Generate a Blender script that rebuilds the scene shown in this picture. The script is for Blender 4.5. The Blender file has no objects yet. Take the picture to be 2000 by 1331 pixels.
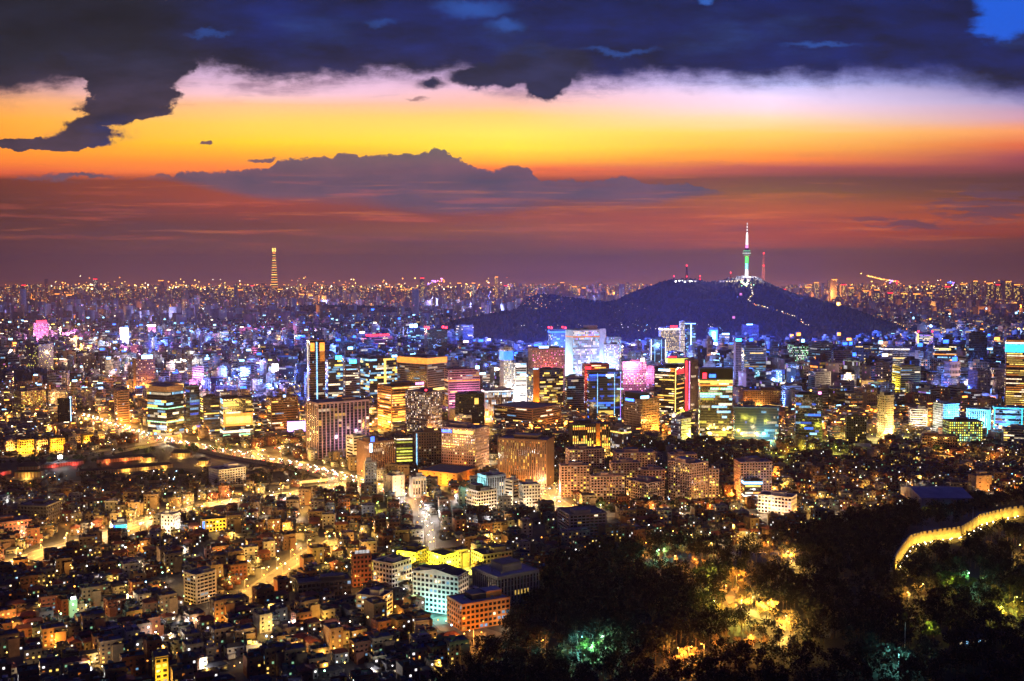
import bpy, math, random
import numpy as np
from mathutils import Vector

random.seed(11)
C = bpy.context.scene.collection
D = bpy.data
S = bpy.context.scene
PI = math.pi

# ------------------------------------------------------------------ camera
CAM_Z = 250.0
F = 2168.0                      # focal length in pixels of a 2000 px wide picture
PITCH = math.atan(136.5 / F)
cd = D.cameras.new('Camera')
cam = D.objects.new('Camera', cd)
C.objects.link(cam)
cam.location = (0, 0, CAM_Z)
cam.rotation_euler = (PI / 2 - PITCH, 0, 0)
cd.sensor_width = 36.0
cd.lens = 36.0 * F / 2000.0
cd.clip_start = 5.0
cd.clip_end = 120000.0
S.camera = cam

S.view_settings.view_transform = 'Standard'
S.view_settings.look = 'None'
S.view_settings.gamma = 1.0
S.view_settings.exposure = 0.15
cy = S.cycles
cy.max_bounces = 3
cy.diffuse_bounces = 2
cy.glossy_bounces = 1
cy.transmission_bounces = 1
cy.volume_bounces = 0
cy.transparent_max_bounces = 4
cy.sample_clamp_indirect = 1.5
cy.sample_clamp_direct = 0.0
cy.caustics_reflective = False
cy.caustics_refractive = False
cy.use_light_tree = True
cy.use_denoising = True
cy.denoiser = 'OPENIMAGEDENOISE'
cy.denoising_input_passes = 'RGB_ALBEDO_NORMAL'
cy.use_adaptive_sampling = True
cy.adaptive_threshold = 0.02


def s2l(c):
    return tuple(((x / 255.0) / 12.92 if x / 255.0 <= 0.04045 else ((x / 255.0 + 0.055) / 1.055) ** 2.4) for x in c)


def ray(x, y):
    """direction of the view ray through a point of the 2000 x 1331 photograph"""
    a, b = (x - 1000) / F, (665.5 - y) / F
    return (a, math.cos(PITCH) + b * math.sin(PITCH), -math.sin(PITCH) + b * math.cos(PITCH))


def gp(x, y, z=0.0):
    d = ray(x, y)
    t = (z - CAM_Z) / d[2]
    return Vector((d[0] * t, d[1] * t, z))


def at_dist(x, y, dist):
    """point on the ray at horizontal distance dist"""
    d = ray(x, y)
    t = dist / math.hypot(d[0], d[1])
    return Vector((d[0] * t, d[1] * t, CAM_Z + d[2] * t))


def topx(p):
    """world point -> photograph pixel"""
    X, Y, Z = p[0], p[1], p[2] - CAM_Z
    cz = Y * math.cos(PITCH) - Z * math.sin(PITCH)
    cyy = Y * math.sin(PITCH) + Z * math.cos(PITCH)
    return 1000 + F * X / cz, 665.5 - F * cyy / cz


# ------------------------------------------------------------------ world: dusk sky
W = D.worlds.new('World')
S.world = W
W.use_nodes = True
W.cycles.sampling_method = 'MANUAL'
W.cycles.sample_map_resolution = 512
nt = W.node_tree
nt.nodes.clear()


def N(kind, **kw):
    n = nt.nodes.new(kind)
    for k, v in kw.items():
        setattr(n, k, v)
    return n


def L(a, b):
    nt.links.new(a, b)


def put(sock, v):
    if hasattr(v, 'is_linked') or hasattr(v, 'links'):
        L(v, sock)
    else:
        sock.default_value = v


def M(op, a, b=None, c=None, clamp=False):
    n = N('ShaderNodeMath', operation=op)
    n.use_clamp = clamp
    put(n.inputs[0], a)
    if b is not None:
        put(n.inputs[1], b)
    if c is not None:
        put(n.inputs[2], c)
    return n.outputs[0]


def sstep(v, lo, hi):
    n = N('ShaderNodeMapRange', interpolation_type='SMOOTHSTEP')
    put(n.inputs[0], v)
    n.inputs[1].default_value = lo
    n.inputs[2].default_value = hi
    n.inputs[3].default_value = 0
    n.inputs[4].default_value = 1
    return n.outputs[0]


def mixc(f, a, b):
    n = N('ShaderNodeMix', data_type='RGBA')
    put(n.inputs[0], f)
    for s_, v in ((n.inputs[6], a), (n.inputs[7], b)):
        if isinstance(v, tuple):
            s_.default_value = (*v, 1) if len(v) == 3 else v
        else:
            L(v, s_)
    return n.outputs[2]


tc = N('ShaderNodeTexCoord')
sx = N('ShaderNodeSeparateXYZ')
L(tc.outputs['Generated'], sx.inputs[0])
gx, gy, gz = sx.outputs
yy = M('MAXIMUM', gy, 0.02)
U = M('DIVIDE', gx, yy)          # tangent of the bearing from the sunset's bearing
V = M('DIVIDE', gz, yy)          # tangent of the height above the horizon


def uv_of(x, y):
    d = ray(x, y)
    return d[0] / d[1], d[2] / d[1]


def noise(su, sv, scale_u, scale_v, seed, detail=6, rough=0.55):
    cb = N('ShaderNodeCombineXYZ')
    L(M('MULTIPLY', su, scale_u), cb.inputs[0])
    L(M('MULTIPLY', sv, scale_v), cb.inputs[1])
    cb.inputs[2].default_value = seed
    n = N('ShaderNodeTexNoise')
    n.inputs['Scale'].default_value = 1
    n.inputs['Detail'].default_value = detail
    n.inputs['Roughness'].default_value = rough
    L(cb.outputs[0], n.inputs['Vector'])
    return M('SUBTRACT', n.outputs['Fac'], 0.5)


px = 1.0 / F
streak = noise(U, V, 5, 60, 3.1, 5)            # long thin layers
warp1 = noise(U, V, 22, 30, 7.7, 6, 0.6)       # billows
warp2 = noise(U, V, 22, 30, 1.7, 6, 0.6)
fine = noise(U, V, 60, 90, 5.2, 4, 0.65)

cols = {
    0: [(0, 20, 60, 140), (100, 120, 110, 150), (165, 200, 150, 145), (195, 240, 165, 105), (235, 255, 165, 50), (280, 255, 150, 30), (310, 250, 130, 30), (337, 220, 90, 45), (352, 110, 42, 23),
        (385, 89, 37, 25), (420, 77, 35, 27), (470, 76, 41, 41), (510, 81, 45, 42), (560, 101, 55, 51)],
    500: [(0, 20, 60, 150), (100, 160, 150, 210), (150, 225, 188, 225), (182, 246, 196, 208), (205, 250, 190, 140), (240, 255, 206, 80), (280, 255, 205, 25), (305, 255, 165, 25), (330, 250, 125, 45),
          (350, 147, 60, 30), (390, 151, 58, 31), (412, 131, 50, 33), (440, 99, 46, 33), (470, 101, 59, 48), (510, 108, 62, 48), (560, 129, 73, 61)],
    1000: [(0, 20, 70, 160), (120, 170, 155, 210), (170, 228, 182, 210), (200, 246, 186, 168), (228, 253, 205, 110), (262, 252, 226, 85), (288, 253, 222, 50), (312, 255, 180, 30), (333, 250, 112, 40),
           (352, 132, 56, 40), (395, 109, 53, 43), (430, 131, 61, 38), (452, 137, 75, 38), (468, 107, 63, 47), (500, 102, 66, 48), (525, 117, 71, 56), (560, 134, 80, 67)],
    1500: [(0, 8, 60, 170), (125, 125, 120, 195), (162, 190, 190, 245), (188, 240, 216, 250), (212, 253, 216, 226), (235, 253, 216, 170), (260, 252, 202, 92), (288, 252, 175, 60), (312, 252, 132, 40),
           (328, 172, 78, 68), (348, 107, 60, 45), (372, 122, 77, 34), (398, 165, 84, 29), (430, 176, 72, 22), (462, 163, 65, 28), (484, 154, 68, 40), (489, 113, 68, 47), (530, 118, 73, 61), (560, 139, 84, 70)],
    2000: [(0, 10, 100, 230), (120, 15, 60, 150), (165, 60, 70, 140), (200, 155, 145, 190), (232, 205, 152, 170), (255, 242, 150, 90), (285, 218, 100, 60), (308, 150, 65, 75), (350, 82, 43, 39),
           (388, 88, 45, 31), (418, 151, 63, 23), (448, 146, 55, 26), (462, 127, 49, 27), (470, 101, 53, 41), (520, 104, 59, 45), (560, 126, 73, 56)],
}
vmax = uv_of(1000, -60)[1]
vmin = uv_of(1000, 575)[1]  # sky colours run on below the horizon, standing in for far haze
Vn = sstep(M('ADD', V, M('MULTIPLY', streak, 0.010)), vmin, vmax)
nm = Vn.node
nm.interpolation_type = 'LINEAR'
ramps = []
for x0 in sorted(cols):
    r = N('ShaderNodeValToRGB')
    cr = r.color_ramp
    stops = sorted(((uv_of(x0, y)[1] - vmin) / (vmax - vmin), s2l(c)) for y, *c in cols[x0])
    while len(cr.elements) < len(stops):
        cr.elements.new(0.5)
    for e, (p, c) in zip(cr.elements, stops):
        e.position = max(0, min(1, p))
    for e, (p, c) in zip(cr.elements, stops):
        e.color = (*c, 1)
    L(Vn, r.inputs[0])
    ramps.append((uv_of(x0, 300)[0], r.outputs[0]))
col = ramps[0][1]
for (ua, _), (ub, cb_) in zip(ramps, ramps[1:]):
    f = sstep(U, ua, ub)
    f.node.interpolation_type = 'LINEAR'
    col = mixc(f, col, cb_)

wu = M('ADD', U, M('MULTIPLY', warp1, 0.035))
wv = M('ADD', M('ADD', V, M('MULTIPLY', warp2, 0.028)), M('MULTIPLY', fine, 0.012))


def curve(pts, u=None):
    """height of a cloud edge as a function of the bearing, from (x, y) pairs"""
    fc = N('ShaderNodeFloatCurve')
    c = fc.mapping.curves[0]
    uu0, uu1 = uv_of(-60, 300)[0], uv_of(2060, 300)[0]
    mr = N('ShaderNodeMapRange')
    L(u if u is not None else wu, mr.inputs[0])
    mr.inputs[1].default_value = uu0
    mr.inputs[2].default_value = uu1
    P = sorted(((uv_of(x, y)[0] - uu0) / (uu1 - uu0), 2 * uv_of(x, y)[1]) for x, y in pts)
    c.points[0].location = P[0]
    c.points[1].location = P[-1]
    for p in P[1:-1]:
        c.points.new(*p)
    for p in c.points:
        p.handle_type = 'AUTO_CLAMPED'
    fc.mapping.update()
    L(mr.outputs[0], fc.inputs['Value'])
    return M('MULTIPLY', fc.outputs[0], 0.5)


def ell(cx, cy_, rx, ry, soft=0.5, u=None, v=None):
    """1 inside an ellipse of sky, 0 outside"""
    a, b = uv_of(cx, cy_)
    du = M('DIVIDE', M('SUBTRACT', u if u is not None else wu, a), rx * px)
    dv = M('DIVIDE', M('SUBTRACT', v if v is not None else wv, b), ry * px)
    r2 = M('SQRT', M('ADD', M('MULTIPLY', du, du), M('MULTIPLY', dv, dv)))
    return M('SUBTRACT', 1.0, sstep(r2, 1 - soft / 2, 1 + soft / 2))


def mx(*a):
    r = a[0]
    for b in a[1:]:
        r = M('MAXIMUM', r, b)
    return r


# middle bank of grey violet cloud with a billowed top
top = curve([(-60, 380), (240, 356), (300, 342), (350, 338), (450, 332), (530, 323), (548, 311), (650, 306), (664, 298), (690, 297), (702, 306), (716, 300), (740, 304), (820, 300), (838, 302), (846, 286),
             (862, 288), (880, 302), (920, 322), (950, 331), (1010, 326), (1040, 330), (1056, 352), (1150, 353), (1230, 347), (1262, 358), (1350, 362), (1420, 380), (1500, 400), (2060, 400)],
            M('ADD', U, M('MULTIPLY', fine, 0.012)))
bot = curve([(-60, 300), (240, 345), (300, 347), (400, 368), (500, 390), (600, 396), (700, 398), (800, 410), (950, 416), (1100, 402), (1250, 406), (1330, 392), (1420, 370), (1500, 350), (2060, 350)], U)
fin3 = noise(U, V, 90, 100, 91.0, 3, 0.5)
vtop = M('ADD', M('ADD', V, M('MULTIPLY', fine, 0.012)), M('MULTIPLY', M('ABSOLUTE', fin3), 0.012))
m_mid = M('MULTIPLY', M('SUBTRACT', 1.0, sstep(M('SUBTRACT', vtop, top), -0.0008, 0.0012)),
          sstep(M('SUBTRACT', M('ADD', V, M('MULTIPLY', streak, 0.02)), bot), -0.005, 0.008))
m_mid = mx(m_mid, ell(515, 313, 30, 5), ell(150, 346, 70, 5, 0.9), M('MULTIPLY', ell(100, 350, 60, 3, 0.9), 0.6))
midcol = mixc(M('ADD', M('MULTIPLY', noise(U, V, 14, 40, 51.0, 7, 0.6), 2.6), 0.45, clamp=True), s2l((58, 62, 86)), s2l((104, 74, 92)))
col = mixc(M('MULTIPLY', m_mid, 0.93), col, midcol)
str2 = noise(U, V, 6, 150, 71.0, 7, 0.62)
col = mixc(M('MULTIPLY', sstep(str2, 0.03, 0.2), M('MULTIPLY', M('SUBTRACT', 1.0, sstep(V, uv_of(1000, 360)[1], uv_of(1000, 320)[1])), 0.34)), col, s2l((96, 58, 66)))
col = mixc(M('MULTIPLY', sstep(M('MULTIPLY', str2, -1.0), 0.05, 0.2), M('MULTIPLY', M('MULTIPLY', M('SUBTRACT', 1.0, sstep(V, uv_of(1000, 360)[1], uv_of(1000, 330)[1])), sstep(V, uv_of(1000, 500)[1], uv_of(1000, 440)[1])), 0.4)), col, s2l((226, 120, 60)))
col = mixc(mx(ell(397, 281, 13, 3), M('MULTIPLY', ell(813, 199, 18, 4, 1.5), 0.7)), col, s2l((110, 75, 80)))

# broken streaks at right, low
vst = noise(U, V, 26, 170, 9.4, 7, 0.62)
zone = mx(ell(1930, 400, 130, 36, 1.2, U, V), ell(1760, 437, 130, 17, 1.2, U, V), ell(1960, 392, 70, 20, 0.8, U, V))
m_st = M('MULTIPLY', sstep(M('ADD', vst, M('MULTIPLY', zone, 0.16)), 0.09, 0.19), zone)
col = mixc(M('MULTIPLY', m_st, 0.85), col, s2l((88, 56, 70)))
# reddish wisps at left, low
wis = noise(U, V, 9, 120, 2.2, 7, 0.6)
m_w = M('MULTIPLY', sstep(wis, 0.02, 0.22), ell(520, 410, 560, 60, 1.4, U, V))
col = mixc(M('MULTIPLY', m_w, 0.38), col, s2l((228, 100, 70)))
wis3 = noise(U, V, 8, 130, 33.2, 7, 0.62)
col = mixc(M('MULTIPLY', M('MULTIPLY', sstep(wis3, 0.0, 0.2), ell(1550, 425, 560, 50, 1.5, U, V)), 0.45), col, s2l((226, 112, 40)))
col = mixc(M('MULTIPLY', M('MULTIPLY', sstep(M('MULTIPLY', wis3, -1.0), 0.03, 0.2), ell(1400, 400, 760, 80, 1.4, U, V)), 0.35), col, s2l((110, 56, 60)))
wis2 = noise(U, V, 7, 90, 12.2, 7, 0.6)
m_w2 = M('MULTIPLY', sstep(wis2, 0.0, 0.25), sstep(M('MULTIPLY', V, -1.0), -0.075, -0.045))
col = mixc(M('MULTIPLY', m_w2, 0.38), col, s2l((70, 50, 66)))

frn = noise(U, V, 10, 46, 61.0, 8, 0.66)
fr_m = M('MULTIPLY', sstep(frn, 0.04, 0.24), M('MULTIPLY', sstep(V, uv_of(1000, 215)[1], uv_of(1000, 165)[1]), 0.55))
col = mixc(fr_m, col, s2l((120, 92, 132)))
# dark upper deck
deck = curve([(-60, 182), (0, 178), (60, 172), (110, 156), (150, 152), (200, 150), (330, 150), (372, 128), (420, 131), (470, 142), (540, 152), (640, 148), (740, 138), (830, 140), (900, 130), (940, 142), (1000, 165),
              (1110, 163), (1180, 150), (1290, 146), (1500, 143), (1570, 150), (1630, 152), (1660, 134), (1750, 136), (1850, 142), (1920, 160), (2000, 172), (2060, 176)])
soft = sstep(U, -0.25, 0.45)
dv_ = M('ADD', M('SUBTRACT', wv, deck), M('MULTIPLY', noise(U, V, 26, 90, 95.0, 6, 0.66), 0.02))
m_top = M('ADD', M('MULTIPLY', sstep(dv_, -0.007, 0.007), M('SUBTRACT', 1.0, soft)), M('MULTIPLY', sstep(dv_, -0.018, 0.009), soft))
def vcurve(pts):
    """bearing of a cloud's side edge as a function of the height"""
    fc = N('ShaderNodeFloatCurve')
    c = fc.mapping.curves[0]
    v0, v1 = uv_of(200, 300)[1], uv_of(200, 130)[1]
    mr = N('ShaderNodeMapRange')
    L(wv, mr.inputs[0])
    mr.inputs[1].default_value = v0
    mr.inputs[2].default_value = v1
    P = sorted(((uv_of(x, y)[1] - v0) / (v1 - v0), -uv_of(x, y)[0]) for x, y in pts)
    c.points[0].location = P[0]
    c.points[1].location = P[-1]
    for p in P[1:-1]:
        c.points.new(*p)
    for p in c.points:
        p.handle_type = 'VECTOR'
    fc.mapping.update()
    L(mr.outputs[0], fc.inputs['Value'])
    return M('MULTIPLY', fc.outputs[0], -1.0)


hl = vcurve([(250, 300), (190, 296), (60, 293), (-70, 288), (-70, 276), (20, 266), (88, 260), (112, 252), (126, 240), (150, 230), (140, 216), (158, 204), (172, 190), (166, 175), (152, 155), (140, 130)])
hr = vcurve([(0, 300), (120, 295), (190, 289), (222, 280), (238, 270), (236, 256), (222, 244), (252, 236), (300, 228), (342, 220), (352, 212), (340, 200), (354, 186), (338, 172), (352, 158), (372, 140), (380, 130)])
fin2 = noise(U, V, 110, 130, 81.0, 5, 0.7)
hu = M('ADD', M('ADD', wu, M('MULTIPLY', fine, 0.034)), M('ADD', M('MULTIPLY', warp2, 0.02), M('MULTIPLY', fin2, 0.016)))
hang = M('MULTIPLY', sstep(M('SUBTRACT', hu, hl), -0.003, 0.006), M('SUBTRACT', 1.0, sstep(M('SUBTRACT', hu, hr), -0.006, 0.003)))
hang = M('MULTIPLY', hang, M('MULTIPLY', sstep(wv, uv_of(200, 299)[1], uv_of(200, 296)[1]), M('SUBTRACT', 1.0, sstep(wv, uv_of(200, 125)[1], uv_of(200, 70)[1]))))
blob = mx(ell(1070, 164, 44, 30, 0.3), ell(965, 148, 88, 24, 0.4), ell(843, 160, 28, 10, 1.5), ell(1060, 130, 90, 40, 0.4))
m_top = mx(m_top, hang, blob)
# colours of the deck: charcoal at left, ink blue at right, warmer toward its lower edge
dc = mixc(sstep(U, -0.34, -0.22), s2l((18, 20, 36)), s2l((8, 24, 84)))
dc = mixc(sstep(U, -0.1, 0.3), dc, s2l((3, 20, 80)))
low = M('SUBTRACT', 1.0, sstep(M('SUBTRACT', V, deck), -0.01, 0.03))
dc = mixc(M('MULTIPLY', low, M('SUBTRACT', 1.0, sstep(U, -0.35, 0.1))), dc, s2l((46, 38, 58)))
dc = mixc(M('MULTIPLY', blob, 0.75), dc, s2l((32, 34, 62)))
dc = mixc(M('MULTIPLY', hang, 0.8), dc, mixc(sstep(V, 0.115, 0.19), s2l((62, 46, 62)), s2l((26, 28, 52))))
dpatch = noise(U, V, 8, 24, 20.3, 7, 0.6)
dc = mixc(sstep(dpatch, 0.02, 0.22), dc, s2l((18, 38, 92)))
dc = mixc(sstep(M('MULTIPLY', dpatch, -1.0), 0.02, 0.25), dc, s2l((12, 14, 34)))
gap = mx(M('MULTIPLY', ell(930, 14, 60, 16, 1.4), 0.55), M('MULTIPLY', ell(992, 52, 30, 12, 1.4), 0.5), M('MULTIPLY', ell(1212, 100, 58, 6, 1.5), 0.4), M('MULTIPLY', ell(1600, 92, 55, 5, 1.5), 0.5),
         M('MULTIPLY', ell(412, 70, 34, 5, 1.5), 0.35), M('MULTIPLY', ell(738, 47, 26, 6, 1.5), 0.3), M('MULTIPLY', ell(1372, 2, 14, 9, 1.2), 0.9))
tex = noise(U, V, 11, 34, 41.0, 8, 0.62)
dcm = N('ShaderNodeMix', data_type='RGBA', blend_type='MULTIPLY')
dcm.inputs[0].default_value = 1.0
L(dc, dcm.inputs[6])
tv = M('ADD', 0.95, M('MULTIPLY', tex, 3.4), clamp=False)
tcb = N('ShaderNodeCombineColor')
for q_ in range(3):
    L(M('MAXIMUM', tv, 0.3), tcb.inputs[q_])
L(tcb.outputs[0], dcm.inputs[7])
dc = dcm.outputs[2]
dc = mixc(gap, dc, s2l((40, 90, 180)))
dc = mixc(ell(1978, 20, 80, 50, 0.5, M('ADD', wu, M('MULTIPLY', tex, 0.05)), M('ADD', wv, M('MULTIPLY', tex, 0.05))), dc, s2l((10, 84, 205)))
# a torn, lighter skirt of cloud below the dense part
skirt = M('MULTIPLY', sstep(M('ADD', dv_, M('MULTIPLY', frn, 0.05)), -0.022, 0.012), 0.62)
skirt = mx(skirt, M('MULTIPLY', M('MULTIPLY', sstep(M('SUBTRACT', hu, hl), -0.02, 0.01), M('SUBTRACT', 1.0, sstep(M('SUBTRACT', hu, hr), -0.01, 0.02))), M('MULTIPLY', sstep(wv, uv_of(200, 312)[1], uv_of(200, 290)[1]), M('MULTIPLY', sstep(frn, -0.05, 0.2), 0.6))))
col = mixc(skirt, col, mixc(sstep(U, -0.25, 0.3), s2l((104, 72, 88)), s2l((74, 76, 150))))
col = mixc(m_top, col, dc)

# the rest of the dome: dim violet blue dusk behind and overhead, plus the last of the daylight
front = sstep(gy, 0.25, 0.6)
ovh = mixc(sstep(gz, 0.0, 0.7), (0.024, 0.022, 0.07), (0.005, 0.013, 0.12))
col = mixc(front, ovh, col)
high = sstep(V, 0.30, 0.5)
col = mixc(M('MULTIPLY', high, front), col, (0.006, 0.016, 0.13))
col = mixc(sstep(M('MULTIPLY', gz, -1.0), 0.03, 0.09), col, (0.03, 0.022, 0.03))
bg = N('ShaderNodeBackground')
L(col, bg.inputs[0])
bg.inputs[1].default_value = 1.06
sky = N('ShaderNodeTexSky', sky_type='NISHITA')
sky.sun_disc = False
sky.sun_elevation = math.radians(-3)
sky.sun_rotation = math.radians(0)
bg2 = N('ShaderNodeBackground')
L(sky.outputs[0], bg2.inputs[0])
bg2.inputs[1].default_value = 0.05
ad = N('ShaderNodeAddShader')
L(bg.outputs[0], ad.inputs[0])
L(bg2.outputs[0], ad.inputs[1])
wo = N('ShaderNodeOutputWorld')
L(ad.outputs[0], wo.inputs[0])

sl = D.lights.new('sun', 'SUN')
sl.energy = 0.06
sl.angle = math.radians(2)
sl.color = (1.0, 0.62, 0.35)
sun = D.objects.new('sun', sl)
C.objects.link(sun)
sun.rotation_euler = (math.radians(-86), 0, 0)    # low glow from the sunset, ahead of the camera

# ------------------------------------------------------------------ materials
def new_mat(name):
    m = D.materials.new(name)
    m.use_nodes = True
    t = m.node_tree
    b = t.nodes['Principled BSDF']
    return m, t, b


MATS = {}


def paint(name, rgb, rough=0.8, vary=0.25, scale=0.15, spec=0.3, metal=0.0, objvary=0.0, bump=0.0):
    """a weathered real surface: base colour with blotches of wear"""
    if name in MATS:
        return MATS[name]
    m, t, b = new_mat(name)
    b.inputs['Roughness'].default_value = rough
    b.inputs['Specular IOR Level'].default_value = spec
    b.inputs['Metallic'].default_value = metal
    co = t.nodes.new('ShaderNodeTexCoord')
    no = t.nodes.new('ShaderNodeTexNoise')
    no.inputs['Scale'].default_value = scale
    no.inputs['Detail'].default_value = 4
    no.inputs['Roughness'].default_value = 0.65
    t.links.new(co.outputs['Object'], no.inputs['Vector'])
    ra = t.nodes.new('ShaderNodeMapRange')
    ra.inputs[1].default_value = 0.3
    ra.inputs[2].default_value = 0.7
    ra.inputs[3].default_value = 1 - vary
    ra.inputs[4].default_value = 1 + vary
    t.links.new(no.outputs['Fac'], ra.inputs[0])
    h = t.nodes.new('ShaderNodeHueSaturation')
    h.inputs['Color'].default_value = (*rgb, 1)
    if objvary:
        oi = t.nodes.new('ShaderNodeObjectInfo')
        r2 = t.nodes.new('ShaderNodeMapRange')
        r2.inputs[3].default_value = 1 - objvary
        r2.inputs[4].default_value = 1 + objvary
        t.links.new(oi.outputs['Random'], r2.inputs[0])
        mu = t.nodes.new('ShaderNodeMath')
        mu.operation = 'MULTIPLY'
        t.links.new(ra.outputs[0], mu.inputs[0])
        t.links.new(r2.outputs[0], mu.inputs[1])
        t.links.new(mu.outputs[0], h.inputs['Value'])
    else:
        t.links.new(ra.outputs[0], h.inputs['Value'])
    t.links.new(h.outputs[0], b.inputs['Base Color'])
    MATS[name] = m
    return m


def glow(name, rgb, power, vary=0.5, sample=False, scale=0.35):
    """glowing surface: a lit window, a lamp, a sign, a floodlit tower part"""
    if name in MATS:
        return MATS[name]
    m, t, b = new_mat(name)
    b.inputs['Base Color'].default_value = (0.02, 0.02, 0.02, 1)
    b.inputs['Roughness'].default_value = 0.4
    b.inputs['Emission Color'].default_value = (*rgb, 1)
    if vary:
        co = t.nodes.new('ShaderNodeTexCoord')
        no = t.nodes.new('ShaderNodeTexNoise')
        no.inputs['Scale'].default_value = scale
        no.inputs['Detail'].default_value = 2
        t.links.new(co.outputs['Object'], no.inputs['Vector'])
        ra = t.nodes.new('ShaderNodeMapRange')
        ra.inputs[1].default_value = 0.3
        ra.inputs[2].default_value = 0.7
        ra.inputs[3].default_value = power * (1 - vary)
        ra.inputs[4].default_value = power * (1 + vary)
        t.links.new(no.outputs['Fac'], ra.inputs[0])
        t.links.new(ra.outputs[0], b.inputs['Emission Strength'])
    else:
        b.inputs['Emission Strength'].default_value = power
    m.cycles.emission_sampling = 'AUTO' if sample else 'NONE'
    MATS[name] = m
    return m


HUE = {
    'W': (1.0, 0.78, 0.50), 'C': (0.28, 0.62, 1.0), 'Y': (1.0, 0.62, 0.12), 'O': (1.0, 0.30, 0.04), 'B': (0.03, 0.14, 1.0),
    'P': (1.0, 0.25, 0.75), 'G': (0.45, 1.0, 0.55), 'R': (1.0, 0.02, 0.04), 'V': (0.45, 0.22, 1.0), 'K': (1.0, 0.95, 0.95), 'T': (0.05, 0.75, 1.0), 'L': (0.85, 0.85, 0.10),
}
LEVEL = {'1': 0.16, '2': 0.55, '3': 1.7, '4': 4.5}


def E(code):
    """lit material by hue letter and level digit, e.g. Y3"""
    return glow('lit_' + code, HUE[code[0]], LEVEL[code[1]])


def SG(letter, power):
    """sign or lamp material"""
    return glow('sign_%s_%g' % (letter, power), HUE[letter], power, vary=0.25, sample=False, scale=0.2)


glass = paint('dark_glass', (0.018, 0.022, 0.035), rough=0.12, vary=0.3, spec=0.9)
bglass = paint('blue_glass', (0.015, 0.035, 0.075), rough=0.12, vary=0.3, spec=0.9)
WALLC = {
    'cream': (0.50, 0.42, 0.30), 'white': (0.62, 0.60, 0.58), 'grey': (0.24, 0.24, 0.26), 'dark': (0.05, 0.045, 0.055), 'brown': (0.20, 0.11, 0.08), 'brick': (0.26, 0.09, 0.05), 'pink': (0.42, 0.27, 0.28),
    'violet': (0.22, 0.17, 0.24), 'teal': (0.12, 0.22, 0.25), 'blue': (0.10, 0.17, 0.36), 'tan': (0.38, 0.26, 0.16), 'black': (0.02, 0.02, 0.025), 'paleblue': (0.34, 0.44, 0.60), 'yellow': (0.62, 0.50, 0.08),
    'orange': (0.50, 0.22, 0.06), 'green': (0.10, 0.20, 0.12),
}


def wallm(c):
    return paint('wall_' + c, WALLC[c], vary=0.22, scale=0.12, objvary=0.12)


def housem(c):
    return paint('house_' + c, tuple(v * .42 for v in WALLC[c]), vary=0.3, scale=0.3, objvary=0.35)


roof_grey = paint('roof_grey', (0.11, 0.11, 0.12), vary=0.35, scale=0.25, objvary=0.3)
roof_green = paint('roof_green', (0.045, 0.10, 0.06), vary=0.35, scale=0.25, objvary=0.2)
roof_red = paint('roof_red_tile', (0.16, 0.05, 0.03), vary=0.35, scale=0.5, objvary=0.2)
roof_tile = paint('roof_dark_tile', (0.035, 0.035, 0.042), vary=0.35, scale=0.5, objvary=0.2)
roof_pale = paint('roof_pale', (0.34, 0.32, 0.36), vary=0.2, scale=0.1)
steel = paint('grey_steel', (0.25, 0.25, 0.27), rough=0.5, spec=0.5)
dark_steel = paint('dark_steel', (0.05, 0.05, 0.055), rough=0.5, spec=0.5)
bark = paint('bark', (0.12, 0.075, 0.05), vary=0.4, scale=1.0)
twigs = paint('winter_twigs', (0.34, 0.24, 0.12), vary=0.3, scale=0.5, objvary=0.25)
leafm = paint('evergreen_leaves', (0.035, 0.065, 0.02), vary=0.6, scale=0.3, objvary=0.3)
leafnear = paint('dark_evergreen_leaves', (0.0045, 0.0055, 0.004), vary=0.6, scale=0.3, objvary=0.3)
asphalt = paint('asphalt', (0.06, 0.058, 0.06), vary=0.25, scale=0.05, rough=0.7)
paving = paint('pale_paving', (0.16, 0.14, 0.12), vary=0.25, scale=0.08)
linem = paint('road_paint', (0.75, 0.74, 0.70), vary=0.1)
soil = paint('park_soil', (0.018, 0.016, 0.013), vary=0.5, scale=0.02)
groundm = paint('city_ground', (0.055, 0.050, 0.050), vary=0.5, scale=0.01)
sand = paint('palace_sand', (0.09, 0.07, 0.05), vary=0.25, scale=0.03)
stone = paint('granite', (0.34, 0.30, 0.24), vary=0.3, scale=0.6)


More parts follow.
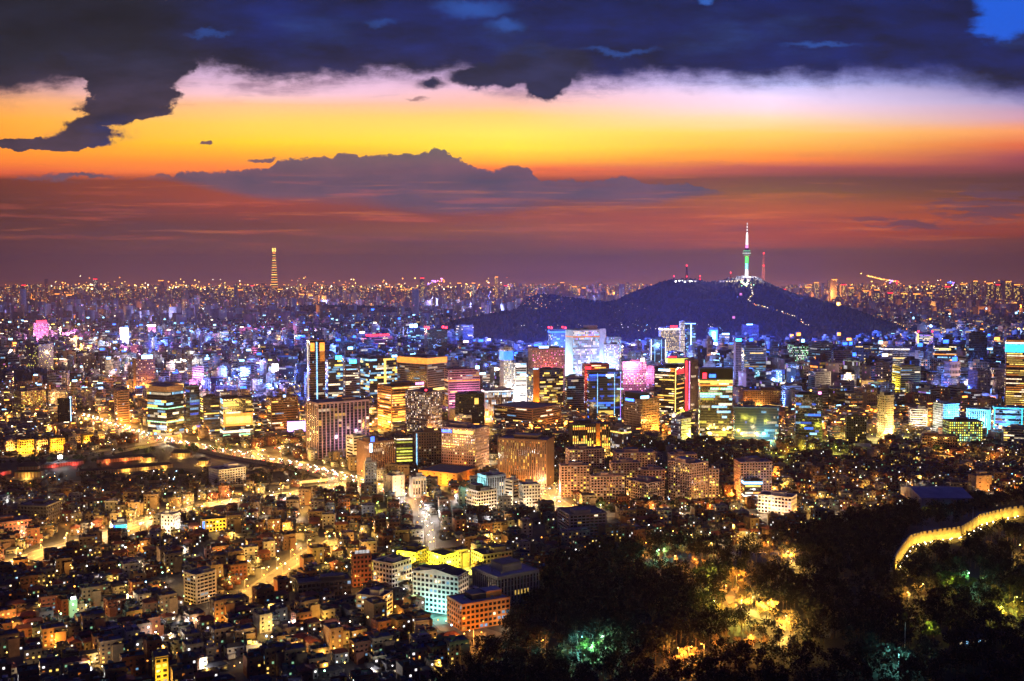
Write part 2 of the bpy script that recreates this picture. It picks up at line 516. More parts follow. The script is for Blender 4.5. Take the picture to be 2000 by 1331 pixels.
# ------------------------------------------------------------------ mesh helpers
class MB:
    """collects quads and boxes, each with its own material, and links them as ONE mesh object"""

    def __init__(self):
        self.v, self.f, self.mi, self.mats = [], [], [], []

    def slot(self, m):
        for i, q in enumerate(self.mats):
            if q is m:
                return i
        self.mats.append(m)
        return len(self.mats) - 1

    def face(self, pts, m):
        n = len(self.v)
        self.v += [tuple(p) for p in pts]
        self.f.append(tuple(range(n, n + len(pts))))
        self.mi.append(self.slot(m))

    def box(self, x0, x1, y0, y1, z0, z1, m):
        n = len(self.v)
        self.v += [(x0, y0, z0), (x1, y0, z0), (x1, y1, z0), (x0, y1, z0), (x0, y0, z1), (x1, y0, z1), (x1, y1, z1), (x0, y1, z1)]
        s = self.slot(m)
        for q in ((0, 3, 2, 1), (4, 5, 6, 7), (0, 1, 5, 4), (1, 2, 6, 5), (2, 3, 7, 6), (3, 0, 4, 7)):
            self.f.append(tuple(n + i for i in q))
            self.mi.append(s)

    def prism(self, ring, z0, z1, m, top=1.0, cap=True):
        """upright prism over a ring of (x, y), its top scaled about the ring's centre"""
        k = len(ring)
        cx = sum(p[0] for p in ring) / k
        cy_ = sum(p[1] for p in ring) / k
        n = len(self.v)
        self.v += [(p[0], p[1], z0) for p in ring] + [(cx + (p[0] - cx) * top, cy_ + (p[1] - cy_) * top, z1) for p in ring]
        s = self.slot(m)
        for i in range(k):
            j = (i + 1) % k
            self.f.append((n + i, n + j, n + k + j, n + k + i))
            self.mi.append(s)
        if cap:
            self.f.append(tuple(range(n + k, n + 2 * k)))
            self.mi.append(s)

    def cyl(self, x, y, r, z0, z1, m, k=10, top=1.0):
        self.prism([(x + r * math.cos(2 * PI * i / k), y + r * math.sin(2 * PI * i / k)) for i in range(k)], z0, z1, m, top)

    def tube(self, a, b, ra, rb, m, k=3):
        a, b = Vector(a), Vector(b)
        d = (b - a)
        if d.length < 1e-6:
            return
        d.normalize()
        u = d.orthogonal().normalized()
        w = d.cross(u)
        n = len(self.v)
        for c_, r in ((a, ra), (b, rb)):
            for i in range(k):
                t = 2 * PI * i / k
                self.v.append(tuple(c_ + (u * math.cos(t) + w * math.sin(t)) * r))
        s = self.slot(m)
        for i in range(k):
            j = (i + 1) % k
            self.f.append((n + i, n + j, n + k + j, n + k + i))
            self.mi.append(s)

    def mesh(self, name):
        me = D.meshes.new(name)
        me.from_pydata(self.v, [], self.f)
        for m in self.mats:
            me.materials.append(m)
        me.polygons.foreach_set('material_index', self.mi)
        me.update()
        return me

    def build(self, name, parent=None, loc=None):
        if not self.f:
            return None
        o = D.objects.new(name, self.mesh(name))
        C.objects.link(o)
        if parent is not None:
            o.parent = parent
        if loc is not None:
            o.location = loc
        return o


def tag(o, label=None, cat=None, group=None, kind=None):
    if label:
        o['label'] = label
    if cat:
        o['category'] = cat
    if group:
        o['group'] = group
    if kind:
        o['kind'] = kind
    return o


def thing(name, loc, rz=0.0, label=None, cat=None, group=None):
    o = D.objects.new(name, None)
    C.objects.link(o)
    o.location = loc
    o.rotation_euler = (0, 0, rz)
    o.empty_display_size = 1
    return tag(o, label, cat, group)


def copy_tree(o, parent=None):
    c = o.copy()
    C.objects.link(c)
    c.parent = parent
    for ch in KIDS.get(o.name, ()):
        copy_tree(ch, c)
    return c


KIDS = {}


def note_kids(root):
    """remember the children of a prototype so copies are quick"""
    for o in list(D.objects):
        if o.parent is not None:
            KIDS.setdefault(o.parent.name, [])
            if o not in KIDS[o.parent.name]:
                KIDS[o.parent.name].append(o)


def np_mesh(name, verts, faces, mi, mats, kind=None):
    """one big mesh from arrays (quads)"""
    me = D.meshes.new(name)
    nv, nf = len(verts), len(faces)
    me.vertices.add(nv)
    me.vertices.foreach_set('co', np.asarray(verts, np.float32).ravel())
    me.loops.add(nf * 4)
    me.loops.foreach_set('vertex_index', np.asarray(faces, np.int32).ravel())
    me.polygons.add(nf)
    me.polygons.foreach_set('loop_start', np.arange(0, nf * 4, 4, dtype=np.int32))
    for m in mats:
        me.materials.append(m)
    me.polygons.foreach_set('material_index', np.asarray(mi, np.int32))
    me.update(calc_edges=True)
    o = D.objects.new(name, me)
    C.objects.link(o)
    if kind:
        o['kind'] = kind
    return o


LIGHTS = []
_ld = {}


def point_light(p, color, kw, r=1.5, parent=None):
    """a point light; kw in kilowatts"""
    key = (color, kw, r)
    if key not in _ld:
        l = D.lights.new('point_light', 'POINT')
        l.energy = kw * 1000.0
        l.color = color
        l.shadow_soft_size = r
        _ld[key] = l
    o = D.objects.new('point_light', _ld[key])
    C.objects.link(o)
    o.location = p
    if parent is not None:
        o.parent = parent
    return o


# ------------------------------------------------------------------ occupancy map of the ground (5 m cells)
GX0, GY0, GC = -3200.0, 450.0, 5.0
OCC = np.zeros((1280, 1100), bool)


def occ_rect(cx, cy_, hx, hy, ang, margin=3.0, test=False):
    ca, sa = math.cos(ang), math.sin(ang)
    R = math.hypot(hx, hy) + margin
    i0, i1 = int((cx - R - GX0) / GC), int((cx + R - GX0) / GC) + 1
    j0, j1 = int((cy_ - R - GY0) / GC), int((cy_ + R - GY0) / GC) + 1
    if i0 < 0 or j0 < 0 or i1 >= OCC.shape[0] or j1 >= OCC.shape[1]:
        return True
    xs = GX0 + (np.arange(i0, i1) + 0.5) * GC - cx
    ys = GY0 + (np.arange(j0, j1) + 0.5) * GC - cy_
    X, Y = np.meshgrid(xs, ys, indexing='ij')
    lx, ly = X * ca + Y * sa, -X * sa + Y * ca
    m = (abs(lx) <= hx + margin) & (abs(ly) <= hy + margin)
    if test:
        return bool((OCC[i0:i1, j0:j1] & m).any())
    OCC[i0:i1, j0:j1] |= m
    return False


def occ_line(pts, w):
    for a, b in zip(pts, pts[1:]):
        n = max(2, int((b - a).length / 4))
        for i in range(n + 1):
            p = a.lerp(b, i / n)
            i0, i1 = int((p.x - w - GX0) / GC), int((p.x + w - GX0) / GC) + 1
            j0, j1 = int((p.y - w - GY0) / GC), int((p.y + w - GY0) / GC) + 1
            OCC[max(0, i0):max(0, i1), max(0, j0):max(0, j1)] = True


def in_poly(x, y, poly):
    c = False
    j = len(poly) - 1
    for i in range(len(poly)):
        xi, yi = poly[i]
        xj, yj = poly[j]
        if (yi > y) != (yj > y) and x < (xj - xi) * (y - yi) / (yj - yi) + xi:
            c = not c
        j = i
    return c


def occ_poly(pix):
    P = [gp(*p) for p in pix]
    poly = [(p.x, p.y) for p in P]
    i0, i1 = int((min(p[0] for p in poly) - GX0) / GC), int((max(p[0] for p in poly) - GX0) / GC) + 1
    j0, j1 = int((min(p[1] for p in poly) - GY0) / GC), int((max(p[1] for p in poly) - GY0) / GC) + 1
    for i in range(max(0, i0), min(OCC.shape[0], i1)):
        for j in range(max(0, j0), min(OCC.shape[1], j1)):
            if in_poly(GX0 + (i + .5) * GC, GY0 + (j + .5) * GC, poly):
                OCC[i, j] = True

# ------------------------------------------------------------------ ground and hills
def sheet(name, pts, z, m, kind='structure'):
    b = MB()
    b.face([(p[0], p[1], z) for p in pts], m)
    o = b.build(name)
    return tag(o, kind=kind)


sheet('ground', [(-40000, 200), (40000, 200), (40000, 17500), (-40000, 17500)], 0.0, groundm)

NEAR = [gp(*p) for p in ((700, 1420), (800, 1380), (870, 1335), (930, 1280), (985, 1240), (1010, 1205), (1050, 1150), (1085, 1100), (1190, 1078), (1290, 1062), (1420, 1066), (1560, 1050), (1640, 1018), (1740, 1002),
                        (1880, 985), (2000, 966), (2300, 940), (2700, 1331), (2700, 1800), (700, 1800))]
NPOLY = [(p.x, p.y) for p in NEAR]


def near_h(x, y):
    if not in_poly(x, y, NPOLY):
        return -1.0
    d = 1e9
    for (ax, ay), (bx, by) in zip(NPOLY, NPOLY[1:] + NPOLY[:1]):
        vx, vy = bx - ax, by - ay
        t = max(0, min(1, ((x - ax) * vx + (y - ay) * vy) / (vx * vx + vy * vy)))
        d = min(d, math.hypot(x - ax - t * vx, y - ay - t * vy))
    t = min(1, d / 190.0)
    return 34 * t * t * (3 - 2 * t) + 1.6 * math.sin(x / 37.0) * math.sin(y / 29.0) * t


def grid_hill(name, x0, x1, y0, y1, st, fn, m, thr=-0.5):
    nx, ny = int((x1 - x0) / st) + 1, int((y1 - y0) / st) + 1
    Z = [[fn(x0 + i * st, y0 + j * st) for j in range(ny)] for i in range(nx)]
    idx, vs, fs = {}, [], []

    def vi(i, j):
        if (i, j) not in idx:
            idx[(i, j)] = len(vs)
            vs.append((x0 + i * st, y0 + j * st, max(Z[i][j], -1.0)))
        return idx[(i, j)]
    for i in range(nx - 1):
        for j in range(ny - 1):
            if max(Z[i][j], Z[i + 1][j], Z[i][j + 1], Z[i + 1][j + 1]) > thr:
                fs.append((vi(i, j), vi(i + 1, j), vi(i + 1, j + 1), vi(i, j + 1)))
    me = D.meshes.new(name)
    me.from_pydata(vs, [], fs)
    me.materials.append(m)
    me.polygons.foreach_set('use_smooth', [True] * len(fs))
    me.update()
    o = D.objects.new(name, me)
    C.objects.link(o)
    o['kind'] = 'structure'
    return o, Z


near_hill, NZ = grid_hill('wooded_hill_near', -160, 1000, 380, 1290, 10, near_h, soil)


def near_z(x, y):
    i, j = (x + 160) / 10, (y - 380) / 10
    a, b = int(i), int(j)
    if a < 0 or b < 0 or a >= len(NZ) - 1 or b >= len(NZ[0]) - 1:
        return 0.0
    u, v = i - a, j - b
    return max(0.0, (NZ[a][b] * (1 - u) + NZ[a + 1][b] * u) * (1 - v) + (NZ[a][b + 1] * (1 - u) + NZ[a + 1][b + 1] * u) * v)


def hp(x, y):
    """where the view ray through a photograph pixel meets the near ground"""
    d = ray(x, y)
    t = 350.0
    while t < 1500:
        p = (d[0] * t, d[1] * t, CAM_Z + d[2] * t)
        if p[2] <= near_z(p[0], p[1]):
            return Vector(p)
        t += 2.0
    return gp(x, y)


SKYL = [(860, 640), (900, 627), (960, 615), (1010, 606), (1030, 585), (1050, 576), (1080, 578), (1110, 583), (1140, 586), (1180, 592), (1205, 589), (1225, 578), (1260, 565), (1290, 554), (1310, 549), (1335, 547),
        (1360, 548), (1385, 553), (1405, 551), (1425, 545), (1450, 542), (1475, 542), (1492, 550), (1510, 560), (1540, 572), (1580, 583), (1620, 593), (1660, 604), (1700, 618), (1730, 630), (1770, 648)]
RIDGE_Y = 4450.0
RX = [ray(x, y)[0] / ray(x, y)[1] * RIDGE_Y for x, y in SKYL]
RZ = [max(0, CAM_Z + ray(x, y)[2] / ray(x, y)[1] * RIDGE_Y) for x, y in SKYL]


def namsan(x, y):
    xr = x * RIDGE_Y / y
    z = float(np.interp(xr, RX, RZ, left=0, right=0))
    d = (y - RIDGE_Y) / (640.0 if y < RIDGE_Y else 500.0)
    z *= math.exp(-d * d * 1.5) if abs(d) < 1.6 else 0
    spur = 1 + 0.10 * math.sin(xr / 95.0 + y / 160.0) * min(1, abs(d) * 1.6) * (1 if y < RIDGE_Y else .5)
    return z * spur - 2.0


south_hill, _ = grid_hill('south_hill', -420, 1900, 3400, 5300, 25, namsan, paint('hill_soil_blue_glow', (0.03, 0.04, 0.08), vary=0.4, scale=0.01))  # blue city glow and haze on the hill put into the soil colour


def mound(cx, cy_, rx, ry, h):
    return lambda x, y: h * math.exp(-((x - cx) / rx) ** 2 - ((y - cy_) / ry) ** 2) - 1.0


pm = gp(60, 745)
MOUND_A = mound(pm.x - 60, pm.y + 30, 120, 110, 26)
grid_hill('wooded_mound', pm.x - 400, pm.x + 260, pm.y - 260, pm.y + 320, 15, MOUND_A, soil)
pb = gp(640, 622)
MOUND_B = mound(pb.x, pb.y + 300, 620, 260, 62)
grid_hill('river_hill', pb.x - 1500, pb.x + 1400, pb.y - 300, pb.y + 1000, 50, MOUND_B, soil)


# ------------------------------------------------------------------ roads
ROADS = {}


def road(name, pix, w, m=asphalt, z=0.02, kerb=True, lines=0):
    P = [gp(*p) for p in pix]
    Q = []
    for i in range(len(P) - 1):      # smooth the polyline a little
        p0, p1, p2, p3 = P[max(0, i - 1)], P[i], P[i + 1], P[min(len(P) - 1, i + 2)]
        for k in range(4):
            t = k / 4
            Q.append(0.5 * ((2 * p1) + (-p0 + p2) * t + (2 * p0 - 5 * p1 + 4 * p2 - p3) * t * t + (-p0 + 3 * p1 - 3 * p2 + p3) * t ** 3))
    Q.append(P[-1])
    nr = []
    for i, q in enumerate(Q):
        d = (Q[min(i + 1, len(Q) - 1)] - Q[max(i - 1, 0)])
        d.z = 0
        d.normalize()
        nr.append(Vector((-d.y, d.x, 0)))
    b = MB()
    for i in range(len(Q) - 1):
        a0, a1 = Q[i], Q[i + 1]
        n0, n1 = nr[i] * w / 2, nr[i + 1] * w / 2
        b.face([a0 + n0, a0 - n0, a1 - n1, a1 + n1], m)
    o = b.build(name)
    o.location.z = z
    tag(o, kind='structure')
    if lines:
        lb = MB()
        for j in range(lines):
            off = (j - (lines - 1) / 2) * w / (lines + 1)
            for i in range(len(Q) - 1):
                a0, a1 = Q[i] + nr[i] * off, Q[i + 1] + nr[i + 1] * off
                L_ = (a1 - a0).length
                n = max(1, int(L_ / 9))
                for k in range(n):
                    s0, s1 = a0.lerp(a1, k / n), a0.lerp(a1, (k + .5) / n)
                    t = nr[i] * 0.12
                    lb.face([s0 + t, s0 - t, s1 - t, s1 + t], linem)
        o2 = lb.build('road_markings')
        o2.location.z = z + 0.01
        tag(o2, kind='structure')
    if kerb:
        kb = MB()
        for sg in (-1, 1):
            for i in range(len(Q) - 1):
                a0, a1 = Q[i] + nr[i] * sg * w / 2, Q[i + 1] + nr[i + 1] * sg * w / 2
                c0, c1 = Q[i] + nr[i] * sg * (w / 2 + 3.0), Q[i + 1] + nr[i + 1] * sg * (w / 2 + 3.0)
                h = Vector((0, 0, 0.13))
                kb.face([a0 + h, a1 + h, c1 + h, c0 + h], paving)
                kb.face([a0, a1, a1 + h, a0 + h], paving)
        o3 = kb.build('pavement')
        o3.location.z = z
        tag(o3, kind='structure')
    occ_line(Q, w / 2 + (6 if name in ('market_street', 'slope_street') else 3))
    ROADS[name] = (Q, nr, w)
    return Q


road('boulevard', [(140, 808), (205, 826), (300, 855), (380, 872), (470, 888), (560, 905), (640, 925), (700, 943), (748, 960)], 34, lines=5)
road('cross_avenue', [(478, 888), (530, 878), (600, 868), (680, 858)], 24, z=0.03, lines=3)
road('orange_street', [(960, 900), (1010, 922), (1060, 945), (1078, 975), (1120, 1000)], 16, lines=1)
road('ring_street', [(1100, 1000), (1180, 1006), (1300, 1006), (1420, 1006), (1560, 1012), (1640, 1002)], 13, z=0.03, lines=1)
road('market_street', [(-20, 1120), (80, 1080), (150, 1060), (215, 1042), (300, 1014), (400, 988), (480, 976), (560, 966), (640, 950), (705, 944)], 14, z=0.03, lines=1)
road('slope_street', [(470, 1170), (520, 1135), (575, 1098), (612, 1075), (655, 1055)], 9, lines=0)
road('white_lane', [(770, 968), (815, 992), (836, 1030), (842, 1068), (850, 1090)], 5, z=0.025, kerb=False)
road('tower_street', [(1340, 858), (1430, 864), (1520, 858), (1620, 862), (1720, 858), (1800, 852)], 16, z=0.03, lines=1)
road('garden_lane', [(1505, 900), (1560, 888), (1610, 884), (1665, 892)], 7)
road('east_lane', [(1800, 886), (1860, 894), (1930, 900), (2010, 902)], 9)
road('mid_street', [(640, 842), (700, 836), (780, 842), (860, 852), (950, 862)], 16, z=0.025)
road('palace_lane', [(-10, 893), (100, 890), (200, 881), (300, 862)], 9, z=0.03, kerb=False)
road('hospital_lane', [(330, 1130), (420, 1190), (470, 1170)], 6, z=0.035, kerb=False)

# grounds of the palace and the campus: open earth
sheet('palace_ground', [gp(*p)[:2] for p in ((-60, 965), (-60, 897), (210, 884), (330, 862), (450, 890), (560, 912), (650, 940), (560, 950), (330, 962))], 0.012, soil)
sheet('palace_square', [gp(*p)[:2] for p in ((315, 912), (345, 890), (430, 885), (520, 905), (455, 922))], 0.03, sand)
sheet('campus_yard', [gp(*p)[:2] for p in ((838, 1210), (905, 1190), (930, 1222), (985, 1238), (950, 1250), (860, 1232))], 0.012, paving)
sheet('campus_court', [gp(*p)[:2] for p in ((840, 1125), (895, 1108), (940, 1105), (925, 1135), (885, 1150))], 0.012, paving)
occ_poly([(-60, 965), (-60, 897), (210, 884), (330, 862), (450, 890), (560, 912), (650, 940), (560, 950), (330, 962)])
occ_poly([(838, 1210), (905, 1190), (930, 1222), (1000, 1245), (950, 1262), (860, 1242)])
occ_poly([(840, 1125), (895, 1108), (940, 1105), (925, 1135), (885, 1150)])


def occ_fn(fn, x0, x1, y0, y1, thr):
    for i in range(max(0, int((x0 - GX0) / GC)), min(OCC.shape[0], int((x1 - GX0) / GC))):
        for j in range(max(0, int((y0 - GY0) / GC)), min(OCC.shape[1], int((y1 - GY0) / GC))):
            if fn(GX0 + (i + .5) * GC, GY0 + (j + .5) * GC) > thr:
                OCC[i, j] = True


occ_fn(near_h, -160, 1000, 450, 1290, -0.5)
occ_fn(namsan, -420, 1900, 3400, 5300, 2)
occ_fn(MOUND_A, pm.x - 300, pm.x + 260, pm.y - 260, pm.y + 300, 2)


# ------------------------------------------------------------------ building maker
#            frame   storey bay  mx   mz   lit   palette                               run
STY = {
    'grid':   ('grid', 3.6, 3.2, .22, .24, .25, 'Y3Y2W3W2Y1W1', 1),
    'gridhi': ('grid', 3.6, 3.0, .20, .24, .55, 'Y3Y2W3W2W3', 1),
    'gridw':  ('grid', 3.4, 2.8, .22, .22, .60, 'K3W3K2W2C2', 1),
    'gridd':  ('grid', 3.6, 3.2, .22, .24, .10, 'Y2W2Y1', 1),
    'band':   ('band', 3.8, 3.0, .02, .27, .28, 'W3Y3W2Y2C2', 4),
    'bandhi': ('band', 3.8, 3.0, .02, .27, .60, 'Y3Y3Y2O3W3', 6),
    'bandc':  ('band', 3.8, 3.0, .02, .27, .40, 'C3W3C2K2', 5),
    'bandd':  ('band', 3.8, 3.0, .02, .27, .10, 'W2C2C1', 3),
    'finbig': ('fin', 3.8, 6.0, .13, .04, .14, 'W3Y2W2Y1', 2),
    'fin':    ('fin', 3.8, 3.0, .24, .06, .14, 'W3Y2W2Y1', 3),
    'finw':   ('fin', 3.8, 2.6, .24, .04, .62, 'K3W3C3K2C2', 2),
    'finor':  ('fin', 3.8, 2.6, .30, .05, .40, 'O2O1Y2Y3O1', 1),
    'glass':  ('glass', 3.9, 2.6, .04, .08, .22, 'W3C3Y3W2C2C1', 5),
    'glasshi': ('glass', 3.9, 2.6, .04, .08, .42, 'W3C3Y3W2C2Y2', 5),
    'glassb': ('glass', 3.9, 2.6, .04, .12, .30, 'B3C3B2C2B2', 4),
    'glassy': ('glass', 3.9, 2.6, .06, .14, .45, 'Y3Y3Y2Y1W2', 3),
    'glassd': ('glass', 3.9, 2.6, .04, .08, .07, 'C2W2B2', 4),
    'apt':    ('grid', 2.9, 3.4, .20, .24, .22, 'Y3Y2W2L3Y1', 1),
    'aptd':   ('grid', 2.9, 3.4, .20, .24, .10, 'Y2W2Y1', 1),
    'aptw':   ('band', 2.9, 4.0, .10, .24, .20, 'W3Y2C2', 1),
    'school': ('grid', 3.6, 3.4, .16, .22, .06, 'W2Y2C2', 2),
    'blank':  ('grid', 4.0, 9.0, .44, .40, .10, 'W2Y2', 1),
}


ROOF_OF = {}
_wm = {}


def window_part(root, o0, du, ww, hh2, mm):
    """one window pane with real thickness, its mesh shared by all of its size"""
    key = (round(ww, 1), round(hh2, 1), mm.name)
    if key not in _wm:
        b = MB()
        b.box(0, key[0], -.04, .02, 0, key[1], mm)
        _wm[key] = b.mesh('window')
    o = D.objects.new('window', _wm[key])
    C.objects.link(o)
    o.parent = root
    o.location = o0
    if du[1] > 0.5:
        o.rotation_euler = (0, 0, PI / 2)
    elif du[0] < -0.5:
        o.rotation_euler = (0, 0, PI)
    elif du[1] < -0.5:
        o.rotation_euler = (0, 0, -PI / 2)


def facade(root, w, d, h, sty, wall, rng, rows=False, relief=True, glassmat=None, litk=1.0, roofm=None, parapet=1.1, unit=True, pal2=None, blankleft=False):
    """parts of one building in its own coordinates: corner at the origin, front along +x, left flank along +y"""
    fr, sh, bw, mx_, mz, lit, pal, run = STY[sty]
    pal = pal2 or pal
    cells = [pal[i:i + 2] for i in range(0, len(pal), 2)]
    lit *= litk
    wm = wallm(wall)
    gm = glassmat or glass
    ns = max(1, int(round(h / sh)))
    sh = h / ns
    b = MB()
    IN = 0.35 if relief else 0.0
    b.box(IN, w - IN, IN, d - IN, 0, h - 0.05, gm if fr == 'glass' else wm)
    sides = [((0, 0), (1, 0), w), ((0, 0), (0, 1), d), ((w, d), (-1, 0), w), ((w, d), (0, -1), d)]
    rowb = [MB()]
    indiv = rows
    rows = False
    wins = []
    for si, ((ox, oy), (dx, dy), Ls) in enumerate(sides):
        nxx, nyy = (dy, -dx) if si in (0, 2) else (-dy, dx)     # outward
        if si == 0:
            nxx, nyy = 0, -1
        elif si == 1:
            nxx, nyy = -1, 0
        elif si == 2:
            nxx, nyy = 0, 1
        else:
            nxx, nyy = 1, 0
        nb = max(1, int(round(Ls / bw)))
        cw = Ls / nb
        back = si >= 2
        if si == 1 and blankleft:
            continue
        off = -(IN - 0.03)
        for k in range(ns):
            z0, z1 = k * sh + sh * mz, (k + 1) * sh - sh * mz * 0.75
            rb = rowb[k] if rows else rowb[0]
            i = 0
            busy = rng.random() < 0.75
            while i < nb:
                n = max(1, int(rng.random() * run * 2)) if run > 1 else 1
                on = rng.random() < (lit * 1.25 if busy else lit * 0.25)
                m = E(rng.choice(cells)) if on else gm
                if back and not on and not relief:
                    i += n
                    continue
                if indiv and (run > 1):
                    m1 = min(nb, i + n)
                    a0, a1 = max((i + mx_) * cw, IN + .05), min((m1 - mx_) * cw, Ls - IN - .05)
                    if a1 > a0 and not (m is gm and fr == 'glass'):
                        wins.append(((ox + dx * a0 + nxx * off, oy + dy * a0 + nyy * off, z0), (dx, dy), a1 - a0, z1 - z0, m, back))
                    i += n
                    continue
                for q in range(i, min(nb, i + n)):
                    if run > 1 and on and rng.random() < 0.12:
                        mm = gm
                    else:
                        mm = m
                    if mm is gm and fr == 'glass':
                        continue
                    a0, a1 = (q + mx_) * cw, (q + 1 - mx_) * cw
                    a0, a1 = max(a0, IN + .05), min(a1, Ls - IN - .05)
                    if a1 <= a0:
                        continue
                    if indiv:
                        wins.append(((ox + dx * a0 + nxx * off, oy + dy * a0 + nyy * off, z0), (dx, dy), a1 - a0, z1 - z0, mm, back))
                        continue
                    X0, Y0 = ox + dx * a0 + nxx * off, oy + dy * a0 + nyy * off
                    X1, Y1 = ox + dx * a1 + nxx * off, oy + dy * a1 + nyy * off
                    pts = [(X0, Y0, z0), (X1, Y1, z0), (X1, Y1, z1), (X0, Y0, z1)]
                    if si in (1, 3):
                        pts.reverse()
                    rb.face(pts, mm)
                i += n
        if relief and not back:
            def bar(a0, a1, z0, z1, depth, m):
                if si == 0:
                    b.box(a0, a1, -depth, IN, z0, z1, m)
                else:
                    b.box(-depth, IN, a0, a1, z0, z1, m)
            fm = wm
            if fr in ('grid', 'band'):
                for k in range(ns + 1):
                    z = k * sh
                    t = sh * mz * 0.9
                    bar(0.04 if si == 0 else 0.38, Ls - 0.04, max(0, z - t), min(h, z + t), 0.0, fm)
            if fr in ('grid', 'fin'):
                for q in range(nb + 1):
                    t = cw * mx_ * 0.9
                    a0, a1 = max(0.0 if si == 0 else 0.42, q * cw - t), min(Ls, q * cw + t)
                    if a1 > a0:
                        bar(a0, a1, 0.05, h - 0.02, 0.10 if fr == 'grid' else 0.45, fm)
            if fr == 'fin':
                for k in (0, ns):
                    bar(0.02 if si == 0 else 0.5, Ls - .02, max(0, k * sh - sh * .4), min(h - .03, k * sh + sh * .4), 0.2, fm)
            if fr == 'band':
                for q in (0, nb):
                    a0, a1 = max(0.0 if si == 0 else 0.42, q * cw - 1.2), min(Ls, q * cw + 1.2)
                    bar(a0, a1, 0.05, h - 0.02, 0.06, fm)
            if fr == 'glass':
                for k in range(1, ns + 1):
                    bar(0.1 if si == 0 else 0.5, Ls - 0.1, k * sh - sh * mz, k * sh + (sh * mz if k < ns else 0), -0.16, dark_steel if wall in ('dark', 'black', 'blue', 'teal') else wm)
    b.build('wall', root)
    if indiv:
        wins.sort(key=lambda q: (q[4] is gm or q[4] is glass, q[5], -q[0][2]))
        rest = MB()
        for i, (o0, du, ww, hh2, mm, back) in enumerate(wins):
            if i < indiv:
                window_part(root, o0, du, ww, hh2, mm)
            else:
                X0, Y0, Z0 = o0
                pts = [(X0, Y0, Z0), (X0 + du[0] * ww, Y0 + du[1] * ww, Z0), (X0 + du[0] * ww, Y0 + du[1] * ww, Z0 + hh2), (X0, Y0, Z0 + hh2)]
                if du[1]:
                    pts.reverse()
                rest.face(pts, mm)
        ro = rest.build('windows', root)
        if ro:
            ro['kind'] = 'stuff'
    else:
        ro = rowb[0].build('windows', root)
        if ro:
            ro['kind'] = 'stuff'
    r = MB()
    rm = roofm or roof_grey
    pp = parapet if h > 5 else 0.4
    e = 0.12
    r.box(-e, w + e, -e, d + e, h - 0.02, h + 0.25, rm)
    for q in ((-e, w + e, -e, 0.25), (-e, w + e, d - 0.25, d + e)):
        r.box(q[0], q[1], q[2], q[3], h + 0.25, h + pp, wm)
    for q in ((-e, 0.25), (w - 0.25, w + e)):
        r.box(q[0], q[1], 0.25, d - 0.25, h + 0.25, h + pp - .02, wm)
    rfo = r.build('roof', root)
    ROOF_OF[root.name] = rfo
    if unit and min(w, d) > 7:
        u = MB()
        uw, ud = w * rng.uniform(.25, .5), d * rng.uniform(.3, .55)
        ux, uy = rng.uniform(.1, .9) * (w - uw), rng.uniform(.2, .8) * (d - ud)
        uh = rng.uniform(2.5, 5)
        u.box(ux, ux + uw, uy, uy + ud, h + .25, h + uh, wm)
        u.box(ux - .2, ux + uw + .2, uy - .2, uy + ud + .2, h + uh, h + uh + .3, rm)
        u.build('rooftop_unit', rfo)
        for _ in range(3 if relief else 0):
            u = MB()
            vx, vy = rng.uniform(.08, .85) * w, rng.uniform(.08, .85) * d
            u.box(vx, vx + 1.8, vy, vy + 1.4, h + .25, h + 1.7, steel)
            u.build('vent', rfo)
    return ns, sh


LAND = []          # landmarks: (x, y, short phrase)


class Hero:
    pass


def hero(short, name, cat, x0, xm, x1, yt, yb, sty, wall, label, th=32, depth=None, ex=(), rows=True, z=0.0, group=None, **kw):
    """one building placed by the photograph: x0..xm its left flank, xm..x1 its front, yt its roof line, yb its foot"""
    p = gp(xm, yb, z)
    Dh = math.hypot(p.x, p.y)
    psi = math.atan2(p.x, p.y)
    mpp = p.y / math.cos(psi) * math.cos(psi) / F * math.sqrt(1 + ((xm - 1000) / F) ** 2) * math.cos(psi)
    mpp = p.y / F
    wl, wr = (xm - x0) * mpp * math.cos(psi), (x1 - xm) * mpp * math.cos(psi)
    t = math.radians(th)
    if xm - x0 < 1.0:
        t = math.radians(4)
        w = wr / math.cos(t)
        d = depth or max(8, min(w * .7, 22))
    else:
        if x1 - xm < 1:
            wr = 12 * math.cos(t)
        w = wr / math.cos(t)
        d = wl / math.sin(t)
    pt = at_dist(xm, yt, Dh)
    h = max(3.0, pt.z - z)
    # front runs along r cos t + v sin t
    vx, vy = math.sin(psi), math.cos(psi)
    rx, ry = math.cos(psi), -math.sin(psi)
    fx, fy = rx * math.cos(t) + vx * math.sin(t), ry * math.cos(t) + vy * math.sin(t)
    ang = math.atan2(fy, fx)
    root = thing(name, p, ang, label, cat, group)
    rng = random.Random(hash((x0, yt, sty)) & 0xffff if False else (int(x0 * 7 + yt * 13)))
    near = p.y < 2350
    ns, sh = facade(root, w, d, h, sty, wall, rng, rows=(0 if not rows else 100 if p.y < 1250 else 60 if p.y < 1750 else 36 if near else 0), relief=near, **kw)
    H = Hero()
    H.root, H.w, H.d, H.h, H.p, H.ang, H.ns, H.sh = root, w, d, h, p, ang, ns, sh
    c = Vector((fx * w / 2 - fy * d / 2, fy * w / 2 + fx * d / 2, 0))
    H.c = p + c
    occ_rect(H.c.x, H.c.y, w / 2, d / 2, ang, 4.0)
    if short:
        LAND.append((H.c.x, H.c.y, short))
    for e in ex:
        extra(H, wall, *e)
    HEROES.append(H)
    return H


HEROES = []


def ns_ok(h, sty):
    return h / STY[sty][1] < 45


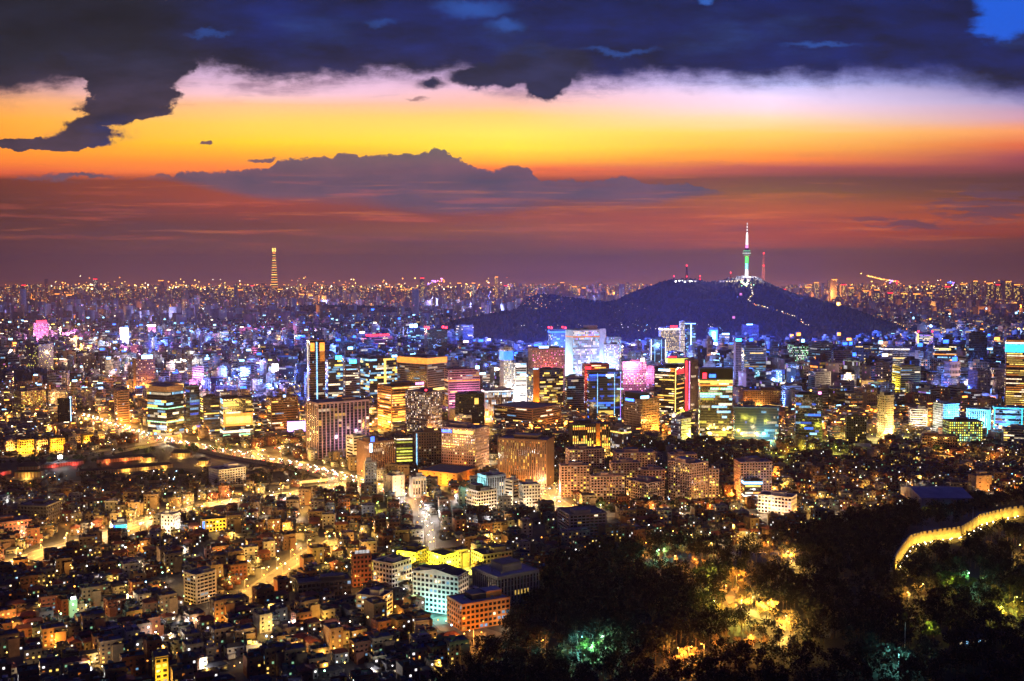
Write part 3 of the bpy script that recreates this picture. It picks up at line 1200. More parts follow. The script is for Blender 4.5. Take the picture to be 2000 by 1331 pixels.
def extra(H, wall, kind, *a):
    w, d, h = H.w, H.d, H.h
    b = MB()
    if kind == 'crown':            # lit band under the roof: material, height, from top
        m, hh, dn = a
        b.box(-.5, w + .5, -.5, d + .5, h - dn - hh, h - dn, m)
        b.build('light_band', H.root)
    elif kind == 'band':           # lit band at height fraction on both faces
        m, f, hh = a
        b.box(-.4, w + .4, -.4, d + .4, h * f, h * f + hh, m)
        b.build('light_band', H.root)
    elif kind == 'sign':           # glowing sign on the front: material, u0, u1, v0, v1 as fractions
        m, u0, u1, v0, v1 = a
        n = max(1, int((u1 - u0) * w / max(2.0, (v1 - v0) * h * .9)))
        cw = (u1 - u0) * w / n
        for i in range(n):
            b.box(u0 * w + i * cw + cw * .06, u0 * w + (i + 1) * cw - cw * .06, -.9, -.5, v0 * h, v1 * h, m)
        b.build('sign', H.root)
        return
    elif kind == 'signl':          # on the left flank
        m, u0, u1, v0, v1 = a
        b.box(-.9, -.5, (1 - u1) * d, (1 - u0) * d, v0 * h, v1 * h, m)
        b.build('sign', H.root)
    elif kind == 'roofsign':       # letters standing on the roof edge: material, u0, u1, height
        m, u0, u1, hh = a
        n = max(1, int((u1 - u0) * w / (hh * 1.0)))
        cw = (u1 - u0) * w / n
        for i in range(n):
            b.box(u0 * w + i * cw + cw * .08, u0 * w + (i + 1) * cw - cw * .08, .3, .7, h + 1.3, h + 1.3 + hh, m)
        b.box(u0 * w, u1 * w, .75, .9, h + .25, h + 1.3 + hh * .8, dark_steel)
        b.build('roof_sign', ROOF_OF.get(H.root.name, H.root))
    elif kind == 'vline':          # vertical lit line: material, u fraction, width
        m, u, ww = a
        b.box(u * w - ww / 2, u * w + ww / 2, -.8, -.46, h * .02, h * .98, m)
        b.build('light_strip', H.root)
    elif kind == 'vlinel':
        m, u, ww = a
        b.box(-.8, -.46, (1 - u) * d - ww / 2, (1 - u) * d + ww / 2, h * .02, h * .98, m)
        b.build('light_strip', H.root)
    elif kind == 'pier':           # solid blank pier on the front
        c, u0, u1, dh = a
        b.box(u0 * w, u1 * w, -1.2, 0.3, 0, h + dh, wallm(c))
        b.build('stair_tower', H.root)
    elif kind == 'red':            # aircraft warning lamps on the roof corners
        for (x, y) in ((.05 * w, .05 * d), (.95 * w, .05 * d), (.05 * w, .95 * d), (.95 * w, .95 * d))[:a[0]]:
            b = MB()
            b.cyl(x, y, .12, h + 1, h + 3, dark_steel, 5)
            b.cyl(x, y, a[1], h + 3, h + 3 + a[1] * 1.6, SG('R', 9), 6)
            b.build('warning_lamp', H.root)
        return
    elif kind == 'box':            # a set-back block on the roof: u0,u1,v0,v1,height,wall
        u0, u1, v0, v1, hh, c = a
        b.box(u0 * w, u1 * w, v0 * d, v1 * d, h + .26, h + hh, wallm(c))
        b.box(u0 * w - .3, u1 * w + .3, v0 * d - .3, v1 * d + .3, h + hh, h + hh + .5, roof_grey)
        b.build('penthouse', ROOF_OF.get(H.root.name, H.root))
    elif kind == 'mast':
        x, y, hh = a
        b.tube((x * w, y * d, h), (x * w, y * d, h + hh), .5, .15, dark_steel, 4)
        b.build('mast', H.root)
    elif kind == 'gable':          # pitched roof with ridge along x
        hh, m = a
        n = [(-.6, -.6, h), (w + .6, -.6, h), (w + .6, d + .6, h), (-.6, d + .6, h), (-.6, d / 2, h + hh), (w + .6, d / 2, h + hh)]
        b.face([n[0], n[1], n[5], n[4]], m)
        b.face([n[2], n[3], n[4], n[5]], m)
        b.face([n[1], n[2], n[5]], wallm(wall))
        b.face([n[3], n[0], n[4]], wallm(wall))
        b.build('pitched_roof', H.root)
    elif kind == 'screen':         # big media screen on the front
        m, u0, u1, v0, v1 = a
        b.box(u0 * w, u1 * w, -1.0, -.5, v0 * h, v1 * h, m)
        b.build('screen', H.root)
    elif kind == 'light':          # bare point light in front of the facade: colour, u, distance out, height, power
        colr, u, out, z, kw = a
        fx, fy = math.cos(H.ang), math.sin(H.ang)
        p = H.p + Vector((fx * u * w + fy * out, fy * u * w - fx * out, z))
        point_light(p, colr, kw * 1.5, 1.5)
    elif kind == 'lightl':
        colr, u, out, z, kw = a
        fx, fy = math.cos(H.ang), math.sin(H.ang)
        p = H.p + Vector((-fy * (1 - u) * d - fx * out, fx * (1 - u) * d - fy * out, z))
        point_light(p, colr, kw * 1.5, 1.5)

# ------------------------------------------------------------------ buildings one can recognise
cO, cY, cW, cB, cP, cG, cT, cK, cR, cL = (1, .38, .05), (1, .56, .10), (1, .70, .38), (.15, .3, 1), (1, .3, .75), (.35, 1, .45), (.25, .95, .8), (1, .95, .9), (1, .08, .08), (.9, .85, .08)
OB, OBN, AB, SC = 'office building', 'office_building', 'apartment block', 'school'
h_ = hero
# centre left, the avenue's corner
h_('the finned government block', 'government_building', OB, 598, 622, 726, 789, 898, 'finbig', 'pink', 'wide dark government block striped with tall pale fins at the avenue bend', th=24,
   ex=[('light', cO, .15, 14, 6, 12), ('light', (.9, .55, 1), .5, 24, 24, 20), ('light', (.9, .55, 1), .9, 24, 30, 14)], roofm=None, litk=.9)
h_('the crowned twin tower', 'crowned_tower', OB, 600, 606, 637, 666, 812, 'glassd', 'pink', 'slim twin slab tower with orange latticework glowing at its two crowns', th=18,
   ex=[('sign', SG('O', 2.2), .03, .32, .86, .97), ('sign', SG('O', 2.2), .62, .97, .86, .97), ('screen', E('O2'), .64, .95, .72, .855), ('vline', E('C3'), .45, 2.2), ('vlinel', E('W3'), .5, 1.5)])
h_('the blue-signed tower', OBN, OB, 636, 641, 671, 704, 800, 'glasshi', 'blue', 'tall blue glass tower with one cyan roof sign and yellow lit floors', th=14, glassmat=bglass, ex=[('roofsign', SG('T', 7), .5, .95, 6)])
h_('the second blue-signed tower', OBN, OB, 671, 674, 704, 712, 802, 'bandc', 'violet', 'violet banded glass tower with cyan roof sign beside its blue twin', th=14, ex=[('roofsign', SG('T', 7), .3, .8, 6), ('band', E('O3'), .06, 2.5)])
h_('the wide dark glass slab', OBN, OB, 704, 722, 778, 702, 806, 'glasshi', 'blue', 'wide dark blue glass slab with a yellow vertical zigzag light and lit base', th=28,
   ex=[('vline', SG('Y', 2.2), .55, 4), ('band', E('Y3'), .12, 3), ('roofsign', SG('C', 5), .8, 1.0, 4)], glassmat=bglass)
h_('the golden-crowned tower', OBN, OB, 775, 835, 874, 700, 812, 'bandd', 'violet', 'violet office tower wearing a broad golden lit crown and a golden ledge', th=48,
   ex=[('crown', SG('O', 1.6), 10, 0.4), ('band', SG('Y', 2.5), .42, 4), ('light', cO, .1, 8, 30, 60)])
h_('the orange striped block', OBN, OB, 737, 765, 834, 757, 842, 'bandhi', 'orange', 'orange floodlit office block striped with lit floors above the starry lamp', th=30,
   ex=[('light', cY, .2, 16, 8, 60), ('light', cY, .7, 16, 8, 60), ('lightl', cY, .5, 14, 10, 60), ('roofsign', SG('P', 4), .7, .95, 3.5)])
h_('the grey grid tower', OBN, OB, 791, 833, 864, 768, 852, 'gridhi', 'violet', 'grey violet tower with small lit grid windows and a red roof lamp', th=44, ex=[('red', 1, 1.4)], litk=.7, pal2='K3W2W3K2Y2')
h_('the long pink office slab', OBN, OB, 868, 876, 938, 724, 822, 'band', 'pink', 'long pink stone office slab with thin lit bands and a white corner sign', th=16,
   ex=[('roofsign', SG('C', 8), .86, 1.0, 5), ('light', cP, .5, 22, 40, 60), ('light', cY, .1, 16, 8, 60), ('band', E('O3'), .78, 1.6)])
h_('the black block with one gold window', OBN, OB, 889, 897, 947, 771, 838, 'gridd', 'black', 'black block with a single big golden window near its top', th=16, ex=[('screen', SG('Y', 1.3), .6, .76, .70, .88)], litk=.4)
h_('the white-finned office', OBN, OB, 940, 948, 1002, 764, 826, 'finw', 'white', 'low white office with bright white vertical fins', th=16, ex=[('crown', E('K3'), 1.4, .6)])
h_('the red-banded curved office', OBN, OB, 706, 709, 767, 658, 702, 'bandhi', 'pink', 'broad pink office with red lit roof and white lit stripes', th=12, pal2='P3W3P2K3R2', ex=[('roofsign', SG('R', 6), .1, .9, 5)])
h_('the black tower with red lamps', OBN, OB, 829, 835, 874, 645, 722, 'bandd', 'black', 'black office tower with three red lamps along its roof', th=14, ex=[('red', 4, 3.0), ('sign', SG('R', 4), .35, .5, .3, .34)])
h_('the grey tower before the hill', OBN, OB, 890, 904, 925, 637, 700, 'bandc', 'grey', 'grey blue banded tower standing before the dark foot of the hill', th=34, litk=.5)
h_('the white-signed blue tower', OBN, OB, 795, 797, 829, 641, 706, 'glassb', 'blue', 'blue glass tower with a blazing white sign on its roof', th=10, glassmat=bglass, ex=[('roofsign', SG('C', 9), .1, .6, 9)])
h_('the brown striped office', OBN, OB, 521, 530, 584, 779, 844, 'band', 'brown', 'brown striped office box with a small white roof lamp left of the finned block'.replace(' left of', ' beside'), th=18, ex=[('roofsign', SG('C', 7), .45, .55, 3), ('light', cO, .5, 14, 8, 22)], litk=.7)
bb = h_('the blue-white billboard', 'billboard', 'billboard', 561, 561.5, 597, 824, 852, 'blank', 'dark', 'bright white and blue advertising screen beside the finned government block', th=5, depth=5, ex=[('screen', SG('V', 5), .0, 1.0, .3, 1.0), ('screen', SG('K', 6), .06, .94, .42, .86)], rows=False, unit=False)
h_('the round-shouldered glass hall', OBN, OB, 288, 326, 361, 768, 852, 'glasshi', 'teal', 'black glass office with curved corners and scattered lit floors', th=44,
   ex=[('box', .0, .98, .0, .9, 9, 'tan'), ('light', cO, .5, 10, 6, 30), ('light', cO, .0, 10, 6, 30), ('band', E('G3'), .30, 1.6), ('band', E('G3'), .62, 1.4)], litk=.9)
h_('the gold-lit attic hotel', 'hotel', 'hotel', 287, 302, 360, 753, 798, 'gridhi', 'tan', 'squat hotel block whose attic storey is washed in gold light', th=20, ex=[('crown', E('Y3'), 6, 1.0), ('light', cO, .3, 10, 28, 40), ('light', cO, .8, 10, 28, 40)])
h_('the dark teal round tower', OBN, OB, 363, 372, 392, 757, 852, 'glassd', 'teal', 'slim dark teal glass tower standing at the square', th=30, litk=1.6)
h_('the yellow-floored office', OBN, OB, 391, 398, 431, 778, 850, 'bandhi', 'dark', 'dark office with bright yellow lit floors beside the media wall', th=16, litk=.8, pal2='Y3W3Y3C2L3')
h_('the media wall office', OBN, OB, 430, 436, 496, 780, 856, 'glasshi', 'dark', 'office with a huge blazing orange and yellow media wall', th=10,
   ex=[('screen', SG('O', 1.6), .02, .98, .30, .62), ('screen', SG('Y', 2.6), .10, .92, .36, .54), ('band', E('W3'), .12, 3.5), ('band', E('G3'), .05, 2)])
h_('the striped brown corner tower', OBN, OB, 224, 230, 254, 765, 830, 'band', 'brown', 'narrow brown tower ringed with pale stripes over the glowing square', th=18, litk=.3, ex=[('light', cO, .5, 12, 6, 60)])
h_('the big brown hotel', 'hotel', 'hotel', 261, 267, 304, 703, 772, 'grid', 'brown', 'tall brown hotel with blue white light blazing from its roof', th=16, ex=[('roofsign', SG('C', 9), .3, .9, 7), ('light', cO, .5, 16, 20, 60)])
h_('the white stripe slab', OBN, OB, 366, 376, 399, 718, 752, 'band', 'white', 'white slab office with dark window stripes amid blue glare', th=34, litk=.3, ex=[('light', cP, .5, 14, 20, 50)])
h_('the dim apartment tower', 'apartment_tower', AB, 50, 76, 106, 674, 728, 'apt', 'violet', 'wide apartment tower in shadow with dotted lights', th=40)
h_('the white blazing tower', 'white_tower', OB, 234, 236, 252, 641, 690, 'gridw', 'white', 'tower blazing white from base to top', th=8, litk=1.6, ex=[('light', cK, .5, 30, 60, 500)])
h_('the small white-pink tower', 'white_tower', OB, 288, 290, 305, 635, 672, 'gridw', 'pink', 'narrow pale pink tower lit white on top', th=8, ex=[('crown', E('K4'), 5, 0), ('light', cP, .5, 30, 30, 200)])
h_('the pink shop block', 'department_store', 'store', 122, 125, 147, 650, 676, 'gridd', 'pink', 'plain pink department store block lit from one side', th=12, ex=[('light', cP, .5, 25, 20, 260)])
h_('the rose towers', 'apartment_tower', AB, 58, 66, 96, 632, 676, 'apt', 'pink', 'rose coloured tower group under a red roof sign', th=20, ex=[('roofsign', SG('R', 6), .2, .9, 8), ('light', cP, .5, 40, 20, 200)])
h_('the blue-edged dark slab', OBN, OB, 113, 137, 141, 780, 832, 'gridd', 'black', 'black slab with a line of blue light down its corner', th=60, ex=[('vline', SG('C', 4), .3, 1.2), ('roofsign', SG('C', 6), .1, .9, 2.5)], litk=.3)
h_('the dotted yellow apartments', 'apartment_block', AB, 28, 42, 92, 766, 808, 'apt', 'tan', 'broad tan apartment block speckled with yellow windows', th=22, litk=1.8)
h_('the dotted corner apartments', 'apartment_block', AB, 92, 97, 111, 752, 800, 'apt', 'brown', 'taller brown apartment slab speckled orange', th=20, litk=1.3, pal2='Y3O3W2Y2')
h_('the pink cube office', OBN, OB, 415, 417, 431, 652, 680, 'gridhi', 'pink', 'small pink cube office with a fine window grid', th=8, pal2='P2W2P3W3')
h_('the green-white cube office', OBN, OB, 430, 433, 447, 649, 682, 'bandc', 'white', 'small white cube office with green white lit floors', th=8, litk=1.6, pal2='G3K3G2W3')
h_('the low striped pavilion', 'pavilion', 'hall', 452, 462, 490, 722, 742, 'band', 'white', 'low white striped pavilion in blue light', th=30, ex=[('light', cB, .5, 12, 12, 60)])
h_('the lamp-lit white box', OBN, OB, 525, 530, 546, 718, 742, 'gridw', 'white', 'small white box under a dazzling roof lamp', th=15, ex=[('roofsign', SG('K', 9), .1, .9, 6), ('light', cK, .5, 12, 12, 70)])
h_('the cream lit box', OBN, OB, 564, 568, 588, 719, 742, 'blank', 'cream', 'small cream block with one evenly lit blank wall', th=15, ex=[('light', cY, .5, 14, 8, 70)])
# middle
h_('the brown twin-roof tower', OBN, OB, 1031, 1040, 1104, 682, 776, 'grid', 'brown', 'broad red brown office tower with square windows and blue roof sign', th=18, ex=[('roofsign', SG('C', 6), .2, .5, 4), ('light', cR, .5, 20, 60, 40)], pal2='P2W2P3W3O2', litk=1.1)
h_('the dark blue tower with red lamps', OBN, OB, 1070, 1076, 1106, 645, 740, 'finw', 'blue', 'dark blue tower with a blue white top sign and red roof lamps', th=14, litk=.5, ex=[('crown', SG('B', 3), 4, 3), ('red', 4, 2.2), ('light', cB, .5, 24, 80, 120)])
h_('the white hotel', 'hotel', 'hotel', 1104, 1119, 1184, 646, 770, 'finw', 'white', 'largest white hotel slab, its whole face a grid of lit windows between pale piers', th=24,
   ex=[('pier', 'white', .80, .98, 3), ('crown', SG('O', 1.0), 2.2, 12), ('box', .5, .78, .2, .8, 9, 'pink'), ('lightl', (.4, .75, 1), .5, 26, 50, 380), ('light', cB, .9, 24, 60, 160), ('light', (.5, .6, 1), .4, 30, 20, 160)], pal2='K3C3W3K2V3')
h_('the short white grid tower', OBN, OB, 1174, 1180, 1209, 674, 768, 'gridw', 'white', 'white grid tower right against the white hotel', th=14, pal2='K3V2P2W3')
h_('the pale blue tower behind', OBN, OB, 1184, 1188, 1213, 660, 740, 'gridw', 'paleblue', 'pale blue grid tower peeping over the white grid tower', th=10, pal2='C3V3K2')
h_('the red-topped block', OBN, OB, 1136, 1142, 1190, 713, 800, 'band', 'brick', 'dull red block with a red sign at its top corner', th=14, ex=[('sign', SG('R', 4), .02, .25, .90, .96), ('light', cR, .2, 16, 60, 40)])
h_('the blue lattice tower', OBN, OB, 1146, 1150, 1217, 727, 822, 'glassb', 'blue', 'blue glass tower with pale mullions and a white sign near its top', th=12, glassmat=bglass,
   ex=[('sign', SG('K', 7), .5, .72, .90, .945), ('screen', SG('Y', 1.1), .28, .72, .12, .20), ('vline', E('C3'), .25, .8), ('vline', E('C3'), .75, .8), ('vline', E('V3'), .93, .8)])
h_('the gold-windowed block', OBN, OB, 1031, 1041, 1101, 724, 806, 'glassy', 'dark', 'dark block full of warm golden windows with a plain orange pier', th=22, ex=[('pier', 'orange', .0, .20, 2), ('light', cO, .08, 12, 10, 50), ('roofsign', SG('C', 4), .0, .18, 2)])
h_('the stacked dark glass tower', OBN, OB, 1103, 1107, 1141, 738, 806, 'glassd', 'grey', 'dark grey layered glass tower beside the gold-windowed block', th=12, litk=1.8)
h_('the pink glaring block', OBN, OB, 1210, 1216, 1262, 708, 784, 'gridhi', 'pink', 'pink block drowned in the glare of a dazzling pink lamp', th=14, pal2='P3K3P2W3', ex=[('roofsign', SG('K', 8), .75, .95, 6), ('light', cP, .3, 16, 70, 160)])
h_('the pink plain slab', OBN, OB, 1250, 1254, 1279, 716, 770, 'gridd', 'pink', 'plain pink slab with a vertical lit edge', th=12, ex=[('vline', E('P3'), .2, 2), ('light', cP, .5, 18, 40, 70)])
h_('the blue-signed black cube', OBN, OB, 1218, 1251, 1288, 781, 852, 'grid', 'tan', 'dark glass cube with a tan gridded right flank and blue roof signs'.replace(' right', ''), th=42,
   ex=[('box', -.02, .5, .1, .95, 9, 'black'), ('signl', SG('B', 6), .1, .6, .92, .99), ('roofsign', SG('C', 5), .0, .45, 4), ('light', cO, .5, 14, 20, 30)], litk=.4)
h_('the black tower with gold seam', OBN, OB, 1277, 1318, 1337, 719, 816, 'bandhi', 'black', 'black tower with one glowing golden seam down its corner', th=66, litk=.45,
   ex=[('vline', SG('Y', 4), .0, 1.6), ('signl', SG('C', 6), .2, .75, .93, .965), ('band', E('L3'), .06, 2.5), ('screen', SG('R', 1.2), .1, .9, .86, .96)])
h_('the green-screened block', OBN, OB, 1299, 1304, 1347, 700, 780, 'band', 'violet', 'violet block with a green and yellow lit roof screen', th=12, ex=[('crown', SG('L', 1.2), 9, .5), ('roofsign', SG('R', 3), .0, .4, 2.5)])
h_('the red-lined dark tower', OBN, OB, 1336, 1349, 1363, 704, 806, 'fin', 'violet', 'dark violet tower with a ladder of red light on its flank', th=45, ex=[('vlinel', SG('R', 2.5), .35, 5), ('vlinel', E('P3'), .8, 2)])
h_('the heart-signed tower', OBN, OB, 1363, 1366, 1430, 742, 852, 'glasshi', 'teal', 'tall green glass tower with a red heart sign and blue sign on its dark head', th=6,
   ex=[('box', .0, 1.0, .0, .95, 17, 'black'), ('screen', SG('B', 4), .28, .48, 1.04, 1.10), ('screen', SG('R', 5), .08, .2, 1.02, 1.12), ('band', SG('Y', 1.5), .94, 4), ('band', SG('O', 1.2), .89, 2.2), ('light', cY, .3, 18, 8, 70), ('light', cY, .8, 18, 8, 70)], pal2='G3W3Y3C3W2L2')
h_('the low blue glass block', OBN, OB, 1431, 1434, 1521, 797, 858, 'glassd', 'blue', 'low broad blue glass office with dotted lit floors', th=6, glassmat=bglass, litk=2.6, ex=[('light', cY, .2, 16, 6, 60), ('light', cT, .7, 16, 6, 50)])
h_('the lit white frame tower', OBN, OB, 1286, 1290, 1327, 641, 706, 'gridhi', 'white', 'white lit grid block with a red roof sign under the hill', th=10, ex=[('roofsign', SG('R', 6), .5, .9, 5), ('crown', E('K4'), 2, 3)])
h_('the pale stair tower', OBN, OB, 1326, 1328, 1337, 629, 704, 'gridw', 'white', 'slender pale tower with bright lit stair windows', th=10, litk=1.4)
h_('the slim blue tower', OBN, OB, 1337, 1340, 1358, 632, 704, 'glassb', 'blue', 'slim blue glass tower with a cyan lit column', th=12, glassmat=bglass, ex=[('vline', SG('C', 5), .5, 3), ('crown', E('C4'), 1.5, 0)])
h_('the dotted blue screen tower', OBN, OB, 1382, 1384, 1402, 642, 692, 'glassb', 'blue', 'store tower covered by blinding blue and white dots', th=10, glassmat=bglass,
   ex=[('screen', SG('B', 5), .05, .95, .1, .95), ('screen', SG('C', 8), .3, .75, .55, .9), ('screen', SG('K', 8), .15, .9, .12, .45)])
h_('the white-dialled block', OBN, OB, 1404, 1408, 1424, 655, 700, 'bandc', 'paleblue', 'pale blue block with a wide lit roof sign by the dotted tower', th=12, ex=[('roofsign', SG('C', 8), .1, 1.0, 4)])
h_('the grey bank tower', OBN, OB, 1447, 1452, 1496, 681, 770, 'band', 'grey', 'grey bank tower with pale bands near the white grid block', th=14, litk=.7)
h_('the pale stepped tower', OBN, OB, 1432, 1436, 1447, 668, 764, 'gridd', 'pink', 'narrow pink grey tower with a blue white lamp on top', th=14, ex=[('roofsign', SG('T', 9), .0, 1.0, 5)])
h_('the hillside towers', OBN, OB, 1447, 1451, 1482, 636, 690, 'bandd', 'violet', 'dim violet tower against the dark hill with one lit roof bar', th=14, ex=[('roofsign', SG('C', 6), .2, .6, 3)])
h_('the white net block', OBN, OB, 1470, 1473, 1527, 724, 774, 'gridw', 'paleblue', 'pale blue office covered by a bright fine grid', th=8, pal2='C3K3C2T2', ex=[('light', cT, .1, 16, 20, 60)])
h_('the brown low block', OBN, OB, 1443, 1452, 1524, 764, 802, 'gridd', 'brown', 'low brown block behind the blue glass office', th=16, ex=[('light', cO, .0, 12, 8, 40)])
h_('the long dark roofed offices', 'low_office', OB, 962, 1040, 1098, 800, 842, 'band', 'brown', 'long low brown office with a broad dark flat roof', th=52, litk=.5, roofm=roof_grey, unit=False)
h_('the curved white hall tower', OBN, OB, 976, 984, 1002, 680, 800, 'gridw', 'white', 'narrow tower with blue framed top and blazing white lower floors', th=20, ex=[('crown', SG('B', 3), 16, 6), ('light', cK, .5, 16, 20, 90)])
h_('the blazing white stripes', OBN, OB, 1003, 1006, 1029, 710, 800, 'bandhi', 'white', 'tower of blazing white stripes next to the gold-windowed block', th=14, pal2='K4K3C3W3', ex=[('light', cK, .6, 16, 10, 90)])
arch = h_('the bowed twin-leg tower', OBN, OB, 1268, 1270, 1301, 662, 724, 'glassb', 'blue', 'blue glass tower between two bowed white lit frames', th=8, glassmat=bglass, ex=[('vline', E('K3'), .05, 2), ('vline', E('K3'), .95, 2), ('vline', E('C3'), .28, 1), ('vline', E('C3'), .7, 1)])
# right side
h_('the green-dotted tower', OBN, OB, 1537, 1547, 1578, 674, 752, 'gridhi', 'black', 'black glass tower dotted with green white windows', th=24, pal2='G3K3C2G2', litk=1.1)
h_('the grey ribbed tower', OBN, OB, 1577, 1602, 1625, 671, 752, 'bandc', 'grey', 'grey ribbed tower with cyan light at its lower floors', th=42, litk=.5, ex=[('band', E('C3'), .35, 3)])
h_('the violet plain tower', OBN, OB, 1622, 1626, 1664, 686, 766, 'band', 'violet', 'violet grey tower with quiet unlit stripes', th=12, litk=.2)
h_('the blank-walled block', OBN, OB, 1630, 1632, 1663, 722, 764, 'blank', 'pink', 'block with a blank pinkish wall before the violet plain tower', th=6, unit=False, ex=[('light', cP, .5, 18, 14, 16)])
h_('the black tower with red sign', OBN, OB, 1664, 1667, 1717, 676, 752, 'band', 'black', 'black office tower with yellow floors and a red lit logo', th=8, ex=[('sign', SG('R', 5), .75, .98, .46, .58), ('band', E('Y3'), .60, 1.6)], litk=.8)
h_('the pale curved-roof office', OBN, OB, 1716, 1722, 1775, 681, 756, 'band', 'white', 'broad pale striped office with a white lit roof edge', th=14, ex=[('crown', E('K3'), 1.6, .4), ('light', cW, .9, 20, 20, 60)], litk=.8)
h_('the yellow-winged office', OBN, OB, 1741, 1757, 1797, 718, 786, 'bandc', 'yellow', 'office with a blank yellow flank and blue lit floors', th=32, litk=.4, ex=[('lightl', cL, .5, 14, 30, 36)])
h_('the gold-edged white tower', OBN, OB, 1787, 1791, 1821, 651, 722, 'bandhi', 'white', 'white striped tower with a golden edge and violet windows on top', th=12, pal2='K3W3V3K2', ex=[('vline', SG('Y', 3), .0, 4), ('red', 2, 1.8)])
h_('the gold-lettered tower', OBN, OB, 1821, 1824, 1866, 676, 754, 'bandc', 'dark', 'dark tower with golden letters near its roof and cyan floors', th=8, ex=[('sign', SG('Y', 3), .2, .75, .90, .94), ('band', E('O3'), .78, 2)])
h_('the tall black right tower', 'dark_tower', OB, 1884, 1890, 1926, 652, 760, 'glassd', 'black', 'tall black unlit glass tower on the hazy east side', th=16)
h_('the cyan-crowned tower', OBN, OB, 1960, 1962, 2030, 664, 804, 'bandhi', 'brown', 'brown office with yellow floors beneath a wide cyan lit crown', th=6, ex=[('crown', E('T3'), 14, 8), ('crown', E('K3'), 3, 4)], pal2='Y3W3Y2O2')
h_('the dark round apartment tower', 'apartment_tower', AB, 1889, 1908, 1934, 726, 792, 'aptd', 'violet', 'dark rounded apartment tower, the one beside the tall black tower', th=44)
h_('the second dark round tower', 'apartment_tower', AB, 1942, 1961, 1986, 728, 796, 'aptd', 'violet', 'dark rounded apartment tower before the cyan-crowned office', th=44)
h_('the cyan framed block', OBN, OB, 1938, 1940, 1997, 796, 842, 'glassb', 'paleblue', 'block whose big glass front glows cyan within a pale frame', th=5, pal2='T2C3C2T3B3B2', litk=1.8, ex=[('light', (.1, .5, 1), .5, 22, 14, 36), ('crown', E('T3'), 1.5, 0), ('vline', E('T3'), .03, 1.6), ('vline', E('T3'), .97, 1.6)])
h_('the blue washed block', OBN, OB, 1821, 1841, 1872, 791, 846, 'gridd', 'paleblue', 'cream and white block whose front is washed in bright blue light', th=34, ex=[('light', (.1, .45, 1), .3, 16, 8, 110), ('light', (.1, .45, 1), .8, 16, 30, 90), ('lightl', cW, .5, 16, 20, 24)])
h_('the white columned block', OBN, OB, 1886, 1889, 1935, 800, 846, 'fin', 'paleblue', 'pale columned block with a bright cyan corner', th=6, ex=[('vline', SG('T', 4), .9, 3), ('light', cT, .7, 16, 20, 50)])
h_('the yellow-green window block', OBN, OB, 1840, 1853, 1919, 824, 872, 'gridhi', 'dark', 'dark block with rows of yellow green lit windows', th=20, pal2='L3L3G3Y2', litk=1.3, ex=[('light', cT, .6, 10, 4, 26)])
h_('the dark blue slotted tower', OBN, OB, 1551, 1553, 1606, 771, 860, 'glassb', 'black', 'dark slab tower with thin blue lit slots and a pink roof lamp', th=5, litk=.7, ex=[('roofsign', SG('P', 6), .82, .95, 3)], glassmat=glass)
h_('the warm white tower', 'white_tower', OB, 1712, 1729, 1744, 774, 856, 'gridd', 'cream', 'tall cream tower warmly floodlit on its street side', th=48, ex=[('light', cW, .6, 12, 6, 60), ('light', cY, .9, 12, 30, 40), ('lightl', cW, .5, 14, 14, 24), ('box', .1, .8, .2, .8, 5, 'dark')])
h_('the white striped low office', OBN, OB, 1774, 1777, 1811, 800, 840, 'band', 'white', 'small white striped office with a dark roof', th=8, litk=.2, ex=[('light', cW, .5, 14, 10, 18)])
h_('the dark grid tower', OBN, OB, 1650, 1653, 1692, 814, 872, 'grid', 'dark', 'dark square tower with sparse lit squares by the street end', th=10, litk=.5)
h_('the pale striped slab', OBN, OB, 1578, 1592, 1622, 728, 784, 'band', 'white', 'white striped slab beneath the grey ribbed tower', th=30, litk=.2)
h_('the small white roofed block', OBN, OB, 1527, 1533, 1566, 756, 792, 'band', 'white', 'small white striped block beneath the green-dotted tower', th=16, litk=.3)
h_('the beige cube', OBN, OB, 1681, 1684, 1706, 745, 780, 'blank', 'tan', 'plain beige cube among dark offices', th=8, unit=False, ex=[('light', cW, .5, 12, 12, 14)])
h_('the second beige cube', OBN, OB, 1713, 1716, 1730, 744, 776, 'blank', 'yellow', 'plain yellowish cube under the pale curved-roof office', th=8, unit=False, ex=[('light', cY, .5, 12, 12, 14)])
hh = h_('the hillside hotel', 'hotel', 'hotel', 1632, 1634, 1656, 616, 646, 'aptw', 'cream', 'lone pale hotel tower on the slope of the dark hill', th=6, rows=False, ex=[('box', .3, .7, .2, .8, 8, 'cream'), ('light', cW, .5, 40, 20, 260)])
h_('the hotel podium', 'podium', 'hall', 1613, 1620, 1669, 645, 657, 'gridhi', 'cream', 'long low lit podium below the lone hillside hotel', th=12, rows=False, ex=[('light', cO, .5, 20, 8, 260)])
h_('the flat-topped monument hotel', 'hotel', 'hotel', 1087, 1089, 1101, 592, 614, 'gridd', 'dark', 'small dark hotel outlined in golden light on the western ridge', th=6, rows=False, ex=[('vline', SG('Y', 4), .05, 7), ('vline', SG('Y', 4), .95, 7), ('crown', SG('O', 2), 6, 0)])
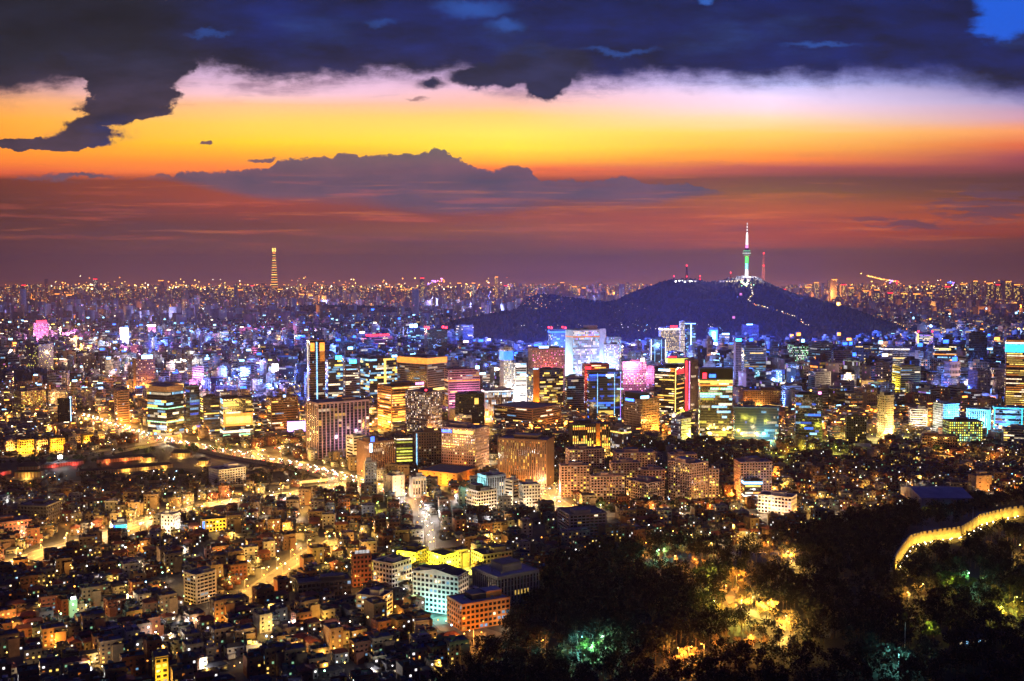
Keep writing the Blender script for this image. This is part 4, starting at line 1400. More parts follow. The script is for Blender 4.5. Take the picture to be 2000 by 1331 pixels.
# foot of the centre
h_('the white banded corner office', OBN, OB, 676, 690, 716, 854, 908, 'band', 'white', 'low white banded office beside the brown lattice block', th=32, litk=.15, ex=[('light', cO, .3, 10, 8, 14)])
h_('the brown lattice block', OBN, OB, 697, 722, 772, 866, 934, 'fin', 'brown', 'brown latticed office with a white glowing sign at its corner', th=30,
   ex=[('sign', SG('C', 8), .0, .10, .74, .98), ('light', cO, .5, 12, 6, 34), ('light', cO, .9, 12, 6, 26), ('box', .1, .4, .2, .7, 5, 'dark'), ('roofsign', SG('B', 3), .05, .22, 6)], litk=.7)
h_('the yellow-banded dark block', OBN, OB, 770, 773, 808, 856, 916, 'bandhi', 'dark', 'dark block with wide yellow lit bands behind the brown lattice block', th=8, pal2='L3W3Y3L2')
h_('the brown mid block', OBN, OB, 810, 813, 863, 846, 910, 'gridd', 'brown', 'dim brown block with a cyan vertical light on its edge', th=8, ex=[('vline', E('C3'), .02, 1.4), ('light', cO, .3, 12, 6, 24)])
h_('the sign-striped grid office', OBN, OB, 861, 928, 956, 840, 926, 'grid', 'pink', 'pink gridded office with a long blue to yellow lit sign along its roof', th=62,
   ex=[('signl', SG('B', 4), .02, .30, .90, .96), ('signl', SG('Y', 2.6), .36, .95, .90, .96), ('lightl', cO, .5, 18, 8, 12)], litk=1.5)
h_('the slim grey tower', 'grey_tower', OB, 712, 714, 736, 905, 966, 'gridd', 'grey', 'slim grey windowless tower at the end of the boulevard', th=8, depth=12, litk=.4)
h_('the orange hall', 'exhibition_hall', 'hall', 815, 893, 936, 927, 952, 'blank', 'orange', 'low flat-roofed hall with its long wall lit orange', th=60, ex=[('lightl', cO, .2, 9, 6, 18), ('lightl', cY, .7, 9, 6, 18), ('light', cO, .5, 8, 5, 6)], litk=0, unit=False)
h_('the white-gabled apartments', 'apartment_block', AB, 749, 767, 791, 932, 972, 'blank', 'cream', 'small apartment slab with a bright blank white gable', th=38, ex=[('light', cK, .2, 12, 6, 9), ('light', cY, .9, 12, 8, 5)], litk=0)
h_('the grey side block', OBN, OB, 800, 806, 833, 934, 974, 'fin', 'grey', 'grey ribbed block before the orange hall', th=20, ex=[('light', cO, -.2, 10, 6, 20)])
h_('the cyan glass apartments', 'apartment_block', AB, 932, 952, 989, 932, 988, 'fin', 'paleblue', 'pale apartments with a cyan glass flank beside the orange street', th=34, ex=[('lightl', cT, .4, 12, 20, 18), ('light', cW, .4, 12, 8, 12)], litk=.4)
h_('the white L block', 'white_block', OB, 910, 934, 971, 962, 1008, 'school', 'white', 'white walk-up block with a black box on its roof', th=34, ex=[('box', .0, .42, .2, .8, 6, 'black'), ('light', cW, .5, 12, 6, 12), ('light', cP, .0, 12, 6, 7)])
h_('the white framed grid block', 'white_block', OB, 1014, 1022, 1056, 949, 994, 'grid', 'white', 'small dark block caged by a white grid frame', th=18, litk=.2, ex=[('light', cW, .3, 10, 5, 8)])
h_('the street corner slab', OBN, OB, 985, 1002, 1014, 940, 988, 'band', 'white', 'white slab next to the caged grid block', th=50, litk=.4)
h_('the orange ribbed slab', 'apartment_block', AB, 970, 1067, 1082, 862, 952, 'finor', 'brown', 'long ribbed slab glowing orange along the bright street', th=72, ex=[('lightl', cO, .15, 10, 5, 8), ('lightl', cO, .5, 10, 5, 8), ('lightl', cO, .85, 10, 5, 8)])
h_('the gold slit tower block', 'apartment_block', AB, 1111, 1118, 1193, 830, 890, 'fin', 'dark', 'dark block with tall golden lit slits and an orange pier', th=14, pal2='Y3L3Y2O3', litk=2.6, ex=[('pier', 'orange', .62, .72, 1), ('light', cO, .66, 10, 10, 24), ('light', cY, .9, 10, 4, 16)])
h_('the round ribbed block', OBN, OB, 1192, 1215, 1232, 835, 880, 'finw', 'violet', 'violet ribbed block with a row of white lights under its roof', th=44, litk=.25, ex=[('crown', E('Y3'), 2, 7)])
# the pink curved apartment estate
for q in ((1092, 1096, 1152, 912, 972, 10, 'lowest wing, nearest the orange street'), (1152, 1154, 1221, 932, 986, -0, 'long low wing in the middle of its row'), (1222, 1262, 1298, 946, 988, 44, 'rounded wing before the twin stair heads'),
          (1304, 1346, 1383, 908, 988, 44, 'tall rounded wing above the ring street'), (1382, 1384, 1404, 918, 982, 10, 'narrow wing joined to the tall rounded one'), (1432, 1446, 1508, 905, 976, 20, 'last wing beyond the orange trees'),
          (1190, 1196, 1252, 906, 958, 14, 'raised wing with a yellow lit stair'), (1250, 1256, 1299, 920, 962, 12, 'raised wing behind the rounded one'), (1104, 1112, 1182, 880, 930, 14, 'rear wing behind the lowest'),
          (1196, 1204, 1282, 886, 932, 12, 'rear wing under the round ribbed block'), (1303, 1310, 1362, 890, 934, 12, 'rear wing behind the tall rounded one')):
    h_('the pink estate ' + q[6].split(',')[0].replace('wing', 'wing'), 'apartment_block', AB, q[0], q[1], q[2], q[3], q[4], 'apt', 'pink', 'pinkish tan estate block, ' + q[6], th=max(8, q[5]), litk=.8,
       ex=[('light', cY, .3, 12, 5, 2.2), ('light', cY, .8, 12, 5, 2.2), ('box', .3, .5, .2, .8, 4, 'pink')], group='pinkish tan estate blocks', depth=16)
h_('the blue-signed corner shop', 'shop_building', 'shop', 1449, 1453, 1488, 940, 980, 'bandhi', 'dark', 'dark shop block with a blue white sign bar and orange trees around', th=12, ex=[('crown', SG('C', 5), 2.2, 1), ('band', E('K3'), .25, 1.5)])
h_('the white checker block', OBN, OB, 1310, 1330, 1349, 820, 862, 'gridw', 'white', 'white block with a checker of small lit windows', th=44, litk=.8)
h_('the white clinic', 'clinic', 'clinic', 1478, 1545, 1556, 974, 1008, 'school', 'white', 'white clinic with lit ground floor behind the lit trees', th=74, ex=[('lightl', cW, .5, 10, 5, 1.6), ('lightl', cP, .9, 10, 5, 1.4)], litk=3)
h_('the long white gymnasium', 'gymnasium', 'hall', 1755, 1800, 1902, 975, 1004, 'blank', 'grey', 'long gymnasium with a pale shallow vaulted roof and one yellow lit window strip', th=20, ex=[('gable', 6, roof_pale), ('screen', SG('L', 1.2), .02, .42, .12, .42), ('screen', E('T3'), .44, .56, .3, .5)], litk=0, unit=False)
h_('the brown arcade building', 'school_building', SC, 1797, 1801, 1870, 852, 878, 'school', 'brown', 'long brown school with rows of small windows under the yellow-green block', th=8, litk=2, ex=[('light', cO, .5, 10, 4, 8)])
h_('the white lettered hospital', 'hospital', 'hospital', 1955, 1958, 2030, 838, 872, 'band', 'grey', 'white topped hospital building at the far east edge', th=6, litk=.6)
h_('the small vaulted hall', 'vaulted_hall', 'hall', 1667, 1670, 1700, 874, 890, 'blank', 'grey', 'small hall with a pale rounded roof in the dark garden', th=14, ex=[('gable', 5, roof_pale)], litk=0, unit=False)
h_('the framed tan block', OBN, OB, 1890, 1906, 1937, 932, 962, 'blank', 'tan', 'tan block with a big square blank wall among dark houses', th=36, ex=[('light', cO, .5, 10, 5, 7)])
h_('the violet dim block', 'apartment_block', AB, 1088, 1112, 1186, 1008, 1056, 'aptw', 'violet', 'dim violet apartment row below the ring street', th=20, litk=.2)
# campus
h_('the yellow school wing', 'school_building', SC, 775, 812, 838, 1082, 1120, 'school', 'yellow', 'long yellow floodlit school wing with a dark roof', th=60, roofm=roof_tile, ex=[('lightl', cL, .2, 10, 9, 40), ('lightl', cL, .7, 10, 9, 40)])
h_('the yellow cube', 'school_building', SC, 836, 866, 895, 1088, 1130, 'school', 'yellow', 'yellow floodlit cube with dark wall lettering over the bright court', th=40, roofm=roof_tile, ex=[('light', cL, .3, 9, 12, 36), ('light', cL, .9, 9, 9, 30), ('lightl', cL, .5, 9, 12, 36), ('screen', wallm('black'), .45, .92, .30, .38)], unit=False, litk=.0)
h_('the yellow-ended hall', 'school_building', SC, 920, 944, 1002, 1086, 1118, 'school', 'tan', 'hall with one yellow lit end and a long dim side', th=30, roofm=roof_tile, ex=[('lightl', cL, .5, 10, 8, 40)], litk=0)
h_('the long white school', 'school_building', SC, 728, 766, 806, 1104, 1160, 'school', 'white', 'long plain white school with unlit ribbon windows', th=48, roofm=roof_green, ex=[('light', cK, .1, 12, 4, 3), ('light', cW, .9, 12, 8, 2.5), ('lightl', cW, .4, 14, 5, 3)])
h_('the teal-lit school', 'school_building', SC, 803, 895, 916, 1128, 1204, 'school', 'white', 'big white school with tall pilasters, its foot lit teal', th=62, roofm=roof_tile, ex=[('gable', 4, roof_tile), ('lightl', cT, .9, 9, 4, 7), ('lightl', cT, .5, 9, 4, 9), ('lightl', cT, .15, 9, 4, 9), ('lightl', cW, .3, 16, 18, 4), ('light', cW, .5, 9, 10, 5)], litk=1.2)
h_('the violet-roofed college', 'school_building', SC, 920, 972, 1056, 1130, 1190, 'fin', 'grey', 'broad grey college building with a pale violet flat roof', th=34, roofm=roof_pale, ex=[('box', .3, .75, .3, .75, 6, 'grey')], litk=.2)
h_('the brick college hall', 'school_building', SC, 872, 902, 1000, 1184, 1234, 'school', 'orange', 'orange brick college hall with rows of small windows beside the black wood', th=26, roofm=roof_pale, ex=[('light', cO, .2, 10, 5, 2.5), ('light', cW, .8, 9, 5, 2.5), ('lightl', cO, .5, 10, 6, 2.5), ('box', .3, .6, .3, .8, 4, 'dark')], litk=2)
h_('the beige gable block', 'apartment_block', AB, 809, 811, 839, 1216, 1252, 'blank', 'cream', 'beige walk-up block with a wide plain gable facing the yard', th=8, ex=[('light', cW, .5, 12, 6, 4)], litk=.3)
h_('the dark ladder school', 'school_building', SC, 577, 583, 690, 1142, 1182, 'school', 'dark', 'long dark school with pale ladder lines and hardly a lit window', th=8, litk=.7)
h_('the yellow-cornered block', 'apartment_block', AB, 694, 748, 768, 1168, 1210, 'aptw', 'cream', 'four-storey block with a yellow lit corner and long balconies', th=64, ex=[('light', cY, .4, 8, 5, 8), ('lightl', cO, .7, 10, 5, 4)], litk=.8)
h_('the dark brick block', 'apartment_block', AB, 686, 690, 727, 1086, 1148, 'gridd', 'brick', 'tall dark brick block with a white rooftop sign', th=10, ex=[('roofsign', E('K2'), .1, .9, 2.5)], litk=.3)
h_('the arched-door apartments', 'apartment_block', AB, 359, 384, 425, 1126, 1182, 'aptw', 'cream', 'cream apartment house with a tall arched relief on its lit gable', th=36, ex=[('lightl', cY, .5, 10, 6, 7)], litk=.3)
h_('the yellow shuttered house', 'walkup_house', 'house', 298, 304, 330, 1288, 1338, 'apt', 'yellow', 'yellow lit walk-up with a grey pitched roof near the lower edge', th=12, ex=[('gable', 4, roof_grey), ('light', cY, .4, 8, 6, 6)])
h_('the blue-white shop', 'shop_building', 'shop', 216, 220, 250, 1026, 1052, 'glassb', 'paleblue', 'market shop with a curved blue lit window front', th=6, pal2='B3C3T3K3', litk=2.2, ex=[('light', cK, .5, 9, 6, 10)])
h_('the white lit market block', 'shop_building', 'shop', 315, 338, 353, 1008, 1048, 'gridw', 'white', 'white market block with scaffolding-like lit balconies', th=58, ex=[('light', cK, .5, 9, 6, 8), ('lightl', cW, .5, 10, 8, 10)], litk=.5)
h_('the blue-marked long shop', 'shop_building', 'shop', 392, 396, 462, 1018, 1040, 'gridhi', 'yellow', 'long low market shop with a blue sign and dark roof', th=8, roofm=roof_tile, ex=[('sign', SG('B', 4), .0, .06, .1, .95), ('light', cY, .5, 9, 6, 9)], unit=False)
h_('the pale gabled office row', 'office_row', OB, 34, 92, 122, 990, 1032, 'grid', 'dark', 'dark office row with one pale windowed gable near the market', th=60, litk=.3, ex=[('light', cO, .6, 10, 6, 7)])
h_('the brick west block', 'apartment_block', AB, -30, -20, 66, 1026, 1066, 'gridd', 'brick', 'long dull brick block at the west end of the market', th=10)
h_('the twin grey terrace', 'apartment_block', AB, 408, 428, 482, 920, 952, 'aptd', 'white', 'pale grey terrace in dimness between palace and avenue', th=26, litk=.8)
h_('the green-lit clinic', 'clinic', 'clinic', 134, 136, 152, 1176, 1212, 'blank', 'green', 'narrow block with a green white lit face and white lamp', th=8, ex=[('light', (.6, 1, .7), .5, 8, 18, 8), ('roofsign', SG('K', 6), .2, .9, 2)], litk=0)

# the lit row of buildings behind the palace wall
for i, (xa, xb, yt, yb) in enumerate(((8, 30, 864, 886), (34, 67, 862, 888), (68, 94, 862, 884), (97, 128, 859, 882), (134, 158, 854, 876), (160, 184, 852, 872), (187, 204, 850, 868))):
    h_('', 'mission_building', OB, xa, xa + 4, xb, yt, yb, 'gridd', 'yellow' if i % 2 else 'cream', 'low golden lit hall, %s in the row behind the palace' % ('first second third fourth fifth sixth seventh'.split()[i]),
       th=14, ex=[('light', cY, .3, 9, 5, 13), ('light', cO, .8, 9, 5, 13)], rows=False, group='golden lit halls behind the palace', unit=i % 2 == 0, roofm=roof_tile)

# ------------------------------------------------------------------ the tower on the south hill, masts, and the far skyscraper
def ring(r, k=12, x=0, y=0):
    return [(x + r * math.cos(2 * PI * i / k), y + r * math.sin(2 * PI * i / k)) for i in range(k)]


TY = RIDGE_Y
TX = ray(1458, 545)[0] / ray(1458, 545)[1] * TY
tz0 = namsan(TX, TY) - 4


def zpix(y, dist):
    return CAM_Z + ray(1458, y)[2] / ray(1458, y)[1] * dist


tw = thing('observation_tower', (TX, TY, 0), 0, 'tall observation tower glowing green and white on the summit of the dark hill', 'tower')  # floodlight on base, shaft, pods and mast put in as their own emission
Z = lambda y: zpix(y, TY)
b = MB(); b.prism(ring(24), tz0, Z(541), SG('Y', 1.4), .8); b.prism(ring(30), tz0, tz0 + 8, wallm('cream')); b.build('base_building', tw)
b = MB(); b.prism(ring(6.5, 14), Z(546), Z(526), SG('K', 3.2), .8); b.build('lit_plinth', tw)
b = MB(); b.prism(ring(6.2, 14), Z(527), Z(515), SG('T', 1.6), 1); b.build('cyan_lit_shaft', tw)
b = MB(); b.prism(ring(6.4, 14), Z(515), Z(500), glow('tower_green_floodlight', (.01, .9, .08), 2.2, .1), 1); b.build('green_lit_shaft', tw)
dg = glow('pod_green_floodlight', (.05, .5, .06), .35, .3)
b = MB()
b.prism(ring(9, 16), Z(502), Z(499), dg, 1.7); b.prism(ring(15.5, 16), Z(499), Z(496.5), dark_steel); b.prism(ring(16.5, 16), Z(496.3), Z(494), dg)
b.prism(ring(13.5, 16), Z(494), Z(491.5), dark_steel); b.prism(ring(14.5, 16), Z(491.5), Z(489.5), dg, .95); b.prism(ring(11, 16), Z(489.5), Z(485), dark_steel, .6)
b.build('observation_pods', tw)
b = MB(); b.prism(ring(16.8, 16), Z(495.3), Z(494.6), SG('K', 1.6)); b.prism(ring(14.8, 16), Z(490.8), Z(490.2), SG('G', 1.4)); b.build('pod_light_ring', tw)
b = MB(); b.prism(ring(6, 10), Z(486), Z(478), SG('P', 1.8), .8); b.prism(ring(4.2, 10), Z(478), Z(457), SG('K', 3.0), .8); b.build('white_lit_mast', tw)
b = MB()
for k in range(7):
    y0, y1 = 457 - k * 3, 457 - (k + 1) * 3
    r0 = 2.6 - k * .22
    b.prism(ring(r0, 4), Z(y0), Z(y1), E('K3') if k % 2 == 0 else dark_steel, .95)
b.tube((0, 0, Z(436)), (0, 0, Z(433)), .8, .3, dark_steel)
b.build('antenna', tw)
point_light((TX - 20, TY - 60, tz0 + 30), cW, 1500, 3)
point_light((TX + 20, TY - 50, tz0 + 14), cW, 700, 3)


def lattice_mast(x, yt, yb, label, hw=5.0, lamps=(0.0, .42, .98)):
    X = ray(x, yb)[0] / ray(x, yb)[1] * TY
    z0, z1 = namsan(X, TY) - 3, zpix(yt, TY)
    o = thing('radio_mast', (X, TY, 0), 0.3, label, 'radio mast')
    b = MB()
    n = 9
    for i in range(n):
        a, c_ = i / n, (i + 1) / n
        wa, wb = hw * (1 - .75 * a), hw * (1 - .75 * c_)
        za, zb = z0 + (z1 - z0) * a, z0 + (z1 - z0) * c_
        qa = [(-wa, -wa, za), (wa, -wa, za), (wa, wa, za), (-wa, wa, za)]
        qb = [(-wb, -wb, zb), (wb, -wb, zb), (wb, wb, zb), (-wb, wb, zb)]
        for k in range(4):
            b.tube(qa[k], qb[k], .8, .8, red_paint)
            b.tube(qa[k], qb[(k + 1) % 4], .45, .45, red_paint)
    b.build('lattice', o)
    for f in lamps:
        b = MB()
        b.prism(ring(3.2 if hw > 4 else 2.6, 8), z0 + (z1 - z0) * (1 - f) - 3, z0 + (z1 - z0) * (1 - f) + 3, SG('R', 3.5))
        b.build('warning_lamp', o)


red_paint = paint('mast_red_paint', (.10, .02, .025))
lattice_mast(1491, 495, 550, 'tall lattice radio mast with three red lamps beside the observation tower')
lattice_mast(1341, 519, 550, 'smaller lattice mast with red lamps on the western summit', 4.5, (0, .7))
lattice_mast(1427, 533, 546, 'short mast with one red lamp between the two summits', 2.5, (0,))
lattice_mast(1316, 540, 552, 'stubby mast with one red lamp where the west ridge drops', 2.5, (0,))
lattice_mast(1367, 540, 552, 'stubby red mast behind the white summit lamps', 3.5, (0, .5))
for k, (xa, xb, y, lab) in enumerate(((1318, 1362, 549, 'low radio station on the western summit behind a row of white lamps'), (1405, 1440, 546, 'low ridge building beside the short mast'), (1447, 1468, 553, 'cable car station glowing white just below the observation tower'))):
    X0, X1 = [ray(q, y)[0] / ray(q, y)[1] * (TY - 70) for q in (xa, xb)]
    z = namsan((X0 + X1) / 2, TY - 70)
    o = thing('summit_building', (X0, TY - 70, z - 3), 0, lab, 'summit building')
    b = MB(); b.box(0, X1 - X0, 0, 14, 0, 9, wallm('white')); b.build('wall', o)
    b = MB(); b.box(-1, X1 - X0 + 1, -1, 15, 9, 10, roof_grey); b.build('roof', o)
    b = MB()
    n = 6
    for i in range(n):
        b.box((i + .3) * (X1 - X0) / n, (i + .6) * (X1 - X0) / n, -.4, -.05, 2, 6, E('W3'))
    b.build('windows', o)['kind'] = 'stuff'

# super-tall tower, far behind
LD = 14500.0
lx = ray(536, 560)[0] / ray(536, 560)[1] * LD
lt = thing('supertall_tower', (lx, LD, 0), .4, 'far supertall tower ringed with golden light bands on the horizon', 'skyscraper')
zz = lambda y: CAM_Z + ray(536, y)[2] / ray(536, y)[1] * LD
b = MB(); gl = E('O2')
prev = 46
body = paint('hazy_tower_glass', (.10, .07, .07), rough=.4)
b.prism(ring(46, 8), 0, zz(486), body, .28)
b.build('body', lt)
b = MB()
for k in range(17):
    y = 566 - k * 4.7
    r = 46 * (1 - .72 * (566 - y) / 80) + 2
    b.prism(ring(r, 8), zz(y), zz(y - (1.0 if k % 3 else 1.7)), SG('O', 2.4) if k % 2 else SG('Y', 2.4))
b.build('light_bands', lt)
for s_ in (-1, 1):
    b = MB(); b.box(s_ * 14 - 6, s_ * 14 + 6, -16, 16, zz(492), zz(485), SG('Y', 3.2)); b.build('crown_fin', lt)
b = MB(); b.box(-70, 90, -60, 60, 0, zz(565), SG('O', 3)); b.build('podium', lt)

# ------------------------------------------------------------------ building prototypes for the fabric of the city
KIDS_OF = {}
SUB = {}


def proto(maker):
    n0 = set(o.name for o in D.objects)
    root = maker()
    KIDS_OF[root.name] = [o for o in D.objects if o.parent is root]
    for k in KIDS_OF[root.name]:
        SUB[k.name] = []
    for o in D.objects:
        if o.parent is not None and o.parent.name in SUB and o.parent.parent is root:
            SUB[o.parent.name].append(o)
    return root


def clone(root, loc, rz, scale=(1, 1, 1)):
    c = root.copy()
    C.objects.link(c)
    c.location = loc
    c.rotation_euler = (0, 0, rz)
    c.scale = scale
    for k in KIDS_OF[root.name]:
        q = k.copy()
        C.objects.link(q)
        q.parent = c
        for g in SUB[k.name]:
            r = g.copy()
            C.objects.link(r)
            r.parent = q
    return c


def flatten(root):
    """all of a prototype's parts as arrays, for the masses of buildings nobody could count"""
    V_, F_, M_, off = [], [], [], 0
    for k, k0 in [(k, k) for k in KIDS_OF[root.name]] + [(g, k) for k in KIDS_OF[root.name] for g in SUB[k.name]]:
        me = k.data
        v = np.zeros(len(me.vertices) * 3, np.float32)
        me.vertices.foreach_get('co', v)
        v = v.reshape(-1, 3)
        rz_ = k.rotation_euler.z
        if rz_:
            ca, sa = math.cos(rz_), math.sin(rz_)
            v = np.stack([v[:, 0] * ca - v[:, 1] * sa, v[:, 0] * sa + v[:, 1] * ca, v[:, 2]], 1)
        v = v + np.array(k0.location, np.float32)
        for p in me.polygons:
            vs = list(p.vertices)
            if len(vs) == 3:
                vs = vs + [vs[2]]
                continue
            F_.append([i + off for i in vs[:4]])
            M_.append(me.materials[p.material_index])
        V_.append(v)
        off += len(v)
    return np.concatenate(V_), np.array(F_, np.int32), M_


class Mass:
    def __init__(self):
        self.V, self.F, self.M, self.off, self.mats = [], [], [], 0, []
        self.n = 0

    def add(self, arr, loc, rz, sc=(1, 1, 1)):
        v, f, m = arr
        ca, sa = math.cos(rz), math.sin(rz)
        x, y, z = v[:, 0] * sc[0], v[:, 1] * sc[1], v[:, 2] * sc[2]
        self.V.append(np.stack([x * ca - y * sa + loc[0], x * sa + y * ca + loc[1], z + loc[2]], 1))
        self.F.append(f + self.off)
        self.off += len(v)
        ids = []
        for q in m:
            if q not in self.mats:
                self.mats.append(q)
            ids.append(self.mats.index(q))
        self.M += ids
        self.n += 1

    def build(self, name, label=None):
        if not self.V:
            return
        o = np_mesh(name, np.concatenate(self.V), np.concatenate(self.F), self.M, self.mats, 'stuff')
        if label:
            o['label'] = label


def centre_shift(root, w, d):
    for o in KIDS_OF[root.name]:
        o.location.x -= w / 2
        o.location.y -= d / 2


def office_proto(sty, wall, w, d, h, pal, litk, look, seed, name='office_building', cat='office building', ex=None):
    def mk():
        root = thing(name, (0, 0, -500), 0)
        rng = random.Random(seed)
        facade(root, w, d, h, sty, wall, rng, rows=0, relief=False, litk=litk * .55, pal2=pal, roofm=roof_grey)
        H = Hero()
        H.root, H.w, H.d, H.h, H.p, H.ang = root, w, d, h, Vector((0, 0, 0)), 0
        for e in ex or ():
            extra(H, wall, *e)
        return root
    r = proto(mk)
    centre_shift(r, w, d)
    return dict(root=r, w=w, d=d, h=h, look=look, cat=cat, arr=flatten(r))


ZB = 'C3W2B2K2C2V2'      # palettes by district: blue heart, mixed, amber
ZM = 'W3Y2P2K2C2O2'
ZA = 'Y3O2W2Y2O3Y1'
PROT = {'b': [], 'm': [], 'a': []}
sd = 100
for zone, pal, walls in (('b', ZB, ('grey', 'paleblue', 'violet', 'black', 'blue', 'white', 'pink', 'teal', 'grey')), ('m', ZM, ('pink', 'cream', 'violet', 'grey', 'brown', 'white', 'tan', 'violet', 'pink')), ('a', ZA, ('tan', 'brown', 'cream', 'grey', 'white', 'brick', 'tan', 'dark', 'violet'))):
    for i, wl in enumerate(walls):
        sty = ('band', 'grid', 'glass', 'bandhi', 'apt', 'fin', 'gridd', 'aptw', 'bandc')[i]
        if wl in ('black', 'dark', 'blue', 'teal'):
            sty = 'glass'
        w, d, h = [(24, 18, 32), (20, 20, 44), (30, 20, 38), (26, 16, 26), (34, 13, 40), (18, 16, 36), (22, 18, 22), (40, 12, 36), (28, 22, 30)][i]
        sd += 1
        sg = None
        if i in (0, 6):
            c_ = {'b': ('C', 'K', 'B'), 'm': ('W', 'K', 'C'), 'a': ('Y', 'W', 'O')}[zone][i // 3]
            sg = [('roofsign', SG(c_, 5), .2, .7, 2.6)]
        sn = {'C': 'cyan', 'T': 'turquoise', 'B': 'blue', 'P': 'pink', 'K': 'white', 'R': 'red', 'Y': 'yellow', 'W': 'cream', 'O': 'orange'}
        look = {'band': 'striped', 'grid': 'gridded', 'glass': 'glass', 'bandhi': 'bright striped', 'apt': 'dotted', 'fin': 'ribbed', 'gridd': 'plain', 'aptw': 'balconied', 'bandc': 'banded'}[sty]
        wn = {'paleblue': 'pale blue'}.get(wl, wl)
        look = wn + ' ' + look + (' ' + ('flats' if sty in ('apt', 'aptw') else 'office'))
        if sg:
            look += ' with %s roof sign' % sn[c_]
        PROT[zone].append(office_proto(sty, wl, w, d, h, pal, 1.0 if zone != 'b' else 1.2, look, sd,
                                       'apartment_block' if sty in ('apt', 'aptw') else 'office_building', 'apartment block' if sty in ('apt', 'aptw') else 'office building', sg))


# houses
def house_proto(i, wall, roofk, floors, w, d, seed):
    rng = random.Random(seed)
    h = floors * 2.9 + .6

    def mk():
        root = thing('house', (0, 0, -500), 0)
        wm = housem(wall)
        b = MB()
        b.box(0, w, 0, d, 0, h, wm)
        for k in range(1, floors):
            b.box(-.12, w + .12, -.12, d + .12, k * 2.9 + .3, k * 2.9 + .5, wm)
        ah = 0
        if i % 3 != 2:
            ah = max(2.6, h - 2.9 * (1 + i % 2))
            ax0, ax1 = ((.5 * w, .98 * w), (.02 * w, .42 * w))[i % 2]
            b.box(ax0, ax1, -2.3 - .4 * (i % 3), -.13, 0, ah, wm)
            b.box(ax0 - .1, ax1 + .1, -2.4 - .4 * (i % 3), -.13, ah, ah + .9, wm) if floors > 2 else None
        b.build('wall', root)
        r = MB()
        rm = {'green': roof_green, 'grey': roof_grey, 'tile': roof_tile, 'red': roof_red, 'pale': roof_pale}[roofk]
        if roofk in ('tile', 'red'):
            e, rh = .6, d * .22
            P = [(-e, -e, h), (w + e, -e, h), (w + e, d + e, h), (-e, d + e, h)]
            a, c_ = (w * .18, d / 2, h + rh), (w * .82, d / 2, h + rh)
            n = len(r.v)
            r.face([P[0], P[1], c_, a], rm)
            r.face([P[2], P[3], a, c_], rm)
            r.face([P[1], P[2], c_, c_], rm) if False else r.face([P[1], P[2], (w * .82, d / 2 + .05, h + rh), c_], rm)
            r.face([P[3], P[0], a, (w * .18, d / 2 + .05, h + rh)], rm)
            r.box(-e, w + e, -e, d + e, h - .02, h + .12, rm)
        else:
            r.box(-.1, w + .1, -.1, d + .1, h - .02, h + .15, rm)
            for q_ in range(3):
                vx_, vy_ = rng.uniform(.1, .8) * w, rng.uniform(.1, .4) * d
                r.box(vx_, vx_ + rng.uniform(.6, 1.6), vy_, vy_ + rng.uniform(.5, 1.2), h + .15, h + rng.uniform(.6, 1.3), (steel, dark_steel, wm)[q_])
            if i % 4 == 1:
                r.box(w * .3, w * .85, d * .12, d * .45, h + 1.9, h + 2.05, roof_red if i % 8 == 1 else roof_pale)
                for vx_ in (.32 * w, .82 * w):
                    for vy_ in (.15 * d, .42 * d):
                        r.box(vx_, vx_ + .1, vy_, vy_ + .1, h + .15, h + 1.9, steel)
            for q in ((-.1, w + .1, -.1, .1), (-.1, w + .1, d - .1, d + .1)):
                r.box(*q, h + .15, h + .95, wm)
            for q in ((-.1, .1), (w - .1, w + .1)):
                r.box(q[0], q[1], .1, d - .1, h + .15, h + .93, wm)
        rfo = r.build('roof', root)
        if roofk not in ('tile', 'red'):
            s_ = MB()
            sx_, sy_ = rng.uniform(.1, .55) * w, d * .5
            s_.box(sx_, sx_ + 2.8, sy_, sy_ + 3.2, h + .15, h + 2.6, wm)
            s_.box(sx_ - .2, sx_ + 3.0, sy_ - .2, sy_ + 3.4, h + 2.6, h + 2.8, rm)
            s_.build('stair_head', rfo)
            if rng.random() < .7:
                t = MB()
                t.prism(ring(.8, 8, w * .8, d * .4), h + .15, h + 1.7, paint('tank_' + ('yellow' if i % 2 else 'blue'), (.5, .35, .03) if i % 2 else (.03, .10, .35)))
                t.build('water_tank', rfo)
        nw = max(2, int(w / 3.2))
        nd = max(1, int(d / 3.6))
        ws = []
        for k in range(floors):
            for j in range(nw):
                ws.append(((w / nw * (j + .5) - .7, -.02, .9 + k * 2.9), (1, 0)))
            for j in range(nd):
                ws.append(((-.02, d / nd * (j + .5) - .6, .9 + k * 2.9), (0, 1)))
                ws.append(((w + .02, d / nd * (j + .5) + .6, .9 + k * 2.9), (0, -1)))
        for o0, du in ws:
            m = glass
            if rng.random() < .2:
                m = E(rng.choice(['Y3', 'Y2', 'W3', 'W2', 'O2', 'Y2', 'K3', 'G2', 'C2', 'Y3']))
            window_part(root, o0, du, 1.4, 1.3, m)
        dr = MB()
        dr.box(w * .42, w * .42 + 1.1, -.08, -.01, 0, 2.1, dark_steel)
        dr.build('door', root)
        return root
    r = proto(mk)
    centre_shift(r, w, d)
    nm = {1: 'single-storey', 2: 'two-storey', 3: 'three-storey', 4: 'four-storey', 5: 'five-storey'}[floors]
    rn = {'green': 'flat green roof', 'grey': 'flat grey roof', 'tile': 'dark tiled roof', 'red': 'red tiled roof', 'pale': 'pale flat roof'}[roofk]
    return dict(root=r, w=w, d=d, h=h, look='%s %s house with %s' % (wall, nm, rn), cat='house', arr=flatten(r))


